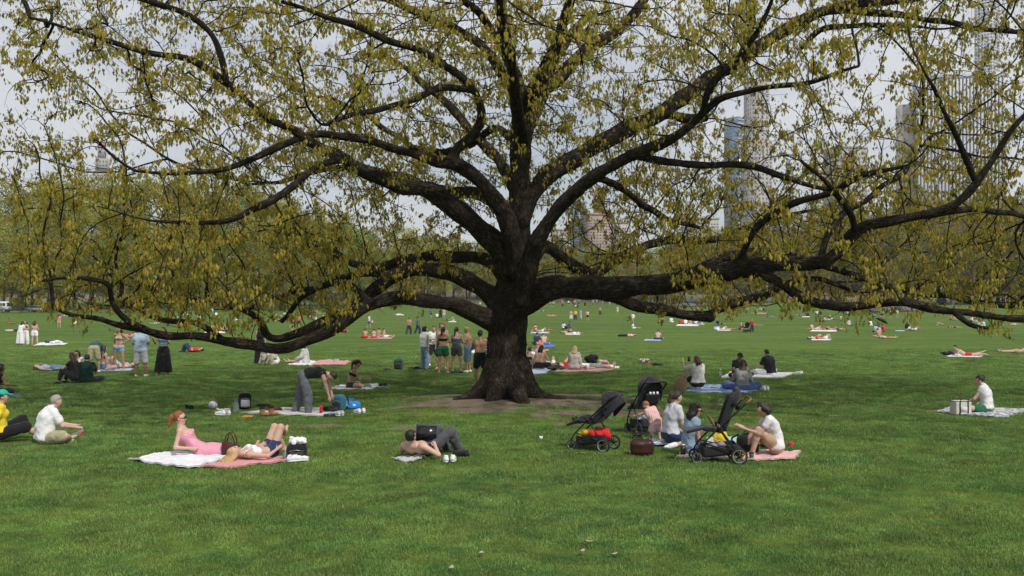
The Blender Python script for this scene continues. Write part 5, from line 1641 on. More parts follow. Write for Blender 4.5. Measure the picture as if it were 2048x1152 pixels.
person(188, 744, 14, BEND, dict(skin='tan', wear=[('top', 'petrol', dict(sleeve=.6, loose=.015)), ('bottom', 'khaki', dict(len=.9, loose=.02)), ('shoes', 'white')], hair=('short', 'black')),
       'man in a dark teal shirt and khaki shorts bending down', h=.022)
person(204, 741, -30, SIDE_SIT, dict(skin='pink', wear=[('band', 'black'), ('bottom', 'denim', dict(len=.25))], hair=('long', 'dark')), 'long-haired woman with a bare back sitting by the bending man', h=.025, fem=True)
person(236, 738, 82, SUPINE_K, dict(skin='pink', wear=[('band', 'lilac'), ('bottom', 'paledenim', dict(len=.3))], hair=('mid', 'brown')), 'sunbather in pale denim shorts lying with knees raised by the walking woman', h=.025, fem=True)
person(238, 741, 172, STAND_HIP, dict(skin='tan', wear=[('band', 'beige'), ('bottom', 'paledenim', dict(len=.26, rise=.06))], hair=('long', 'dark')), 'woman in a beige bikini top and denim shorts striding with hand on hip', h=.024, fem=True, fine=True)
person(281, 753, 4, STAND_PHONE, dict(skin='brown', wear=[('top', 'paleblue', dict(sleeve=.62, loose=.022, hem=-.10)), ('bottom', 'lightgrey', dict(len=.92, loose=.025)), ('shoes', 'cream')], hair=('short', 'dark')),
       'man in a pale blue shirt and grey shorts standing with his back turned', h=.024, sc=1.03)
person(327, 750, 176, STAND_ARMS_UP, dict(skin='tan', wear=[('band', 'bluetop', dict(lo=.16, hi=.40)), ('skirt', 'black', dict(len=.93, r=.17))], hair=('mid', 'dark')), 'woman in a blue crop top and long black skirt', h=.024, fem=True)
person(382, 704, 80, SUPINE_K, dict(skin='fair', wear=[('top', 'red', dict(sleeve=.6)), ('bottom', 'navy', dict(len=1.8)), ('shoes', 'black')], hair=('short', 'dark')), 'person in a red shirt and navy trousers lying under the low limb', h=.03)
# three women at left on a white blanket
person(40, 690, -20, pose(tor=(0, .25, 1), tor2=(0, .4, 1), la=((-.2, .4, -.9), (.2, .9, .1)), ra=((.2, .4, -.9), (-.2, .9, .1)), hf=(0, 1, -.4)), dict(skin='fair', wear=[('top', 'white', dict(sleeve=.6)), ('skirt', 'white', dict(len=.95, r=.16))], hair=('long', 'dark')), 'dark-haired woman in a long white dress leaning towards her friend', h=.03, fem=True)
person(51, 689, 178, STAND_FOLD, dict(skin='fair', wear=[('band', 'black'), ('bottom', 'white', dict(len=1.95, loose=.03)), ('shades', 'black')], hair=('long', 'black')), 'woman in a black bikini top and wide white trousers', h=.03, fem=True)
person(69, 690, 8, STAND_PHONE, dict(skin='fair', wear=[('bottom', 'white', dict(len=.42, loose=.025)), ('band', 'cream', dict(lo=.28, hi=.33))], hair=('mid', 'dark')), 'woman in pale shorts and bikini top beside the white blanket', h=.03, fem=True)
# black dress by the limb and neighbours
person(521, 729, 3, STAND, dict(skin='fair', wear=[('band', 'black', dict(lo=-.05, hi=.38, strap=False, name='dress')), ('skirt', 'black', dict(len=.97, r=.12))], hair=('long', 'black')), 'woman in a long strapless black dress standing behind the low limb', h=.024, fem=True)
person(546, 730, 150, pose(tor=(0, .5, .9), tor2=(0, .85, .5), fwd=(0, .7, -.6), pfwd=(0, 1, -.4), hup=(0, .8, .5), hf=(0, .5, -.9), la=((-.2, .4, -.9), (.1, .5, -.8)), ra=((.2, .4, -.9), (-.1, .5, -.8)), ll=((-.2, .9, .25), (0, -.35, -1), (0, 1, -.1)), rl=((.2, .9, .25), (0, -.35, -1), (0, 1, -.1))),
       dict(skin='fair', wear=[('top', 'beige', dict(loose=.03, sleeve=.8)), ('bottom', 'cream', dict(len=1.9, loose=.03))], hair=('short', 'blond')), 'crouching person in beige bent over a white bag', h=.022)
person(612, 727, 82, pose(tor=(0, .05, 1), tor2=(0, .22, 1), hf=(0, 1, -.5), hup=(0, .25, 1), la=((-.25, .3, -.9), (.2, .9, -.3)), ra=((.25, .3, -.9), (-.2, .9, -.3)), ll=((-.1, 1, .05), (.1, 1, -.08), (-.1, .6, .8)), rl=((.4, .9, .1), (-.7, .7, -.1), (-.1, .7, .7))),
       dict(skin='fair', wear=[('top', 'lightgrey', dict(loose=.03, sleeve=1.7, hem=-.06)), ('bottom', 'white', dict(len=.5))], hair=('long', 'black'), hl=1.25), 'girl with very long black hair in a pale blouse on a pink towel', h=.024, fem=True)
# bending man over the picnic blanket
person(606, 827, -84, pose(tor=(0, .93, .36), tor2=(0, .93, -.08), fwd=(0, -.35, -1), pfwd=(0, .3, -1), hup=(0, .9, -.30), hf=(0, -.25, -1), la=((-.12, .42, -.9), (-.02, .22, -1)), ra=((.12, .30, -1), (.02, .28, -1)), ll=((-.14, -.10, -1), (-.05, -.34, -1), (-.2, 1, -.1)), rl=((.16, .34, -1), (.06, .06, -1), (.2, 1, -.1))),
       dict(skin='fair', wear=[('top', 'black', dict(sleeve=0, hem=-.02, loose=.012)), ('bottom', 'charcoal', dict(len=1.97, loose=.022, wide=.036, rise=.12))], hair=('short', 'dark')) if False else
       dict(skin='fair', wear=[('top', 'black', dict(sleeve=0, hem=.06, loose=.012)), ('bottom', cloth('greypants', (.115, .125, .14)), dict(len=1.97, loose=.014, wide=.022, rise=.12, name='trousers'))], hair=('short', 'dark')),
       'man in a black vest and wide grey trousers bent over the picnic blanket', h=HN, fine=True, sc=1.02)
person(700, 778, -78, pose(tor=(0, .10, 1), tor2=(0, .42, 1), hup=(0, .35, 1), hf=(0, 1, -.6), la=((-.25, .5, -.8), (.3, .9, -.1)), ra=((.25, .5, -.8), (-.3, .9, -.1)), ll=CROSS['ll'], rl=CROSS['rl']), dict(skin='tan', wear=[('band', 'black', dict(lo=.27, hi=.36)), ('bottom', 'black', dict(len=.35)), ('cap', 'black')], hair=('pony', 'black'), hl=1.5),
       'woman in a black bikini top and black cap sitting cross-legged', h=.024, fem=True, fine=True)
# sunbathers on the pink and white towels
person(400, 911, -80, ELBOWS, dict(skin='pink', wear=[('top', checked('gingham_pink', (.62, .20, .30), (.72, .38, .46), 46, 'check'), dict(sleeve=0, hem=-.06, up=.36, name='dress')), ('skirt', checked('gingham_pink'), dict(len=.5, r=.115)), ('shades', 'black')], hair=('pony', 'red'), hl=.35),
       'red-haired woman in a pink gingham dress propped on her elbows', h=.0165, fem=True, fine=True)
person(537, 916, -42, pose(tor=(0, -1, .05), fwd=(0, 0, 1), hup=(0, -1, .16), hf=(.1, .2, 1), la=((-.55, .75, .05), (.75, .55, .25)), ra=((.65, .65, -.08), (-.25, .85, .30)), ll=((-.05, .42, .90), (.05, .42, -.90), (0, 1, -.1)), rl=((.02, .34, .94), (-.62, .62, -.30), (-.5, .6, .5))),
       dict(skin='fair', wear=[('band', 'white', dict(lo=.22, hi=.39)), ('bottom', 'navy', dict(len=.34, rise=.08))], hair=('mid', 'blond'), fall=(0, -1, -.2)), 'blonde woman in a white crop top lying on a pink towel with one knee crossed', h=.0165, fem=True, fine=True)
# laptop man
rlap, blap = person(852, 911, -22, LOUNGE, dict(skin='pink', wear=[('bottom', cloth('greyjeans', (.075, .08, .092)), dict(len=1.97, loose=.012, name='trousers')), ('shoes', 'black')], hair=('short', 'black')),
       'shirtless man in dark grey trousers reclining with a laptop on his lap', h=.0165, fine=True, sc=1.02)
# stroller group
person(1340, 893, -68, KNEEL, dict(skin='fair', wear=[('top', cloth('palegreytee', (.52, .53, .57)), dict(sleeve=.55, loose=.012)), ('bottom', 'navy', dict(len=.75, loose=.012)), ('shoes', 'white')], hair=('pony', 'dark'), hl=.3),
       'woman with a high ponytail in a pale grey T-shirt kneeling by the strollers', h=HN, fem=True, fine=True)
person(1380, 910, -78, pose(tor=(0, .03, 1), tor2=(0, .16, 1), hup=(0, .2, 1), hf=(.1, 1, -.5), la=((-.15, .35, -.95), (.15, .55, -.85)), ra=((.22, .10, -1), (.0, .55, -.85)), ll=((-.6, .78, .0), (.8, .55, -.1), (.3, .9, 0)), rl=((.65, .76, .0), (-.7, .6, -.1), (-.3, .9, 0))),
       dict(skin='tan', wear=[('top', cloth('lightdenim', (.24, .33, .42)), dict(sleeve=.12, cuff=.025, loose=.022, hem=-.08, name='vest')), ('bottom', 'denim', dict(len=.9, loose=.02)), ('shades', 'black')], hair=('curly', 'black')),
       'woman with curly black hair in a sleeveless denim vest and sunglasses', h=HN, fem=True, fine=True)
person(1312, 884, 24, pose(tor=(-.2, .5, 1), tor2=(-.25, .6, .8), la=((-.5, .7, -.35), (-.4, .8, -.3)), ra=((.2, .5, -.8), (-.2, .9, -.3)), hf=(-.3, 1, -.35), ll=((-.12, .30, -1), (0, -.35, -1), (0, 1, -.1)), rl=((.15, .25, -1), (0, -.4, -1), (0, 1, -.1))),
       dict(skin='fair', wear=[('top', checked('stripe_pink', (.62, .30, .30), (.70, .50, .46), 9), dict(sleeve=0, loose=.015)), ('bottom', 'palepink', dict(len=.7, loose=.02))], hair=('short', 'ginger')),
       'toddler in a pink striped outfit reaching into the stroller basket', h=.013, sc=.53, kid=True, fine=True)
person(1552, 914, 84, pose(tor=(0, .02, 1), tor2=(0, .48, .9), hup=(0, .40, 1), hf=(0, 1, -.55), la=((-.12, .62, -.75), (.2, .90, .30)), ra=((.12, .66, -.72), (-.1, .92, .26)), ll=((-.10, .70, .66), (.05, .25, -.96), (0, 1, -.15)), rl=((.12, .74, .56), (.0, .38, -.92), (0, 1, -.15))),
       dict(skin='fair', wear=[('top', cloth('whitetee', (.68, .65, .67)), dict(sleeve=.40, loose=.012, hem=-.05)), ('bottom', 'tan', dict(len=.48, loose=.016)), ('shoes', cloth('mustard', (.45, .24, .04)))], hair=('mid', 'dark'), hl=.55),
       'woman in a white T-shirt and tan shorts hugging her knees, hair in a clip', h=HN, fem=True, fine=True)
person(1548, 891, 95, CROSS, dict(skin='fair', wear=[('top', 'blue', dict(sleeve=.6)), ('bottom', 'charcoal', dict(len=1.8))], hair=('short', 'blond')), 'person in a bright blue top sitting behind the woman with the hair clip', h=.024, fem=True, sc=.82)
person(1441, 893, 170, CROSS, dict(skin='fair', wear=[('top', 'yellow', dict(sleeve=.5, loose=.012)), ('bottom', 'palepink', dict(len=1.7, loose=.02))], hair=('short', 'blond')), 'baby in yellow and pink sitting on the play mat behind the stroller', h=.012, sc=.42, kid=True)
# blue blanket pair
person(1396, 780, 22, pose(tor=(0, -.02, 1), tor2=(0, .12, 1), hf=(-.35, 1, .1), la=((-.45, .75, -.25), (.15, .5, .85)), ra=((.3, .5, -.8), (-.3, .8, .5)), ll=((-.4, .70, .58), (-.1, .4, -.9), (0, 1, -.1)), rl=((.1, .78, .5), (0, .4, -.9), (0, 1, -.1))),
       dict(skin='fair', wear=[('top', cloth('offwhite', (.62, .59, .56)), dict(sleeve=.8, loose=.03, hem=-.0, cuff=.02)), ('bottom', 'black', dict(len=.45, loose=.015))], hair=('mid', 'brown'), hl=.8), 'woman in a loose off-white blouse holding up a phone', h=.024, fem=True, fine=True)
person(1486, 782, -6, CROSS, dict(skin='fair', wear=[('top', cloth('greyknit', (.27, .26, .245)), dict(sleeve=1.8, loose=.018, hem=.03)), ('bottom', cloth('indigo', (.09, .13, .30)), dict(len=1.7, loose=.04, name='trousers'))], hair=('long', 'dark')), 'woman in a grey jumper and indigo trousers seated on the blue blanket', h=.024, fem=True)
person(1474, 756, 200, CROSS, dict(skin='tan', wear=[('top', 'black', dict(sleeve=.5, loose=.015)), ('bottom', 'black', dict(len=1.0)), ('cap', 'black'), ('shades', 'black')], hair=('short', 'black')), 'man in a black cap, sunglasses and black shirt facing the seated woman', h=.022)
person(1541, 751, 30, CROSS, dict(skin='olive', wear=[('top', 'black', dict(sleeve=.6, loose=.022, hem=-.04)), ('bottom', 'white', dict(len=.9, loose=.02))], hair=('short', 'black')), 'broad man in a black polo shirt seated on a white sheet', h=.024, stout=.3, sc=1.05)
# far right with cool bag
person(1974, 826, 52, pose(tor=(0, .0, 1), tor2=(0, .30, 1), hup=(0, .35, 1), hf=(-.1, 1, -.5), la=((-.3, .5, -.8), (.1, .8, -.5)), ra=((.3, .4, -.9), (-.3, .8, -.3)), ll=CROSS['ll'], rl=CROSS['rl']), dict(skin='fair', wear=[('top', cloth('whitetee', None), dict(sleeve=.18, loose=.02)), ('bottom', 'green', dict(len=.62, loose=.02))], hair=('bun', 'dark')),
       'woman in a white sleeveless shirt and green shorts beside a cool bag', h=HN, fem=True, fine=True)
person(1932, 713, 84, PRONE, dict(skin='fair', wear=[('bottom', 'red', dict(len=.4))], hair=('short', 'black')), 'shirtless man in red shorts lying on his front', h=.025)
# standing circle left of the trunk
person(849, 739, -52, STAND, dict(skin='olive', wear=[('top', 'white', dict(sleeve=.12, loose=.018, hem=-.02)), ('bottom', 'jeans', dict(len=1.97, loose=.010, wide=.014)), ('shoes', 'black')], hair=('bushy', 'black')), 'young man in a white sleeveless shirt and washed jeans in the standing circle', h=.024, fine=True)
person(867, 731, -170, STAND_FOLD, dict(skin='olive', wear=[('top', 'white', dict(sleeve=.62, loose=.02)), ('bottom', 'charcoal', dict(len=.8, loose=.02)), ('shoes', 'white')], hair=('short', 'dark')), 'young man in a white T-shirt and dark shorts in the standing circle', h=.024, sc=.98)
person(884, 738, 172, STAND, dict(skin='pink', wear=[('bottom', 'darkgreen', dict(len=.85, loose=.02))], hair=('bushy', 'red')), 'tall shirtless red-haired man in the standing circle', h=.024, sc=1.07, fine=True)
person(886, 746, -18, STAND_FOLD, dict(skin='tan', wear=[('band', 'black', dict(lo=.26, hi=.36)), ('bottom', 'green', dict(len=.42, loose=.016))], hair=('pony', 'dark')), 'woman in a black bikini top and green shorts with her back turned', h=.024, fem=True, fine=True)
person(913, 746, -22, STAND_FOLD, dict(skin='fair', wear=[('top', 'slate', dict(sleeve=0, hem=.08, up=.36)), ('bottom', cloth('mauve', (.10, .075, .09)), dict(len=.42, loose=.016)), ('shoes', 'black')], hair=('pony', 'black'), hl=1.2), 'woman in a slate vest and mauve shorts with a long black ponytail', h=.024, fem=True, fine=True)
person(936, 744, 72, STAND_PHONE, dict(skin='tan', wear=[('bottom', cloth('sky_denim', (.20, .29, .42)), dict(len=.95, loose=.024)), ('shoes', 'white')], hair=('short', 'blond')), 'shirtless blond man in long denim shorts', h=.024, sc=1.0, fine=True)
person(960, 769, -14, STAND_FOLD, dict(skin='tan', wear=[('bottom', 'black', dict(len=.72, loose=.022)), ('cap', 'navy', dict(back=True))], hair=('short', 'brown')), 'shirtless man in black shorts and backward cap beside the trunk', h=.024, sc=1.0, fine=True)
# group lounging right of the trunk
person(1078, 741, -30, pose(tor=(0, .1, 1), tor2=(0, .35, .9), hf=(.2, 1, -.4), la=CROSS['la'], ra=CROSS['ra'], ll=KNEES['ll'], rl=CROSS['rl']), dict(skin='tan', wear=[('bottom', 'black', dict(len=.7, loose=.02))], hair=('mid', 'black')), 'shirtless man in black shorts seated by the trunk, long black hair', h=.022)
person(1061, 739, -40, LEGSOUT, dict(skin='fair', wear=[('band', 'black'), ('bottom', 'black', dict(len=.2))], hair=('bun', 'dark')), 'woman in a black bikini leaning back against the trunk group towel', h=.024, fem=True)
person(1103, 738, 10, SUPINE_K, dict(skin='fair', wear=[('bottom', 'white', dict(len=.5)), ('top', 'charcoal', dict(sleeve=.6))], hair=('short', 'dark')), 'person lying with pale knees raised among dark bags', h=.022)
person(1128, 738, -60, SUPINE_K, dict(skin='pink', wear=[('band', 'black'), ('bottom', 'red', dict(len=.3))], hair=('mid', 'dark')), 'woman in a black top lying with sunburnt knees bent', h=.024, fem=True)
person(1148, 741, -16, SIDE_SIT, dict(skin='fair', wear=[('top', cloth('oatmeal', (.40, .375, .34)), dict(sleeve=1.8, loose=.025, hem=-.08)), ('bottom', 'palepink', dict(len=.4))], hair=('long', 'blond'), hl=.8), 'woman with long blond hair in an oatmeal jumper', h=.024, fem=True)
person(1182, 738, -88, SUPINE, dict(skin='fair', wear=[('bottom', 'grey', dict(len=.95, loose=.02)), ('top', 'white', dict(sleeve=.5)), ('socks', 'white', dict(len=.2))], hair=('short', 'brown')), 'man in grey shorts stretched out behind the blond woman', h=.022)
person(1078, 706, -20, CROSS, dict(skin='tan', wear=[('band', 'red', dict(lo=.28, hi=.34)), ('bottom', 'lilac', dict(len=.3))], hair=('bun', 'brown')), 'sunbather in a red bikini top with a bun behind the trunk group', h=.03, fem=True)
person(1072, 690, -30, CROSS, dict(skin='tan', wear=[('top', 'navy', dict(sleeve=.5)), ('bottom', 'charcoal', dict(len=.9))], hair=('short', 'black')), 'man in a navy shirt sitting beyond the red bikini sunbather', h=.03)
person(1088, 691, 10, CROSS, dict(skin='pink', wear=[('bottom', 'blue', dict(len=.7)), ('cap', 'white')], hair=('short', 'dark')), 'shirtless man in a white cap on a blue towel', h=.03)
person(970, 707, -60, CROSS, dict(skin='fair', wear=[('band', 'white'), ('bottom', 'navy', dict(len=.4))], hair=('long', 'black')), 'black-haired woman sitting half hidden behind the trunk', h=.03, fem=True)

# ================================================================== BLANKETS, BAGS, SHOES
def blanket(corners, m, label, seed=0, wave=.02, group=None, n=26, name='picnic_blanket', cat='blanket', fold=0.):
    """a thin cloth lying on the grass; corners as photograph points resolved onto the ground"""
    c = [GP(*q) for q in corners]
    KEEP_OFF.append([(q[0], q[1]) for q in c])
    u = np.linspace(0, 1, n)[:, None, None]; v = np.linspace(0, 1, n)[None, :, None]
    P2 = (1 - u) * (1 - v) * c[0] + u * (1 - v) * c[1] + u * v * c[2] + (1 - u) * v * c[3]
    rs = np.random.default_rng(seed)
    x, y = P2[..., 0], P2[..., 1]
    L = max(.6, np.linalg.norm(c[1] - c[0]))
    edge = np.minimum(np.minimum(u, 1 - u), np.minimum(v, 1 - v))[..., 0]
    jx = (fbm(x * 3 / L * 2 + seed, y * 3, seed, 2) - .5) * .16 * min(1, L) * (1 - np.clip(edge * 5, 0, .8))
    jy = (fbm(x * 3 / L * 2, y * 3 + seed, seed + 3, 2) - .5) * .22 * min(1, L) * (1 - np.clip(edge * 5, 0, .8))
    x = x + jx; y = y + jy
    wz = wave * (1.6 * np.abs(fbm(x * 4.5 + seed, y * 4.5, seed + 9, 3) - .5) * 2 + (fbm(x * 11, y * 9, seed + 5, 2) - .3))
    z = G(x, y) + .028 + np.maximum(wz, 0) * (1 + fold)
    top = np.stack([x, y, z], 2).reshape(-1, 3)
    o = top.mean(0); o[2] = gz(o[0], o[1])
    bot = top - (0, 0, .018)
    i = (np.arange(n - 1)[:, None] * n + np.arange(n - 1)[None]).ravel()
    qt = np.stack([i, i + n, i + n + 1, i + 1], 1)
    if np.cross(top[n] - top[0], top[1] - top[0])[2] < 0: qt = qt[:, ::-1]
    N = n * n
    rim = list(range(n)) + [k * n + n - 1 for k in range(1, n)] + [(n - 1) * n + k for k in range(n - 2, -1, -1)] + [k * n for k in range(n - 2, 0, -1)]
    r = np.array(rim); r2 = np.roll(r, -1)
    me = mesh_np(name, np.concatenate([top, bot]) - o, [qt, qt[:, ::-1] + N, np.stack([r, r2, r2 + N, r + N], 1)], m)
    return tag(obj(name, me, None, o), label, cat, group)
W_ = lambda k: cloth(k, CC[k])
M_TOWELW = cloth('white_towel', (.72, .71, .73)); M_TOWELP = cloth('pink_towel', (.62, .27, .28))
M_SHEET = cloth('cream_sheet', (.58, .56, .53)); M_BLUEB = checked('blue_tie_dye', (.10, .22, .50), (.42, .52, .68), 5, 'spot')
M_PLAID = checked('grey_pattern', (.16, .18, .23), (.62, .62, .62), 10, 'spot')
blanket([(258, 923), (345, 906), (470, 918), (385, 941)], M_TOWELW, 'crumpled white towel under the red-haired woman', 1, .035, name='beach_towel', cat='towel')
blanket([(398, 936), (500, 914), (618, 918), (462, 941)], M_TOWELP, 'pink towel under the blonde woman', 2, .02, name='beach_towel', cat='towel')
blanket([(780, 922), (810, 914), (850, 918), (822, 928)], W_('lightgrey'), 'pale grey crumpled towel beneath the laptop man', 3, .05, name='beach_towel', cat='towel', n=18)
blanket([(480, 828), (560, 818), (690, 818), (650, 834)], M_SHEET, 'cream picnic sheet under the man in the black vest', 4, .02)
blanket([(645, 779), (690, 772), (772, 773), (735, 781)], M_TOWELW, 'white towel under the woman in the black cap', 5, .03, name='beach_towel', cat='towel')
blanket([(574, 731), (612, 722), (640, 724), (622, 732)], W_('white'), 'white cloth under the girl with very long hair', 6, .03, name='beach_towel', cat='towel')
blanket([(620, 731), (642, 722), (702, 724), (690, 731)], M_TOWELP, 'rumpled pink towel beside the girl with very long hair', 7, .05, name='beach_towel', cat='towel')
blanket([(1365, 786), (1400, 770), (1532, 774), (1500, 789)], M_BLUEB, 'mottled blue blanket under the two women', 8, .02)
blanket([(1440, 757), (1462, 745), (1592, 747), (1565, 757)], M_TOWELW, 'white sheet under the man in the black polo', 9, .02)
blanket([(1876, 826), (1905, 812), (2056, 822), (2010, 838)], M_PLAID, 'grey and white patterned blanket with the cool bag on it', 10, .02)
blanket([(1355, 918), (1400, 893), (1500, 893), (1450, 922)], W_('cream'), 'cream quilt under the two mothers by the stroller', 11, .03)
blanket([(1405, 905), (1420, 878), (1500, 878), (1500, 905)], cloth('mint', (.36, .56, .48)), 'mint green play mat under the baby', 12, .02)
blanket([(1480, 922), (1510, 906), (1602, 908), (1590, 923)], W_('palepink'), 'pale pink blanket under the woman hugging her knees', 13, .04)
blanket([(1278, 893), (1290, 884), (1345, 886), (1338, 895)], W_('paleblue'), 'crumpled light blue muslin by the toddler', 14, .05, name='muslin', cat='cloth', n=18)
blanket([(1030, 750), (1052, 736), (1110, 738), (1088, 749)], W_('paleblue'), 'pale sheet under the couple by the trunk', 15, .03)
blanket([(1105, 745), (1125, 735), (1235, 738), (1205, 745)], W_('salmon'), 'salmon towel under the woman in the oatmeal jumper', 16, .02, name='beach_towel', cat='towel')
blanket([(1055, 711), (1065, 703), (1092, 705), (1088, 711)], W_('white'), 'white towel under the red bikini sunbather', 17, .03, name='beach_towel', cat='towel', n=16)
blanket([(1084, 695), (1092, 688), (1112, 691), (1108, 695)], W_('blue'), 'blue towel under the white-capped man', 18, .02, name='beach_towel', cat='towel', n=14)
blanket([(12, 795), (20, 787), (48, 789), (42, 794)], W_('slate'), 'blue-grey exercise mat on the grass', 19, .01, name='exercise_mat', cat='mat', n=14)
blanket([(66, 692), (80, 686), (136, 687), (130, 690)], W_('white'), 'white blanket beside the three women', 20, .03, n=16)
blanket([(196, 743), (206, 737), (268, 738), (262, 743)], W_('paleblue'), 'pale blue towel under the sunbather near the walking woman', 21, .02, name='beach_towel', cat='towel', n=16)
blanket([(1893, 714), (1905, 709), (1968, 710), (1962, 715)], W_('white'), 'white towel under the man in red shorts', 22, .02, name='beach_towel', cat='towel', n=16)
blanket([(938, 707), (948, 701), (984, 703), (978, 708)], W_('white'), 'white towel half behind the trunk', 23, .02, name='beach_towel', cat='towel', n=14)

def bag_mesh(w, dp, ht, seed, h=.016, slump=.15):
    rs = np.random.default_rng(seed)
    f = Field((-w * .7, -dp * .8, -.02), (w * .7, dp * .8, ht * 1.15), h)
    f.rbox((0, 0, ht * .42), I3, (w * .5, dp * .5, ht * .42), min(w, dp, ht) * .36, .02)
    for k in range(5):
        f.ell((rs.uniform(-.34, .34) * w, rs.uniform(-.3, .3) * dp, ht * rs.uniform(.15, .85)), I3, (w * rs.uniform(.12, .26), dp * rs.uniform(.2, .36), ht * rs.uniform(.10, .2)), .04)
    f.plane((0, 0, 0), (0, 0, -1))
    return f
def backpack(px, py, yaw, m, label, w=.30, dp=.2, ht=.45, seed=1, m2=None, lean=0., group=None, strap=True):
    p = GP(px, py); e = tag(empty('backpack', p, R(yaw)), label, 'backpack', group)
    e.rotation_euler = (R(lean), 0, R(yaw))
    m2 = m2 or M_DARK
    bag_mesh(w, dp, ht, seed).build('body', m, e)
    f = Field((-w * .5, -dp * .95, 0), (w * .5, 0, ht * .7), .016)
    f.rbox((0, -dp * .52, ht * .28), I3, (w * .36, dp * .22, ht * .2), .035, .02); f.build('pocket', m2, e)
    MB().tube([(-.05, .02, ht * .84), (-.04, .02, ht * .97), (.04, .02, ht * .97), (.05, .02, ht * .84)], .010, 5).build('handle', m2, e, True)
    if strap:
        for s in (-1, 1):
            MB().tube([(s * .08, dp * .45, ht * .82), (s * .1, dp * .95, ht * .66), (s * .12, dp * 1.0, ht * .3), (s * .12, dp * .5, ht * .1)], .018, 5).build('shoulder_strap', m2, e, True)
        MB().tube([(-w * .36, -dp * .52, ht * .50), (0, -dp * .60, ht * .56), (w * .36, -dp * .52, ht * .50)], .006, 4).build('zip', M_ALU, e, True)
    return e
def heap(px, py, yaw, w, dp, ht, m, label, seed, cat='clothes', name='clothes_pile', group=None):
    """a soft crumpled pile"""
    rs = np.random.default_rng(seed); p = GP(px, py)
    f = Field((-w * .7, -dp * .7, -.02), (w * .7, dp * .7, ht * 1.4), max(.012, w / 30))
    for k in range(12):
        a = rs.random() * 6.28; d = nrm((math.cos(a), math.sin(a), rs.uniform(-.2, .4)))
        c = np.array([rs.uniform(-.3, .3) * w, rs.uniform(-.3, .3) * dp, ht * rs.uniform(.1, .6)])
        f.cone(c - d * w * .13, c + d * w * .13, ht * rs.uniform(.16, .32), ht * rs.uniform(.12, .25), .02)
    f.plane((0, 0, 0), (0, 0, -1))
    return tag(obj(name, f.mesh(name, m), None, p, R(yaw)), label, cat, group)
def shoe_meshes():
    f = Field((-.06, -.16, -.01), (.06, .16, .13), .008)
    f.cone((0, -.10, .045), (0, .10, .038), .040, .034, .02).cone((0, -.10, .05), (0, -.085, .095), .038, .036, .02).cone((0, -.02, .07), (0, .06, .05), .032, .03, .02)
    f.plane((0, 0, .022), (0, 0, -1)).cut_ball((0, -.085, .135), .036)
    up = f.mesh('sneaker', None)
    g = Field((-.06, -.16, -.01), (.06, .16, .05), .008)
    g.ell((0, -.07, .012), I3, (.042, .07, .03), .02).ell((0, .06, .012), I3, (.044, .08, .03), .04)
    g.plane((0, 0, .024), (0, 0, 1)).plane((0, 0, 0), (0, 0, -1))
    return up, g.mesh('sole', None)
SHOE_UP, SHOE_SOLE = shoe_meshes()
M_RUBBERW = mat('white_rubber', (.70, .70, .69), .6, .06, 30); SHOE_UP.materials.append(M_RUBBERW); SHOE_SOLE.materials.append(M_RUBBERW)
def sneaker(px, py, yaw, m, sole, label, group, tip=0., at=None):
    p = GP(px, py) if at is None else np.array(at, float)
    o = obj('sneaker', SHOE_UP, None, p + np.array([0, 0, .02])); o.rotation_euler = (R(tip), 0, R(yaw))
    o.material_slots[0].link = 'OBJECT'; o.material_slots[0].material = m
    s = obj('sole', SHOE_SOLE, o); s.material_slots[0].link = 'OBJECT'; s.material_slots[0].material = sole
    return tag(o, label, 'shoe', group)
def pair(px, py, yaw, m, label, gap=9, sole=None, tip=0.):
    a = sneaker(px, py, yaw, m, sole or M_RUBBERW, label, label, tip)
    c = sneaker(px + gap, py - 1, yaw - 14, m, sole or M_RUBBERW, label, label, tip)
# ---- things by the sunbathers
M_CANVASM = cloth('maroon_bag', (.065, .020, .020))
e = tag(empty('tote_bag', GP(462, 914), R(-10)), 'dark maroon tote bag slumped between the two women on towels', 'bag')
bag_mesh(.30, .2, .27, 31).build('body', M_CANVASM, e)
for s in (-1, 1): MB().tube([(-.09, s * .04, .22), (-.07, s * .05, .36), (.0, s * .05, .42), (.06, s * .05, .34), (.09, s * .04, .22)], .011, 5).build('handle', M_CANVASM, e, True)
heap(492, 909, 20, .42, .25, .14, W_('black'), 'black top lying behind the maroon tote', 32)
backpack(594, 921, 8, W_('black'), 'black rucksack with white clothes piled on top', .34, .24, .34, 33)
hw_ = heap(594, 921, 0, .34, .24, .16, W_('white'), 'white shirt heaped on the black rucksack', 34); hw_.location.z += .27
pair(590, 925, -60, mat('white_leather', (.68, .68, .69), .5, .06, 20), 'white running shoe lying by the black rucksack', 11)
def cup(px, py, m, label, r=.042, ht=.13, lid=None, straw=False, cat='cup'):
    e = tag(empty('drink_cup', GP(px, py)), label, cat)
    MB().lathe([(.001, .0), (r * .75, .0), (r, ht), (r * .9, ht), (r * .7, .01), (.001, .012)], 16).build('cup', m, e, True)
    if lid: MB().lathe([(r * 1.05, ht), (r * 1.05, ht + .008), (r * .8, ht + .02), (.001, ht + .02)], 16).build('lid', lid, e, True)
    if straw: MB().tube([(0, 0, .02), (.012, 0, ht + .10)], .004, 6).build('straw', M_RUBBERW, e, True)
def clear(name, col):
    m, n, l, b = new_mat(name)
    b.inputs['Base Color'].default_value = (*col, 1); b.inputs['Roughness'].default_value = .08
    b.inputs['Transmission Weight'].default_value = .85; b.inputs['IOR'].default_value = 1.2
    tx = n.new('ShaderNodeTexNoise'); tx.inputs['Scale'].default_value = 30
    bp = n.new('ShaderNodeBump'); bp.inputs['Distance'].default_value = .002; l.new(tx.outputs['Fac'], bp.inputs['Height']); l.new(bp.outputs[0], b.inputs['Normal'])
    return m
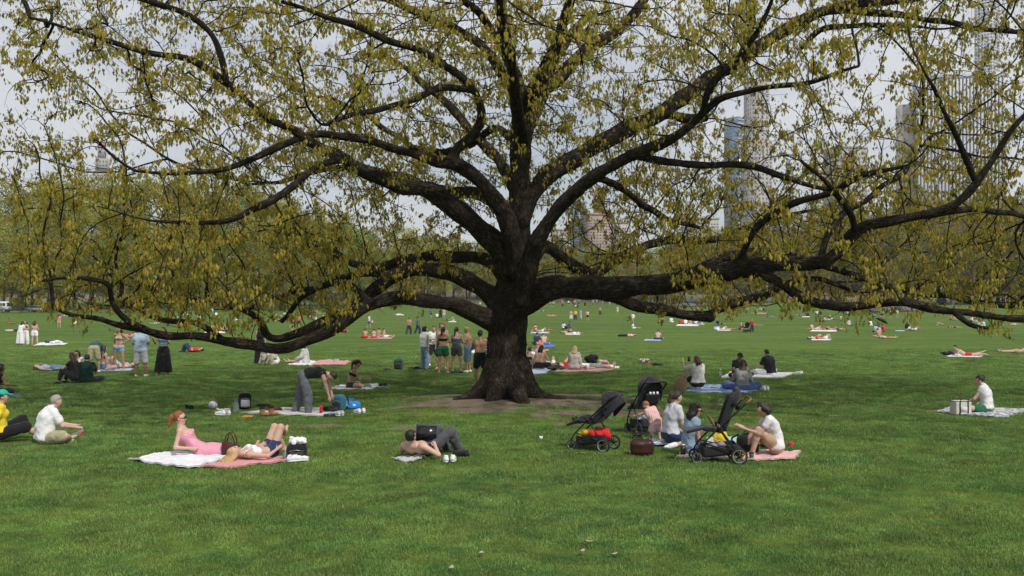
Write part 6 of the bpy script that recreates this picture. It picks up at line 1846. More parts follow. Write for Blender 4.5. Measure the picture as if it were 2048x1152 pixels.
M_CLEAR = clear('clear_plastic', (.85, .88, .9))
cup(570, 922, M_CLEAR, 'clear iced drink cup with a straw on the pink towel', straw=True, lid=M_CLEAR)
cup(1082, 880, M_RUBBERW, 'small white paper cup lying out on the lawn', .035, .07)
cup(1503, 921, mat('green_cup', (.03, .09, .07), .5, .1, 9), 'dark green tumbler beside the mustard shoes', .04, .12, lid=M_DARK)
e = tag(empty('tumbler', GP(1366, 914)), 'tall dark brown tumbler beside the woman in the denim vest', 'tumbler')
MB().lathe([(.001, 0), (.042, 0), (.045, .05), (.045, .20), (.001, .20)], 18).build('body', mat('brown_tumbler', (.035, .014, .012), .3, .15, 9), e, True)
MB().lathe([(.047, .198), (.047, .215), (.03, .225), (.001, .225)], 18).build('lid', M_ALU, e, True)
# cola bottle
e = tag(empty('soda_bottle', GP(163, 877)), 'clear soda bottle with a red label beside the grey-haired man', 'bottle')
MB().lathe([(.001, 0), (.036, 0), (.039, .02), (.039, .15), (.030, .19), (.014, .225), (.014, .235), (.001, .235)], 16).build('body', M_CLEAR, e, True)
MB().lathe([(.0405, .06), (.0405, .13)], 16).build('label_band', mat('red_label', (.55, .03, .02), .5, .1, 30), e, True)
MB().lathe([(.016, .233), (.016, .255), (.001, .255)], 12).build('cap', M_DARK, e, True)
# laptop on the man's lap
p = np.array(rlap.matrix_basis @ Vector((.03, .12, 0)))
lz = blap.hip[0][2] + .15
lp_ = P(849, 885, rlap.location.y - .14)
e = tag(empty('laptop', lp_, R(-8)), 'open black laptop with a dark screen on the reclining man', 'laptop')
M_LAP = mat('laptop_shell', (.075, .077, .082), .4, .1, 9); M_SCR = mat('laptop_screen', (.008, .008, .010), .2, .05, 3, 0, 0, 0, None, .6)
MB().box((0, 0, 0), (.37, .25, .016)).build('keyboard_base', M_LAP, e)
kb = MB()
for r_ in range(5):
    for c_ in range(14): kb.box((-.155 + c_ * .0238, -.02 + r_ * .025, .011), (.021, .020, .006))
kb.build('keys', M_DARK, e)['kind'] = 'stuff'
a = R(12); rot = np.array([[1, 0, 0], [0, math.cos(a), math.sin(a)], [0, -math.sin(a), math.cos(a)]])
sc_ = MB().box((0, .13 + math.sin(a) * .135, .135), (.37, .012, .30), rot).build('lid', M_LAP, e)
MB().box((0, .13 + math.sin(a) * .137 - .0085, .137), (.345, .004, .25), rot).build('screen', M_SCR, sc_)
pair(891, 925, 10, mat('white_leather'  , (.68, .68, .69)), 'white trainer standing by the laptop man', 16)
heap(922, 914, 0, .34, .22, .15, W_('black'), 'crumpled black jacket behind the white trainers', 41)
# ---- things round the cream picnic sheet
def ball(px, py, r, label):
    rs = np.random.default_rng(3); p = GP(px, py)
    e = tag(empty('volleyball', p + np.array([0, 0, r])), label, 'ball')
    n1, n2 = 14, 22
    mb = MB(); mb.lathe([(r * math.sin(t) + 1e-4, -r * math.cos(t)) for t in np.linspace(0, math.pi, n1)], n2); mb.build('cover', mat('ball_white', (.66, .64, .66), .5, .04, 9), e, True)
    M_PU = mat('ball_purple', (.22, .12, .36), .5, .1, 9)
    for k in range(6):
        ax = nrm(rs.normal(0, 1, 3)); u = nrm(np.cross(ax, (0.3, .5, .8))); w = np.cross(ax, u)
        t = np.linspace(0, 2 * math.pi, 25)
        MB().tube(ax * r * .72 + (np.cos(t)[:, None] * u + np.sin(t)[:, None] * w) * r * .71, r * .035, 4, False).build('seam', M_PU, e, True)
ball(426, 819, .105, 'white volleyball with purple seams on the grass')
e = tag(empty('flying_disc', GP(495, 834)), 'bright orange flying disc beside the cream sheet', 'disc')
MB().lathe([(.001, .032), (.09, .03), (.125, .02), (.138, .004), (.130, .0), (.118, .016), (.001, .024)], 24).build('disc', mat('orange_plastic', (.80, .20, .02), .4, .05, 9), e, True)
MB().lathe([(.137, .0035), (.142, .006), (.137, .0085)], 24).build('rim', mat('orange_plastic', None), e, True)
backpack(490, 819, 20, W_('black'), 'black sports backpack with a pale mesh top leaning upright', .30, .2, .46, 51, cloth('meshgrey', (.30, .31, .33)), lean=-12)
heap(523, 813, 0, .50, .24, .10, W_('black'), 'flat black jacket behind the sports backpack', 52)
heap(380, 820, 0, .22, .2, .15, W_('black'), 'black bundle of clothes with a white band at the end of the gear', 53)
heap(447, 822, 10, .42, .24, .10, W_('lightgrey'), 'pale grey clothes heaped by the volleyball', 54)
e = tag(empty('water_jug', GP(472, 822)), 'clear plastic water jug among the gear', 'jug')
MB().lathe([(.001, 0), (.065, 0), (.07, .02), (.07, .15), (.035, .2), (.022, .22), (.022, .24), (.001, .24)], 16).build('body', M_CLEAR, e, True)
MB().lathe([(.026, .238), (.026, .262), (.001, .262)], 12).build('cap', mat('bluecap', (.1, .2, .5), .5, .05, 5), e, True)
pair(440, 832, 70, mat('white_leather', None), 'white trainer dropped in front of the grey clothes', 12)
e = tag(empty('lunch_box', GP(535, 833), R(8)), 'brown leather boots with dark tops standing on the cream sheet', 'boots')
for s in (-1, 1):
    f = Field((-.14, -.1, 0), (.2, .1, .24), .012); f.cone((0, 0, .06), (0, 0, .17), .055, .06, .02).cone((0, 0, .045), (.13, 0, .04), .05, .04, .03).plane((0, 0, 0), (0, 0, -1)).plane((0, 0, .19), (0, 0, 1))
    b_ = f.build('boot', mat('tan_leather', (.28, .15, .06), .55, .15, 14), e, (s * .09 - .02, s * .05, .02))
    MB().lathe([(.063, .16), (.068, .165), (.068, .20), (.05, .205)], 14).build('cuff', W_('black'), b_, True)
e.name = 'boots'
e = tag(empty('baseball_cap', GP(556, 824), R(-60)), 'maroon and white cap lying on the cream sheet', 'cap')
f = Field((-.13, -.13, -.01), (.13, .13, .13), .012); f.ell((0, 0, .02), I3, (.1, .11, .10), .01).plane((0, 0, .01), (0, 0, -1)); f.build('crown', cloth('maroon_cap', (.10, .015, .025)), e)
f = Field((-.1, .05, -.01), (.1, .24, .05), .010); f.ell((0, .13, .018), I3, (.085, .10, .014), .0); f.build('brim', W_('white'), e)
heap(540, 823, 0, .45, .3, .13, W_('maroon'), 'maroon jumper heaped behind the boots', 56)
backpack(678, 822, -25, cloth('petrol_pack', (.03, .13, .17)), 'teal backpack standing open beside the bending man', .30, .22, .46, 57)
heap(663, 826, 0, .45, .28, .22, W_('black'), 'black holdall the bending man reaches into', 58, 'bag', 'holdall')
e = tag(empty('shopping_bag', GP(702, 818), R(15)), 'bright blue plastic carrier bag with pale round marks', 'bag')
bag_mesh(.44, .26, .22, 59).build('body', cloth('blue_plastic', (.02, .22, .72)), e)
for s in (-1, 1): MB().tube([(-.08, s * .05, .17), (-.05, s * .06, .25), (.05, s * .06, .25), (.08, s * .05, .17)], .008, 5).build('handle', cloth('blue_plastic', None), e, True)
for i, (a_, b2) in enumerate(((-.1, .09), (.06, .10))):
    MB().lathe([(.001, 0), (.035, 0), (.035, .006), (.001, .006)], 14, (0, 0, 0), 'y').build('printed_mark', W_('white'), e, False, (a_, -.142, b2))
e = tag(empty('water_bottle', GP(642, 829)), 'red metal water bottle standing on the sheet', 'bottle')
MB().lathe([(.001, 0), (.036, 0), (.036, .2), (.02, .225), (.001, .225)], 14).build('body', mat('red_metal', (.5, .02, .02), .35, .05, 6), e, True); MB().lathe([(.022, .223), (.022, .25), (.001, .25)], 12).build('cap', M_DARK, e, True)
e = tag(empty('steel_flask', GP(660, 834), R(-60)), 'dark blue flask lying on its side', 'flask')
MB().lathe([(.001, -.14), (.038, -.14), (.038, .08), (.024, .10), (.024, .14), (.001, .14)], 14, (0, 0, .04), 'y').build('body', mat('blue_metal', (.02, .04, .09), .3, .05, 6), e, True); MB().lathe([(.027, .138), (.027, .165), (.001, .165)], 12, (0, 0, .04), 'y').build('cap', M_ALU, e, True)
pair(672, 833, 50, cloth('striped_shoe', (.45, .46, .48)), 'grey striped trainer beside the blue flask', 9)
pair(714, 828, 40, mat('white_leather', None), 'white trainer near the blue carrier bag', 11)
pair(735, 776, 80, cloth('striped_shoe', None), 'grey trainer on the towel of the woman in the black cap', 14)
pair(757, 775, 60, W_('black'), 'black and white shoe at the end of that towel', 10)
heap(715, 777, 0, .4, .2, .10, W_('grey'), 'grey clothes beside the woman in the black cap', 61)
# ---- other scattered bags
backpack(797, 740, -10, cloth('green_pack', (.03, .07, .06)), 'dark green backpack standing on the lawn', .34, .24, .50, 62)
for q, (x, y, l_) in enumerate(((822, 738, 'black sandal beside the green backpack'), (775, 741, 'black pouch left of the standing circle'), (836, 740, 'black bag at the feet of the man in jeans'))):
    heap(x, y, 0, .36, .2, .10 + .08 * (q == 2), W_('black'), l_, 63 + q, 'bag', 'pouch')
heap(549, 729, 0, .36, .3, .48, W_('white'), 'white plastic bag by the crouching person', 66, 'bag', 'plastic_bag')
heap(668, 725, 0, .8, .4, .22, cloth('pinkgrey', (.45, .35, .36)), 'pinkish grey clothes on the pink towel', 67)
heap(1183, 727, 0, .55, .4, .50, W_('black'), 'tall black rucksack behind the stretched-out man', 68, 'bag', 'rucksack')
heap(1203, 732, 0, .7, .4, .32, checked('red_stripe', (.55, .05, .06), (.72, .66, .64), 9), 'red and white striped bag by the black rucksack', 69, 'bag', 'beach_bag')
heap(1112, 741, 0, .9, .5, .26, W_('charcoal'), 'charcoal clothes piled by the raised knees', 70)
heap(1232, 738, 0, .34, .2, .18, W_('white'), 'white shoes beyond the feet of the stretched-out man', 71, 'shoe', 'shoe_heap')
heap(1286, 727, 0, .55, .35, .30, checked('brown_spots', (.12, .09, .08), (.55, .5, .46), 12, 'spot'), 'patterned pale bundle alone on the lawn', 72)
heap(1314, 732, 0, .68, .28, .16, W_('black'), 'long black bag beside the patterned bundle', 73, 'bag', 'duffel_bag')
heap(1300, 732, 0, .20, .18, .10, W_('red'), 'small red pouch between the bundle and the black bag', 74, 'bag', 'pouch')
heap(1896, 710, 0, .9, .3, .26, W_('black'), 'black bag in front of the man in red shorts', 75, 'bag', 'bag')
heap(100, 687, 0, .9, .5, .26, W_('navy'), 'navy clothes on the white blanket', 76); heap(114, 688, 0, 1.1, .5, .3, W_('white'), 'white clothes on the white blanket', 77)
heap(1446, 779, 0, .5, .3, .14, W_('white'), 'white paper and food on the blue blanket', 78, 'paper', 'wrappers')
heap(1427, 777, 0, .2, .16, .1, W_('cream'), 'small food tub on the blue blanket', 79, 'tub', 'food_tub')
pair(1525, 782, 20, mat('white_leather', None), 'white trainer at the end of the blue blanket', 8); pair(1594, 750, 70, mat('white_leather', None), 'white trainer at the end of the white sheet', 4)
heap(1508, 751, 30, .6, .3, .28, W_('grey'), 'grey rucksack between the two men', 80, 'bag', 'rucksack')
e = tag(empty('spray_bottle', GP(1441, 752)), 'clear water bottle at the edge of the white sheet', 'bottle')
MB().lathe([(.001, 0), (.036, 0), (.036, .16), (.015, .2), (.015, .23), (.001, .23)], 12).build('body', M_CLEAR, e, True); MB().lathe([(.017, .228), (.017, .25), (.001, .25)], 10).build('cap', W_('white'), e, True)
e.name = 'water_bottle'
for i, (x, y) in enumerate(((1164, 1112), (1179, 1092), (1228, 1118), (962, 1116), (903, 1146), (1165, 912))):
    p = GP(x, y); rs = np.random.default_rng(i)
    a = np.linspace(-1, 1, 7); L = .045 + .015 * rs.random()
    v = [(t * L, s * .024 * math.sqrt(max(0, 1 - t * t * .96)), .012 + .014 * (t * t) + .010 * s * s + .004 * rs.random()) for t in a for s in (-1, -.5, .5, 1)]
    v2 = [(x_, y_, z_ - .002) for x_, y_, z_ in v]
    q = [(k * 4 + j, k * 4 + j + 1, k * 4 + j + 5, k * 4 + j + 4) for k in range(6) for j in range(3)]
    o = obj('fallen_leaf', mesh_np('fallen_leaf', v + v2, np.array(q + [tuple(28 + w for w in f[::-1]) for f in q]), mat('dry_leaf', (.36, .31, .21), .8, .15, 40)), None, p + np.array([0, 0, .03]), rs.random() * 6.28)
    tag(o, 'curled dry pale leaf lying on the grass', 'leaf', 'dry leaves on the lawn')
# mustard shoes, pack and small things by the right-hand stroller
backpack(1493, 908, 40, W_('black'), 'black nappy bag with a bottle in its side pocket', .36, .24, .40, 81)
e = tag(empty('baby_bottle', GP(1502, 899) + np.array([0, 0, .18])), 'pale blue flask in the nappy bag', 'bottle')
MB().lathe([(.001, 0), (.03, 0), (.03, .13), (.018, .15), (.001, .15)], 12).build('body', mat('aqua', (.25, .5, .55), .4, .05, 5), e, True); MB().lathe([(.02, .148), (.02, .17), (.001, .17)], 10).build('cap', W_('white'), e, True)
e = tag(empty('changing_bag', GP(1284, 911), R(-6)), 'dark brown leather bag standing on the grass', 'bag')
M_BRL = mat('brown_leather', (.045, .016, .013), .45, .25, 9, .01)
bag_mesh(.40, .24, .33, 83).build('body', M_BRL, e)
for s in (-1, 1): MB().tube([(-.15, s * .09, .29), (-.16, s * .1, .35), (.0, s * .11, .375), (.16, s * .1, .35), (.15, s * .09, .29)], .010, 5).build('handle', M_DARK, e, True)
heap(1267, 907, 0, .1, .1, .13, W_('white'), 'white muslin cloth behind the brown bag', 84, 'cloth', 'muslin')
heap(1582, 893, 0, .14, .1, .1, W_('red'), 'small red toy behind the woman hugging her knees', 85, 'toy', 'toy')
# paper bag and cool bag
e = tag(empty('paper_bag', GP(1361, 783), R(12)), 'brown paper carrier bag standing by the blue blanket', 'bag')
M_KRAFT = mat('kraft_paper', (.36, .235, .13), .9, .08, 12)
MB().prism([(-.15, 0), (.15, 0), (.155, .2), (.15, .37), (.11, .385), (.05, .37), (-.02, .388), (-.09, .372), (-.15, .385), (-.145, .2)], 'y', -.08, .08).build('body', M_KRAFT, e)
for s in (-1, 1): MB().tube([(-.05, s * .085, .34), (-.045, s * .088, .43), (.045, s * .088, .43), (.05, s * .085, .34)], .006, 5).build('handle', M_KRAFT, e, True)
MB().prism([(-.149, .0), (-.09, .14), (-.149, .33)], 'y', -.0835, -.081).build('side_fold', M_KRAFT, e)
e = tag(empty('cool_bag', GP(1921, 829), R(10)), 'cream cool bag with black straps on the patterned blanket', 'bag')
f = Field((-.24, -.16, 0), (.24, .16, .36), .016); f.rbox((0, 0, .16), I3, (.20, .13, .16), .03, .01); f.build('body', cloth('cream_canvas', (.58, .56, .50)), e)
for s in (-.10, .10): MB().prism([(s - .014, .01), (s + .014, .01), (s + .014, .30), (s - .014, .30)], 'y', -.142, -.129).build('strap', M_DARK, e)
MB().tube([(-.10, -.137, .27), (-.09, -.15, .36), (0, -.15, .40), (.09, -.15, .36), (.10, -.137, .27)], .009, 5).build('handle', M_DARK, e, True)
MB().tube([(-.10, .137, .27), (-.09, .15, .38), (0, .15, .44), (.09, .15, .38), (.10, .137, .27)], .009, 5).build('handle', M_DARK, e, True)
MB().tube([(-.195, -.125, .31), (.195, -.125, .31), (.195, .125, .31), (-.195, .125, .31), (-.195, -.125, .31)], .009, 5).build('lid_trim', M_DARK, e, True)
MB().box((0, -.135, .13), (.16, .012, .11)).build('pocket', cloth('cream_canvas', None), e)
e = tag(empty('phone', GP(1390, 779) + np.array([-.10, .42, .86]), R(10)), 'dark phone held up by the woman in the off-white blouse', 'phone')
MB().box((0, 0, 0), (.075, .010, .15)).build('case', M_DARK, e); MB().box((0, -.0065, 0), (.068, .002, .14)).build('screen', M_SCR, e)

# ================================================================== STROLLERS
M_FRAME = mat('black_tube', (.014, .014, .015), .42, .15, 9); M_FAB = mat('stroller_fabric', (.018, .018, .021), .85, .2, 14, .008, 0, .2)
M_TANL = mat('tan_grip', (.22, .11, .045), .55, .15, 20); M_MESHB = mat('basket_mesh', (.022, .022, .024), .8, .2, 40)
def stroller(loc, yaw, label, hood='up', grip=None, flags=(), pitch=1.0):
    e = tag(empty('stroller', loc, R(yaw)), label, 'stroller')
    def wheel(x, y, r):
        t = MB().lathe([(r * .78, -.02), (r * .95, -.022), (r, -.012), (r, .012), (r * .95, .022), (r * .78, .02), (r * .78, -.02)], 26, (0, 0, 0), 'y').build('wheel', M_TYRE, e, True, (x, y, r))
        MB().lathe([(r * .70, -.016), (r * .79, -.021), (r * .79, .021), (r * .70, .016), (r * .70, -.016)], 26, (0, 0, 0), 'y').build('rim', mat('grey_rim', (.22, .22, .23), .4, .1, 5), t, True)
        MB().lathe([(.001, -.03), (r * .2, -.03), (r * .2, .03), (.001, .03)], 12, (0, 0, 0), 'y').build('hub', M_FRAME, t, True)
        for k in range(5):
            a = k * 1.2566 + .3
            MB().tube([(r * .15 * math.cos(a), 0, r * .15 * math.sin(a)), (r * .74 * math.cos(a), 0, r * .74 * math.sin(a))], .009, 5).build('spoke', M_FRAME, t, True)
    for s in (-1, 1):
        wheel(-.30, s * .265, .135); wheel(.36, s * .20, .095)
        MB().tube(catmull([(.36, s * .20, .20), (.30, s * .215, .30), (.16, s * .235, .44), (0, s * .24, .60), (-.22, s * .24, .80), (-.42, s * .24, .985)], .05), .014, 8).build('side_tube', M_FRAME, e, True)
        MB().tube([(.02, s * .235, .60), (-.14, s * .25, .38), (-.29, s * .255, .15)], .013, 8).build('rear_leg', M_FRAME, e, True)
        MB().tube([(.36, s * .20, .21), (.37, s * .20, .15), (.36, s * .17, .095)], .014, 7).build('fork', M_FRAME, e, True)
        MB().tube([(.27, s * .215, .33), (.0, s * .235, .27), (-.24, s * .25, .22)], .010, 6).build('basket_rail', M_FRAME, e, True)
        MB().lathe([(.001, -.02), (.035, -.02), (.035, .02), (.001, .02)], 14, (0, 0, 0), 'y').build('hinge', M_FRAME, e, True, (.02, s * .25, .585))
    MB().tube([(-.29, -.265, .135), (-.29, .265, .135)], .011, 7).build('axle', M_FRAME, e, True)
    MB().tube(catmull([(-.40, -.24, .97), (-.47, -.235, 1.03), (-.50, -.15, 1.05), (-.50, .15, 1.05), (-.47, .235, 1.03), (-.40, .24, .97)], .05), .018, 8).build('handlebar', grip or M_FRAME, e, True)
    f = Field((-.36, -.26, .08), (.34, .26, .38), .016)
    f.rbox((-.01, 0, .22), [nrm((1, 0, -.12)), (0, 1, 0), nrm((.12, 0, 1))], (.29, .205, .10), .05, .01)
    g = f.like(); g.rbox((-.01, 0, .27), [nrm((1, 0, -.12)), (0, 1, 0), nrm((.12, 0, 1))], (.265, .185, .12), .04, .01)
    f.a = np.maximum(f.a, -g.a); f.build('basket', M_MESHB, e)
    sd = nrm((.95, 0, .12)); bd = {'up': nrm((-.70, 0, .72)), 'back': nrm((-.46, 0, .89)), 'folded': nrm((-.30, 0, .95))}[hood]
    sp = np.array([.02, 0, .53])
    f = Field((-.7, -.24, .3), (.62, .24, 1.3), .017)
    f.rbox(sp + sd * .08, [sd, (0, 1, 0), np.cross(sd, (0, 1, 0))], (.17, .17, .035), .03, .02)
    ln = .33 if hood == 'folded' else .28
    f.rbox(sp - sd * .10 + bd * ln, [bd, (0, 1, 0), np.cross(bd, (0, 1, 0))], (ln, .175, .035), .03, .02)
    for s in (-1, 1): f.rbox(sp - sd * .06 + bd * ln + np.array([0, s * .17, 0]), [bd, (0, 1, 0), np.cross(bd, (0, 1, 0))], (ln * .8, .022, .06), .02, .03)
    f.build('seat', M_FAB, e)
    ld = nrm((.92, 0, -.22)) if hood == 'folded' else nrm((.9, 0, -.42))
    f = Field((.1, -.2, .2), (.7, .2, .65), .016); f.rbox(sp + sd * .24 + ld * .13, [ld, (0, 1, 0), np.cross(ld, (0, 1, 0))], (.14, .15, .025), .02, .01); f.build('leg_rest', M_FAB, e)
    MB().tube(catmull([(.08, -.19, .60), (.13, -.17, .72), (.16, 0, .75), (.13, .17, .72), (.08, .19, .60)], .05), .017, 8).build('bumper_bar', grip or M_FRAME, e, True) if hood == 'folded' else None
    hc = sp - sd * .10 + bd * (.36 if hood == 'up' else .34)
    if hood in ('up', 'back'):
        # curved shell of bowed fabric panels
        f = Field(hc - .45, hc + .45, .017)
        f.ell(hc, [bd, (0, 1, 0), np.cross(bd, (0, 1, 0))], (.36, .235, .33), .0)
        g = f.like(); g.ell(hc, [bd, (0, 1, 0), np.cross(bd, (0, 1, 0))], (.34, .213, .31), .0)
        f.a = np.maximum(f.a, -g.a)
        fr = -np.cross(bd, (0, 1, 0)); fr = fr if fr[0] > 0 else -fr
        f.plane(hc - .12 * fr, -fr).plane(hc + .10 * fr, nrm(fr * .50 - bd * .86)).plane(hc - .12 * bd, -bd)
        f.build('canopy', M_FAB, e)
        for k, t in enumerate((.05, .5, .95)):
            d = math.cos(t) * bd * 1.12 + math.sin(t) * fr * 1.03
            a = np.linspace(-math.pi / 2, math.pi / 2, 15)
            MB().tube(hc + (np.sin(a)[:, None] * np.array([0, .238, 0]) + np.cos(a)[:, None] * d * .318), .008, 5).build('canopy_rib', M_FRAME, e, True)
    else:
        for k in range(4):                                   # folded hood: bunched bows
            d = nrm(bd + (.10 + .16 * k) * np.array([-.5, 0, -.25])); a = np.linspace(-math.pi / 2, math.pi / 2, 15)
            c = sp - sd * .10 + bd * .46
            MB().tube(c + (np.sin(a)[:, None] * np.array([0, .20, 0]) + np.cos(a)[:, None] * d * (.26 - .02 * k)), .034, 7).build('hood_fold', M_FAB, e, True)
    if 'pocket' in flags:
        n_ = np.cross(bd, (0, 1, 0)); n_ = n_ if n_[0] < 0 else -n_
        f = Field((-.8, -.2, .5), (0, .2, 1.1), .014); f.rbox(sp - sd * .10 + bd * .30 + n_ * .13, [bd, (0, 1, 0), np.cross(bd, (0, 1, 0))], (.11, .15, .03), .02, .01); f.build('back_pocket', M_MESHB, e)
        for k in (-.08, .0, .07): MB().box(sp - sd * .10 + bd * .43 + n_ * .14 + np.array([0, k, 0]), (.02, .04, .05)).build('tissue', W_('white'), e)
    if 'cupholder' in flags:
        MB().lathe([(.001, 0), (.04, 0), (.045, .11), (.038, .11), (.034, .01), (.001, .01)], 14).build('cup_holder', M_FRAME, e, True, (-.36, -.29, .82))
    return e
sA = stroller(GP(1187, 900), 152, 'black stroller with its hood up and a red bag in the basket', 'up')
sA.scale = (.94, .94, .94)
sB = stroller(GP(1289, 868), 108, 'black stroller seen from behind with tissues in its back pocket', 'back', None, ('pocket',))
sC = stroller(GP(1436, 924), 176, 'black stroller with tan handle and folded hood by the seated mothers', 'folded', M_TANL, ('cupholder',))
def in_basket(st, off, w, dp, ht, m, label, seed, name, cat):
    o = heap(1187, 900, 0, w, dp, ht, m, label, seed, cat, name)
    o.location = st.matrix_basis @ Vector(off); o.rotation_euler = st.rotation_euler
in_basket(sA, (-.16, 0, .21), .34, .3, .26, cloth('redbag', (.62, .02, .02)), 'bright red bag in the hooded stroller basket', 91, 'carrier_bag', 'bag')
in_basket(sA, (.10, 0, .22), .32, .28, .24, cloth('yellowbag', (.72, .45, .03)), 'yellow bag in the hooded stroller basket', 92, 'carrier_bag', 'bag')
in_basket(sB, (-.12, .02, .22), .30, .26, .22, checked('stripe_aqua', (.10, .25, .34), (.62, .68, .70), 16), 'striped blue cloth in the basket the toddler reaches into', 93, 'folded_cloth', 'cloth')
in_basket(sB, (-.10, -.13, .22), .18, .14, .16, cloth('mustardbag', (.66, .36, .03)), 'mustard pouch in the basket the toddler reaches into', 94, 'pouch', 'bag')
in_basket(sC, (.02, 0, .20), .42, .3, .16, W_('grey'), 'grey blanket stuffed in the tan-handled stroller basket', 95, 'folded_blanket', 'blanket')
# sleeping child in the hooded stroller
bx_ = sA.matrix_basis @ Vector((-.04, 0, .50))
person(0, 0, 152 - 90, pose(tor=(0, -.72, .70), tor2=(0, -.62, .78), fwd=(0, .7, .7), la=((-.2, .4, -.9), (.1, .9, -.1)), ra=((.2, .4, -.9), (-.1, .9, -.1)), ll=((-.1, 1, .05), (-.05, .95, -.3), (0, .6, .8)), rl=((.1, 1, .05), (.05, .95, -.3), (0, .6, .8))),
       dict(skin='fair', wear=[('top', 'charcoal', dict(sleeve=1.6, loose=.01)), ('bottom', 'black', dict(len=1.7, loose=.01)), ('shoes', 'black')], hair=('short', 'dark')), 'small child in dark clothes lying back in the hooded stroller', h=.014, sc=.52, kid=True, at=(bx_.x, bx_.y, bx_.z), drop=0)

# ================================================================== LAWN BLADES
def tuft_points():
    pts = []
    def band(d0, d1, sp, sc):
        y = np.arange(d0, d1, sp)
        out = []
        for yy in y:
            hw = yy * .545 + 1.2
            x = np.arange(-hw, hw, sp)
            out.append(np.stack([x, np.full(len(x), yy)], 1))
        q = np.concatenate(out)
        q += RNG.uniform(-.5, .5, q.shape) * sp
        return np.concatenate([q, np.full((len(q), 1), sc)], 1)
    pts = np.concatenate([band(8.2, 15, .20, .95), band(15, 24, .25, 1.15), band(24, 40, .36, 1.45), band(40, 62, .60, 1.7)])
    d = dirt_mask(pts[:, 0], pts[:, 1])
    keep = (RNG.random(len(pts)) > np.clip(d * 1.1, 0, .88)) & (RNG.random(len(pts)) > (pts[:, 1] - 36) / 26)
    for q in KEEP_OFF:
        ins = np.ones(len(pts), bool); sg = None
        for k in range(4):
            a_, b_ = q[k], q[(k + 1) % 4]
            c_ = (b_[0] - a_[0]) * (pts[:, 1] - a_[1]) - (b_[1] - a_[1]) * (pts[:, 0] - a_[0])
            ins &= (c_ * SIGN(q) > .10 * math.hypot(b_[0] - a_[0], b_[1] - a_[1]))
        keep &= ~ins
    return pts[keep], d[keep]
def SIGN(q):
    ar = sum(q[k][0] * q[(k + 1) % 4][1] - q[(k + 1) % 4][0] * q[k][1] for k in range(4))
    return 1 if ar > 0 else -1
TP, TD = tuft_points()
tv = np.stack([TP[:, 0], TP[:, 1], G(TP[:, 0], TP[:, 1])], 1)
clump = fbm(TP[:, 0] * 1.9, TP[:, 1] * 1.9, 77, 3)
tsc = TP[:, 2] * np.clip(.25 + 1.6 * clump, .45, 1.7) * (1 - .55 * TD)
for (x_, y_, r_) in PRESSED:
    tsc = tsc * (1 - .55 * np.exp(-((TP[:, 0] - x_) ** 2 + (TP[:, 1] - y_) ** 2) / r_ ** 2))
gme = bpy.data.meshes.new('grass')
gme.vertices.add(len(tv)); gme.vertices.foreach_set('co', tv.astype(np.float32).ravel())
for nm, arr in (('sc', tsc), ('rz', RNG.random(len(tv)) * 6.283)):
    at = gme.attributes.new(nm, 'FLOAT', 'POINT'); at.data.foreach_set('value', arr.astype(np.float32))
grass = tag(obj('grass', gme), 'short green lawn grass with lighter and darker tufts', 'grass', kind='stuff')
ng = bpy.data.node_groups.new('scatter_tufts', 'GeometryNodeTree')
ng.interface.new_socket('Geometry', in_out='INPUT', socket_type='NodeSocketGeometry')
ng.interface.new_socket('Geometry', in_out='OUTPUT', socket_type='NodeSocketGeometry')
nn, nl = ng.nodes, ng.links
gi, go = nn.new('NodeGroupInput'), nn.new('NodeGroupOutput')
m2p = nn.new('GeometryNodeMeshToPoints')
ci = nn.new('GeometryNodeCollectionInfo'); ci.inputs['Collection'].default_value = tufts
ci.inputs['Separate Children'].default_value = True; ci.inputs['Reset Children'].default_value = True
iop = nn.new('GeometryNodeInstanceOnPoints'); iop.inputs['Pick Instance'].default_value = True
a1 = nn.new('GeometryNodeInputNamedAttribute'); a1.data_type = 'FLOAT'; a1.inputs['Name'].default_value = 'sc'
a2 = nn.new('GeometryNodeInputNamedAttribute'); a2.data_type = 'FLOAT'; a2.inputs['Name'].default_value = 'rz'
cx = nn.new('ShaderNodeCombineXYZ')
nl.new(a2.outputs[0], cx.inputs['Z'])
nl.new(gi.outputs[0], m2p.inputs[0]); nl.new(m2p.outputs[0], iop.inputs['Points'])
nl.new(ci.outputs[0], iop.inputs['Instance']); nl.new(cx.outputs[0], iop.inputs['Rotation'])
nl.new(a1.outputs[0], iop.inputs['Scale']); nl.new(iop.outputs[0], go.inputs[0])
gm = grass.modifiers.new('scatter', 'NODES'); gm.node_group = ng


# ================================================================== PEOPLE ACROSS THE MEADOW (shared figures, own colours)
ARCH = {}
def arch(key, ps, fem, wear, hair, h=.045):
    ARCH[key] = make_person_meshes(ps, dict(skin='fair', wear=wear, hair=hair), h, fem=fem)[0]
_sh = ('bottom', 'navy', dict(len=.6, loose=.015, name='shorts')); _tr = ('bottom', 'navy', dict(len=1.95, loose=.02, name='trousers')); _bk = ('band', 'black', dict(strap=False, name='top')); _ts = ('top', 'white', dict(sleeve=.6, loose=.02))
arch('stand', STAND, False, [_ts, _sh], ('short', 'dark'))
arch('stand_trousers', STAND, False, [_ts, _tr], ('short', 'dark'))
arch('stand_woman', STAND_FOLD, True, [_bk, ('bottom', 'navy', dict(len=.4, name='shorts'))], ('long', 'dark'))
arch('stand_dress', STAND_PHONE, True, [_ts, ('skirt', 'white', dict(len=.8, r=.15))], ('long', 'dark'))
arch('walk', WALK, False, [_ts, _sh], ('short', 'dark'))
arch('walk_trousers', WALK, False, [_ts, _tr], ('short', 'dark'))
arch('reach', STAND_ARMS_UP, False, [_ts, _sh], ('short', 'dark'))
arch('sit', CROSS, False, [_ts, _sh], ('short', 'dark'))
arch('sit_bare', CROSS, False, [_sh], ('short', 'dark'))
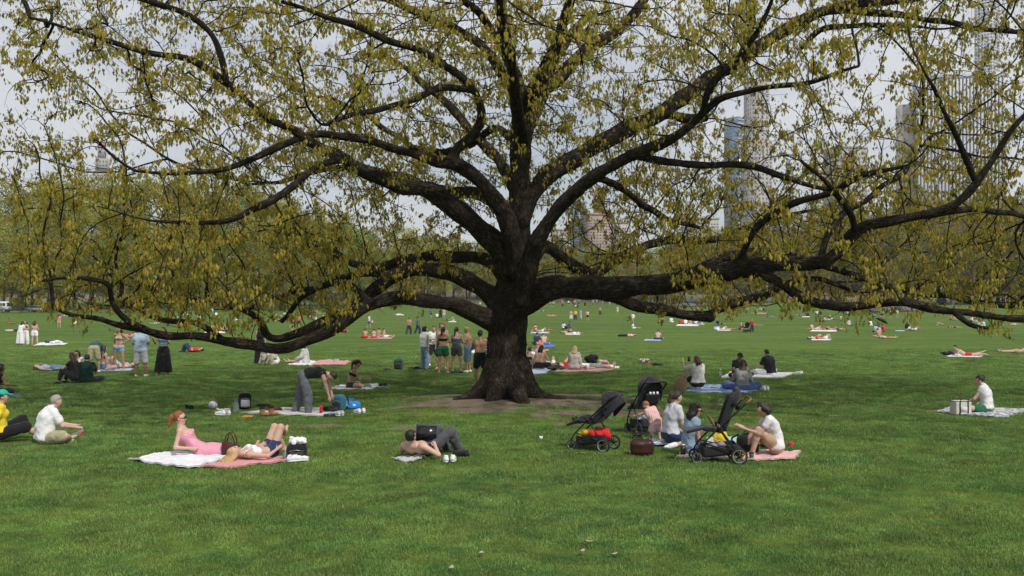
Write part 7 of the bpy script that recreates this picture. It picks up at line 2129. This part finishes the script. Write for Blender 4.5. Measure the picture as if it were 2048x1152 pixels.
arch('sit_bikini', CROSS, True, [_bk, ('bottom', 'navy', dict(len=.3, name='shorts'))], ('bun', 'dark'))
arch('sit_knees', KNEES, True, [_ts, ('bottom', 'navy', dict(len=1.8, name='trousers'))], ('long', 'dark'))
arch('legs_out', LEGSOUT, False, [_sh], ('short', 'dark'))
arch('legs_out_top', LEGSOUT, True, [_ts, _sh], ('mid', 'dark'))
arch('supine', SUPINE, True, [_bk, ('bottom', 'navy', dict(len=.3, name='shorts'))], ('short', 'dark'))
arch('supine_dressed', SUPINE, False, [_ts, _tr], ('short', 'dark'))
arch('supine_knees', SUPINE_K, True, [_bk, ('bottom', 'navy', dict(len=.35, name='shorts'))], ('mid', 'dark'))
arch('prone', PRONE_FLAT, True, [_bk, ('bottom', 'navy', dict(len=.3, name='shorts'))], ('mid', 'dark'))
arch('prone_up', PRONE, False, [_sh], ('short', 'dark'))
POSEW = {'stand': 'standing', 'stand_trousers': 'standing', 'stand_woman': 'arms folded', 'stand_dress': 'standing', 'walk': 'walking', 'walk_trousers': 'walking', 'reach': 'hands raised', 'sit': 'sitting cross-legged', 'sit_bare': 'sitting bare-backed', 'sit_bikini': 'sitting', 'sit_knees': 'knees drawn up', 'legs_out': 'leaning back', 'legs_out_top': 'leaning back', 'supine': 'lying flat', 'supine_dressed': 'lying flat', 'supine_knees': 'lying knees up', 'prone': 'lying face down', 'prone_up': 'lying propped on elbows'}
WORDS = {'paleblue': 'pale blue', 'lightgrey': 'light grey', 'darkgreen': 'dark green', 'paledenim': 'pale denim', 'palepink': 'pale pink', 'bluetop': 'teal'}
def far(px, py, key, yaw, top=None, bot='navy', skn='fair', hr='dark', where='on the far lawn', scale=1.0):
    loc = GP(px, py); parts = ARCH[key]
    names = [p[0] for p in parts]; mats = {'person': sk(skn), 'hair': hair_mat(hr)}
    if top: mats.update(shirt=cm_(top), top=cm_(top))
    for b_ in ('shorts', 'trousers', 'skirt'): mats[b_] = cm_(bot)
    wd = lambda c: WORDS.get(c, c)
    gar = ' and '.join(([wd(top) + (' shirt' if 'shirt' in names else ' top')] if top and ('shirt' in names or 'top' in names) else []) + [wd(bot) + ' ' + [n for n in names if n in ('shorts', 'trousers', 'skirt')][0]])
    lab = f"person in {gar} {POSEW[key]} {where}"
    if len(lab.replace('-', ' ').split()) > 16: lab = lab.replace(' across', '').replace('person in ', 'one in ').replace(' cross-legged', '').replace(' and ', ', ')
    if len(lab.replace('-', ' ').split()) < 15: lab = f"{hr}-haired " + lab
    person_obj(parts, loc - np.array([0, 0, .02]), R(yaw), lab, 'people across the meadow', mats, scale)
def towel(px, py, wpx, m, seed, label):
    wpx *= .8; hgt = max(1.8, wpx * .075)
    blanket([(px - wpx / 2, py + hgt * .3), (px - wpx * .42, py - hgt * .55), (px + wpx / 2, py - hgt * .5), (px + wpx * .43, py + hgt * .4)], W_(m), label, seed, .02, None, 8, 'beach_towel', 'towel')
# row of four with a towel, mid left
A = 'in the row of four by the walkers'
far(731, 676, 'sit_bare', 20, None, 'red', 'tan', 'black', A); far(748, 677, 'sit_bikini', 10, 'salmon', 'red', 'fair', 'dark', A); far(757, 674, 'sit_bare', -10, None, 'salmon', 'tan', 'black', A); far(769, 675, 'legs_out', -70, None, 'white', 'pink', 'black', A)
towel(760, 677, 66, 'salmon', 101, 'salmon towel under the row of four')
far(818, 669, 'walk_trousers', -30, 'salmon', 'charcoal', 'olive', 'dark', 'past the row of four'); far(836, 668, 'walk_trousers', -60, 'slate', 'navy', 'olive', 'brown', 'past the row of four')
far(738, 656, 'walk', -80, 'white', 'blue', 'fair', 'black', 'beyond the row of four'); far(744, 648, 'sit_bare', 0, None, 'red', 'fair', 'blond', 'behind the walker in white', .8)
far(686, 665, 'sit', -20, 'red', 'black', 'fair', 'black', 'near the great left limb'); far(668, 664, 'legs_out_top', 60, 'white', 'charcoal', 'fair', 'dark', 'near the great left limb'); far(586, 668, 'sit_bare', -10, None, 'pink', 'fair', 'black', 'behind the great left limb')
far(862, 636, 'walk', 20, 'slate', 'navy', 'olive', 'dark', 'in the distant trio'); far(881, 636, 'stand_trousers', 0, 'black', 'black', 'olive', 'black', 'in the distant trio'); far(888, 636, 'stand', 0, 'beige', 'white', 'fair', 'blond', 'in the distant trio'); far(874, 635, 'sit', 10, 'white', 'navy', 'fair', 'dark', 'beside the distant trio')
far(797, 629, 'supine', 80, 'white', 'white', 'fair', 'black', 'on a lone white towel'); towel(800, 630, 22, 'white', 102, 'lone white towel beyond the walkers')
far(904, 642, 'sit', -40, 'grey', 'white', 'fair', 'dark', 'behind the red-haired man'); towel(905, 644, 20, 'white', 103, 'white towel behind the standing circle')
far(893, 641, 'prone', 90, 'charcoal', 'black', 'tan', 'black', 'behind the red-haired man')
# left meadow
far(18, 648, 'legs_out', -80, None, 'orange', 'brown', 'black', 'near the road'); far(28, 663, 'supine_dressed', 85, 'black', 'cream', 'fair', 'black', 'beyond the three women')
far(118, 655, 'stand', 10, 'pink', 'palepink', 'pink', 'black', 'under the limb tip'); far(152, 648, 'sit', 30, 'white', 'white', 'fair', 'dark', 'under the limb tip')
far(262, 672, 'supine', 85, 'red', 'red', 'pink', 'brown', 'behind the man in pale blue'); towel(262, 673, 30, 'salmon', 104, 'salmon towel behind the man in pale blue')
for i, (x, y, k_, yw, t_, b_, s_) in enumerate(((340, 638, 'supine_knees', 80, 'white', 'white', 'fair'), (358, 640, 'sit', 20, 'white', 'navy', 'fair'), (372, 636, 'sit_bikini', -20, 'black', 'black', 'fair'), (398, 640, 'sit', 0, 'cream', 'khaki', 'olive'), (412, 662, 'sit_bikini', 30, 'black', 'black', 'fair'), (424, 662, 'sit_bare', 10, None, 'navy', 'tan'), (436, 663, 'supine_knees', -80, 'red', 'red', 'fair'), (448, 664, 'sit_bare', -30, None, 'black', 'pink'), (312, 648, 'supine', 80, 'red', 'white', 'pink'), (424, 632, 'stand', 0, 'white', 'grey', 'fair'), (432, 632, 'sit', 0, 'white', 'black', 'fair'), (470, 641, 'legs_out_top', -70, 'salmon', 'white', 'fair'), (556, 640, 'supine', 80, 'orange', 'orange', 'tan'), (584, 656, 'walk', -60, 'beige', 'red', 'pink'), (598, 656, 'walk', 40, 'orange', 'navy', 'tan'), (622, 638, 'sit', 10, 'white', 'white', 'fair'), (632, 640, 'legs_out_top', -80, 'white', 'cream', 'fair'), (648, 638, 'sit_bare', 20, None, 'navy', 'pink'))):
    far(x, y, k_, yw, t_, b_, s_, ['dark', 'brown', 'black', 'blond'][i % 4], 'beyond the low left limb')
towel(430, 665, 56, 'white', 105, 'white sheet under the sunbathers beyond the low left limb'); towel(562, 642, 40, 'orange', 106, 'orange towel beyond the low left limb')
# far edge, left of the trunk
rf = random.Random(11)
tops = ['white', 'black', 'red', 'paleblue', 'grey', 'navy', 'cream', 'salmon', 'green', 'yellow', 'slate', 'pink', 'lightgrey']
bots = ['navy', 'black', 'khaki', 'denim', 'white', 'charcoal', 'grey', 'jeans']
for i in range(26):
    x = rf.uniform(690, 985); y = rf.uniform(607.5, 614)
    far(x, y, rf.choice(['sit', 'sit', 'sit_knees', 'stand', 'stand_trousers', 'walk_trousers', 'sit_bikini', 'legs_out_top']), rf.uniform(0, 360), rf.choice(tops), rf.choice(bots), rf.choice(['fair', 'olive', 'tan', 'brown']), rf.choice(['dark', 'black', 'brown', 'blond']), 'by the far fence')
for i in range(26):
    x = rf.uniform(1072, 1420); y = rf.uniform(606.5, 612)
    far(x, y, rf.choice(['stand', 'stand_trousers', 'walk', 'walk_trousers', 'sit', 'stand_dress', 'stand_woman', 'reach']), rf.uniform(0, 360), rf.choice(tops), rf.choice(bots), rf.choice(['fair', 'olive', 'tan', 'brown']), rf.choice(['dark', 'black', 'brown', 'blond']), 'below the far pale trunks')
# right of the trunk
for (x, y, k_, yw, t_, b_, s_, h_) in ((1100, 614, 'walk', 60, 'beige', 'black', 'fair', 'blond'), (1107, 614, 'stand', 20, 'beige', 'charcoal', 'fair', 'brown'), (1125, 613.5, 'stand_trousers', 0, 'salmon', 'black', 'tan', 'dark'), (1137, 612, 'stand', 0, 'white', 'black', 'fair', 'dark'), (1151, 615, 'sit', 10, 'beige', 'black', 'olive', 'black'), (1155, 615, 'sit', -60, 'black', 'black', 'olive', 'black'), (1170, 616, 'reach', 170, 'black', 'black', 'tan', 'dark'),
        (1142, 640, 'stand_dress', 160, 'palepink', 'white', 'fair', 'brown'), (1151, 640, 'stand_trousers', 170, 'yellow', 'navy', 'olive', 'black'), (1161, 639, 'stand_dress', -60, 'paleblue', 'paleblue', 'fair', 'blond'), (1175, 641, 'reach', 20, 'palepink', 'black', 'fair', 'brown'), (1200, 630, 'stand_trousers', 190, 'salmon', 'charcoal', 'olive', 'dark'), (1235, 628, 'stand', 200, 'lightgrey', 'white', 'fair', 'grey'), (1219, 611, 'stand', 0, 'white', 'white', 'fair', 'dark')):
    far(x, y, k_, yw, t_, b_, s_, h_, 'in the ball-game crowd')
far(1084, 623, 'supine', 70, 'white', 'black', 'fair', 'black', 'on the open far lawn'); far(1102, 631, 'supine', 85, 'salmon', 'red', 'tan', 'brown', 'on the open far lawn'); towel(1104, 632, 24, 'salmon', 110, 'salmon towel on the open far lawn')
far(1266, 649, 'walk', 20, 'white', 'khaki', 'fair', 'black', 'past the sunbather with the white top'); far(1266, 658, 'legs_out_top', -80, 'white', 'white', 'fair', 'black', 'at the feet of the walker in white')
far(1072, 663, 'sit_bikini', 30, 'red', 'red', 'pink', 'brown', 'on the blue striped sheet'); far(1084, 664, 'supine_knees', -70, 'salmon', 'white', 'fair', 'dark', 'on the blue striped sheet'); far(1094, 662, 'prone', -70, 'red', 'red', 'tan', 'brown', 'on the blue striped sheet'); towel(1080, 666, 50, 'paleblue', 111, 'blue striped sheet beyond the trunk')
far(1126, 660, 'sit_knees', -60, 'white', 'black', 'fair', 'dark', 'in the jumble on the white towel'); far(1141, 657, 'sit_knees', 60, 'slate', 'slate', 'fair', 'black', 'in the jumble on the white towel'); far(1136, 667, 'supine_knees', -80, 'cream', 'black', 'fair', 'brown', 'in the jumble on the white towel'); far(1150, 668, 'prone', -80, 'white', 'white', 'fair', 'brown', 'in the jumble on the white towel')
towel(1146, 669, 40, 'white', 112, 'white towel under the jumble of friends')
far(1255, 673, 'supine_dressed', 85, 'palepink', 'black', 'fair', 'brown', 'alone on the lawn'); far(1316, 680, 'sit_bare', -10, None, 'navy', 'pink', 'dark', 'alone on a pale towel'); towel(1306, 681, 46, 'paleblue', 113, 'pale towel under the lone bare-backed sitter')
for (x, y, k_, yw, t_, b_, s_, h_) in ((1324, 645, 'sit_bikini', 20, 'black', 'navy', 'fair', 'black'), (1326, 640, 'stand', 0, 'white', 'navy', 'fair', 'dark'), (1342, 645, 'sit', -20, 'white', 'white', 'fair', 'brown'), (1362, 649, 'sit', 10, 'red', 'black', 'olive', 'black'), (1371, 649, 'sit', -10, 'white', 'navy', 'fair', 'dark'), (1381, 649, 'sit', 20, 'salmon', 'white', 'fair', 'dark'), (1391, 649, 'sit', -30, 'white', 'denim', 'fair', 'brown'), (1404, 650, 'sit_bikini', 0, 'cream', 'cream', 'fair', 'brown')):
    far(x, y, k_, yw, t_, b_, s_, h_, 'in the line under the sawn limb')
towel(1376, 651, 60, 'white', 114, 'white sheet under the line by the sawn limb')
far(1446, 660, 'supine_knees', -80, 'salmon', 'white', 'pink', 'brown', 'by the white cooler'); far(1456, 660, 'prone', -80, 'tan', 'tan', 'tan', 'dark', 'by the white cooler'); towel(1448, 661, 36, 'white', 115, 'white towel by the far cooler')
far(1504, 664, 'stand_trousers', 180, 'red', 'navy', 'fair', 'blond', 'minding the far pushchair', .85); far(1482, 655, 'legs_out', -70, None, 'navy', 'pink', 'dark', 'near the far pushchair'); far(1512, 652, 'supine', -85, 'orange', 'orange', 'tan', 'dark', 'near the far pushchair'); far(1478, 659, 'prone', 80, 'navy', 'black', 'tan', 'dark', 'near the far pushchair')
sD = stroller(GP(1493, 665), 100, 'small far black pushchair beside a person in red', 'back')
far(1395, 628, 'stand_trousers', 0, 'orange', 'black', 'tan', 'dark', 'by the rock outcrop'); far(1456, 633, 'stand', 20, 'slate', 'black', 'olive', 'black', 'by the rock outcrop'); far(1466, 636, 'stand', -10, 'grey', 'navy', 'tan', 'dark', 'by the rock outcrop')
for (x, y, k_, yw, t_, b_, s_, h_) in ((1514, 624, 'sit_bikini', 20, 'beige', 'beige', 'tan', 'brown'), (1521, 622, 'stand_dress', -40, 'paleblue', 'paleblue', 'fair', 'dark'), (1527, 622, 'stand_woman', 60, 'black', 'white', 'tan', 'dark'), (1510, 626, 'supine', 85, 'salmon', 'red', 'tan', 'brown')):
    far(x, y, k_, yw, t_, b_, s_, h_, 'on the rise below the boulder')
towel(1521, 627, 40, 'salmon', 116, 'salmon sheet on the rise below the boulder')
for (x, y, k_, yw, t_, b_, s_, h_) in ((1600, 625, 'stand', 20, 'black', 'black', 'tan', 'black'), (1607, 630, 'walk', 60, 'black', 'charcoal', 'tan', 'black'), (1618, 626, 'reach', -40, 'black', 'black', 'olive', 'black'), (1600, 631, 'supine', 80, 'black', 'black', 'fair', 'black'), (1616, 633, 'sit', 0, 'black', 'black', 'olive', 'black'), (1634, 629, 'sit', 10, 'white', 'black', 'fair', 'black'), (1641, 629, 'sit', -10, 'black', 'black', 'fair', 'black'), (1695, 630, 'sit', 0, 'grey', 'navy', 'fair', 'dark')):
    far(x, y, k_, yw, t_, b_, s_, h_, 'in the dark-clad group on the rise')
towel(1612, 634, 20, 'white', 117, 'white towel by the dark-clad group')
far(1624, 660, 'sit_bare', 10, None, 'tan', 'fair', 'ginger', 'at the head of the line of sunbathers')
for i, (x, k_, yw) in enumerate(((1634, 'supine_knees', -80), (1642, 'supine', -85), (1652, 'supine_knees', -75), (1662, 'prone', -85), (1671, 'supine', -80), (1676, 'supine_knees', 80))):
    far(x, 660 + .4 * (i % 3), k_, yw, ['white', 'salmon', 'red', 'black', 'orange', 'cream'][i], ['white', 'red', 'black', 'tan', 'orange', 'navy'][i], ['fair', 'pink', 'tan'][i % 3], ['dark', 'brown', 'blond'][i % 3], 'in the line of sunbathers')
towel(1648, 662, 70, 'white', 118, 'long white sheet under the line of sunbathers')
far(1696, 650, 'sit', -70, 'white', 'white', 'fair', 'dark', 'alone beyond the line of sunbathers')
far(1632, 679, 'supine_knees', -85, 'white', 'red', 'fair', 'dark', 'on the short white towel'); far(1650, 679, 'supine_knees', -80, 'red', 'white', 'fair', 'black', 'on the short white towel'); towel(1642, 680, 52, 'white', 119, 'short white towel under two sunbathers with raised knees')
for (x, y, k_, yw, t_, b_, s_, h_) in ((1742, 652, 'sit', 10, 'white', 'cream', 'fair', 'brown'), (1752, 665, 'sit', -30, 'paleblue', 'navy', 'fair', 'black'), (1759, 668, 'sit', 20, 'lilac', 'slate', 'fair', 'dark'), (1768, 664, 'sit', 40, 'red', 'red', 'fair', 'dark'), (1758, 675, 'sit', 10, 'tan', 'beige', 'fair', 'brown'), (1774, 677, 'supine', -80, 'white', 'orange', 'fair', 'dark')):
    far(x, y, k_, yw, t_, b_, s_, h_, 'round the black umbrella')
far(1813, 661, 'sit_knees', -60, 'black', 'white', 'tan', 'black', 'beyond the umbrella'); far(1830, 661, 'supine_knees', -85, 'white', 'white', 'tan', 'dark', 'beyond the umbrella'); towel(1800, 662, 26, 'paleblue', 120, 'pale blue towel beyond the umbrella')
for (x, y, k_, yw, t_, b_, s_, h_) in ((1764, 638, 'stand_woman', 170, 'black', 'black', 'fair', 'dark'), (1781, 638, 'stand_woman', 190, 'black', 'black', 'fair', 'brown'), (1794, 637, 'stand', 160, 'cream', 'tan', 'fair', 'brown'), (1748, 633, 'sit', 0, 'paleblue', 'navy', 'fair', 'dark')):
    far(x, y, k_, yw, t_, b_, s_, h_, 'under the slope trees')
for (x, y, k_, yw, t_, b_, s_, h_) in ((1908, 656, 'prone', 80, 'slate', 'navy', 'fair', 'black'), (1944, 643, 'sit', 0, 'white', 'navy', 'fair', 'brown'), (1951, 643, 'sit', 10, 'salmon', 'white', 'fair', 'dark'), (1958, 652, 'sit', -20, 'lightgrey', 'denim', 'fair', 'dark'), (1968, 653, 'sit', 30, 'paleblue', 'white', 'fair', 'brown'), (2028, 650, 'prone', 80, 'white', 'white', 'fair', 'dark'), (2034, 706, 'supine', 85, 'cream', 'tan', 'fair', 'brown')):
    far(x, y, k_, yw, t_, b_, s_, h_, 'beyond the long right limb')
for i in range(14):                                     # loose knots of people further off
    cx_, cy_ = rf.uniform(1090, 1980), rf.uniform(613, 650)
    if 1180 < cx_ < 1420 and cy_ > 628: cy_ -= 14
    for j in range(rf.choice([1, 2, 2, 3])):
        far(cx_ + j * rf.uniform(5, 9), cy_ + rf.uniform(-1, 1), rf.choice(['sit', 'sit_bare', 'sit_bikini', 'supine', 'supine_knees', 'legs_out', 'legs_out_top', 'stand', 'prone']), rf.uniform(0, 360), rf.choice(tops), rf.choice(bots), rf.choice(['fair', 'pink', 'tan', 'olive']), rf.choice(['dark', 'black', 'brown', 'blond']), 'far out on the lawn')
for i in range(10):
    cx_, cy_ = rf.uniform(60, 900), rf.uniform(614, 640)
    for j in range(rf.choice([1, 2, 3])):
        far(cx_ + j * rf.uniform(5, 9), cy_ + rf.uniform(-1, 1), rf.choice(['sit', 'sit_bare', 'sit_bikini', 'supine', 'supine_knees', 'legs_out_top', 'stand', 'prone']), rf.uniform(0, 360), rf.choice(tops), rf.choice(bots), rf.choice(['fair', 'pink', 'tan', 'olive']), rf.choice(['dark', 'black', 'brown', 'blond']), 'near the left wood')
# umbrella
p = GP(1763, 667)
e = tag(empty('parasol', p), 'black umbrella tilted over the group on the lawn', 'umbrella')
n_ = 8; rot = np.array(Matrix.Rotation(R(28), 3, 'Y')); cv_ = []
top_ = np.array([0, 0, 1.55])
MB().tube([(.25, 0, .05), top_ @ np.eye(3)], .012, 6).build('pole', M_FRAME, e, True)
prof = [(.02, .34), (.25, .30), (.5, .20), (.68, .06)]
mb = MB(); v = []
for r_, z_ in prof:
    for j in range(n_ * 2):
        a = j * math.pi / n_; rr = r_ * (1 - .07 * (j % 2)); v.append((rr * math.cos(a), rr * math.sin(a), z_ - .0))
v = np.array(v) @ rot.T + top_ + np.array([0, 0, -.3]); N_ = n_ * 2
q = [(i * N_ + j, i * N_ + (j + 1) % N_, (i + 1) * N_ + (j + 1) % N_, (i + 1) * N_ + j) for i in range(3) for j in range(N_)]
mb.add(np.concatenate([v, v - (0, 0, .012)]), q + [tuple(len(v) + w for w in f[::-1]) for f in q]).build('canopy', W_('black'), e)
for j in range(n_):
    a = j * 2 * math.pi / n_; b_ = np.array([(r_ * math.cos(a), r_ * math.sin(a), z_ - .02) for r_, z_ in prof]) @ rot.T + top_ + np.array([0, 0, -.3])
    MB().tube(b_, .006, 4).build('rib', M_FRAME, e, True)
e = tag(empty('cooler', GP(1433, 661)), 'white cooler box by the sunbathers on the far lawn', 'cooler'); MB().box((0, 0, .2), (.6, .4, .4)).build('box', W_('white'), e); MB().box((0, 0, .43), (.64, .44, .06)).build('lid', W_('paleblue'), e)

# ================================================================== AIR
hm = bpy.data.materials.new('haze'); hm.use_nodes = True
hn, hl_ = hm.node_tree.nodes, hm.node_tree.links
hn.clear()
ho = hn.new('ShaderNodeOutputMaterial'); hv = hn.new('ShaderNodeVolumePrincipled')
hv.inputs['Color'].default_value = (.94, .97, 1.0, 1)
hv.inputs['Density'].default_value = .00019
hv.inputs['Anisotropy'].default_value = .2
hl_.new(hv.outputs['Volume'], ho.inputs['Volume'])
tag(MB().box((0, 1010, 246), (3700, 2500, 514)).build('haze', hm), 'thin pale haze in the air', 'haze', kind='stuff')
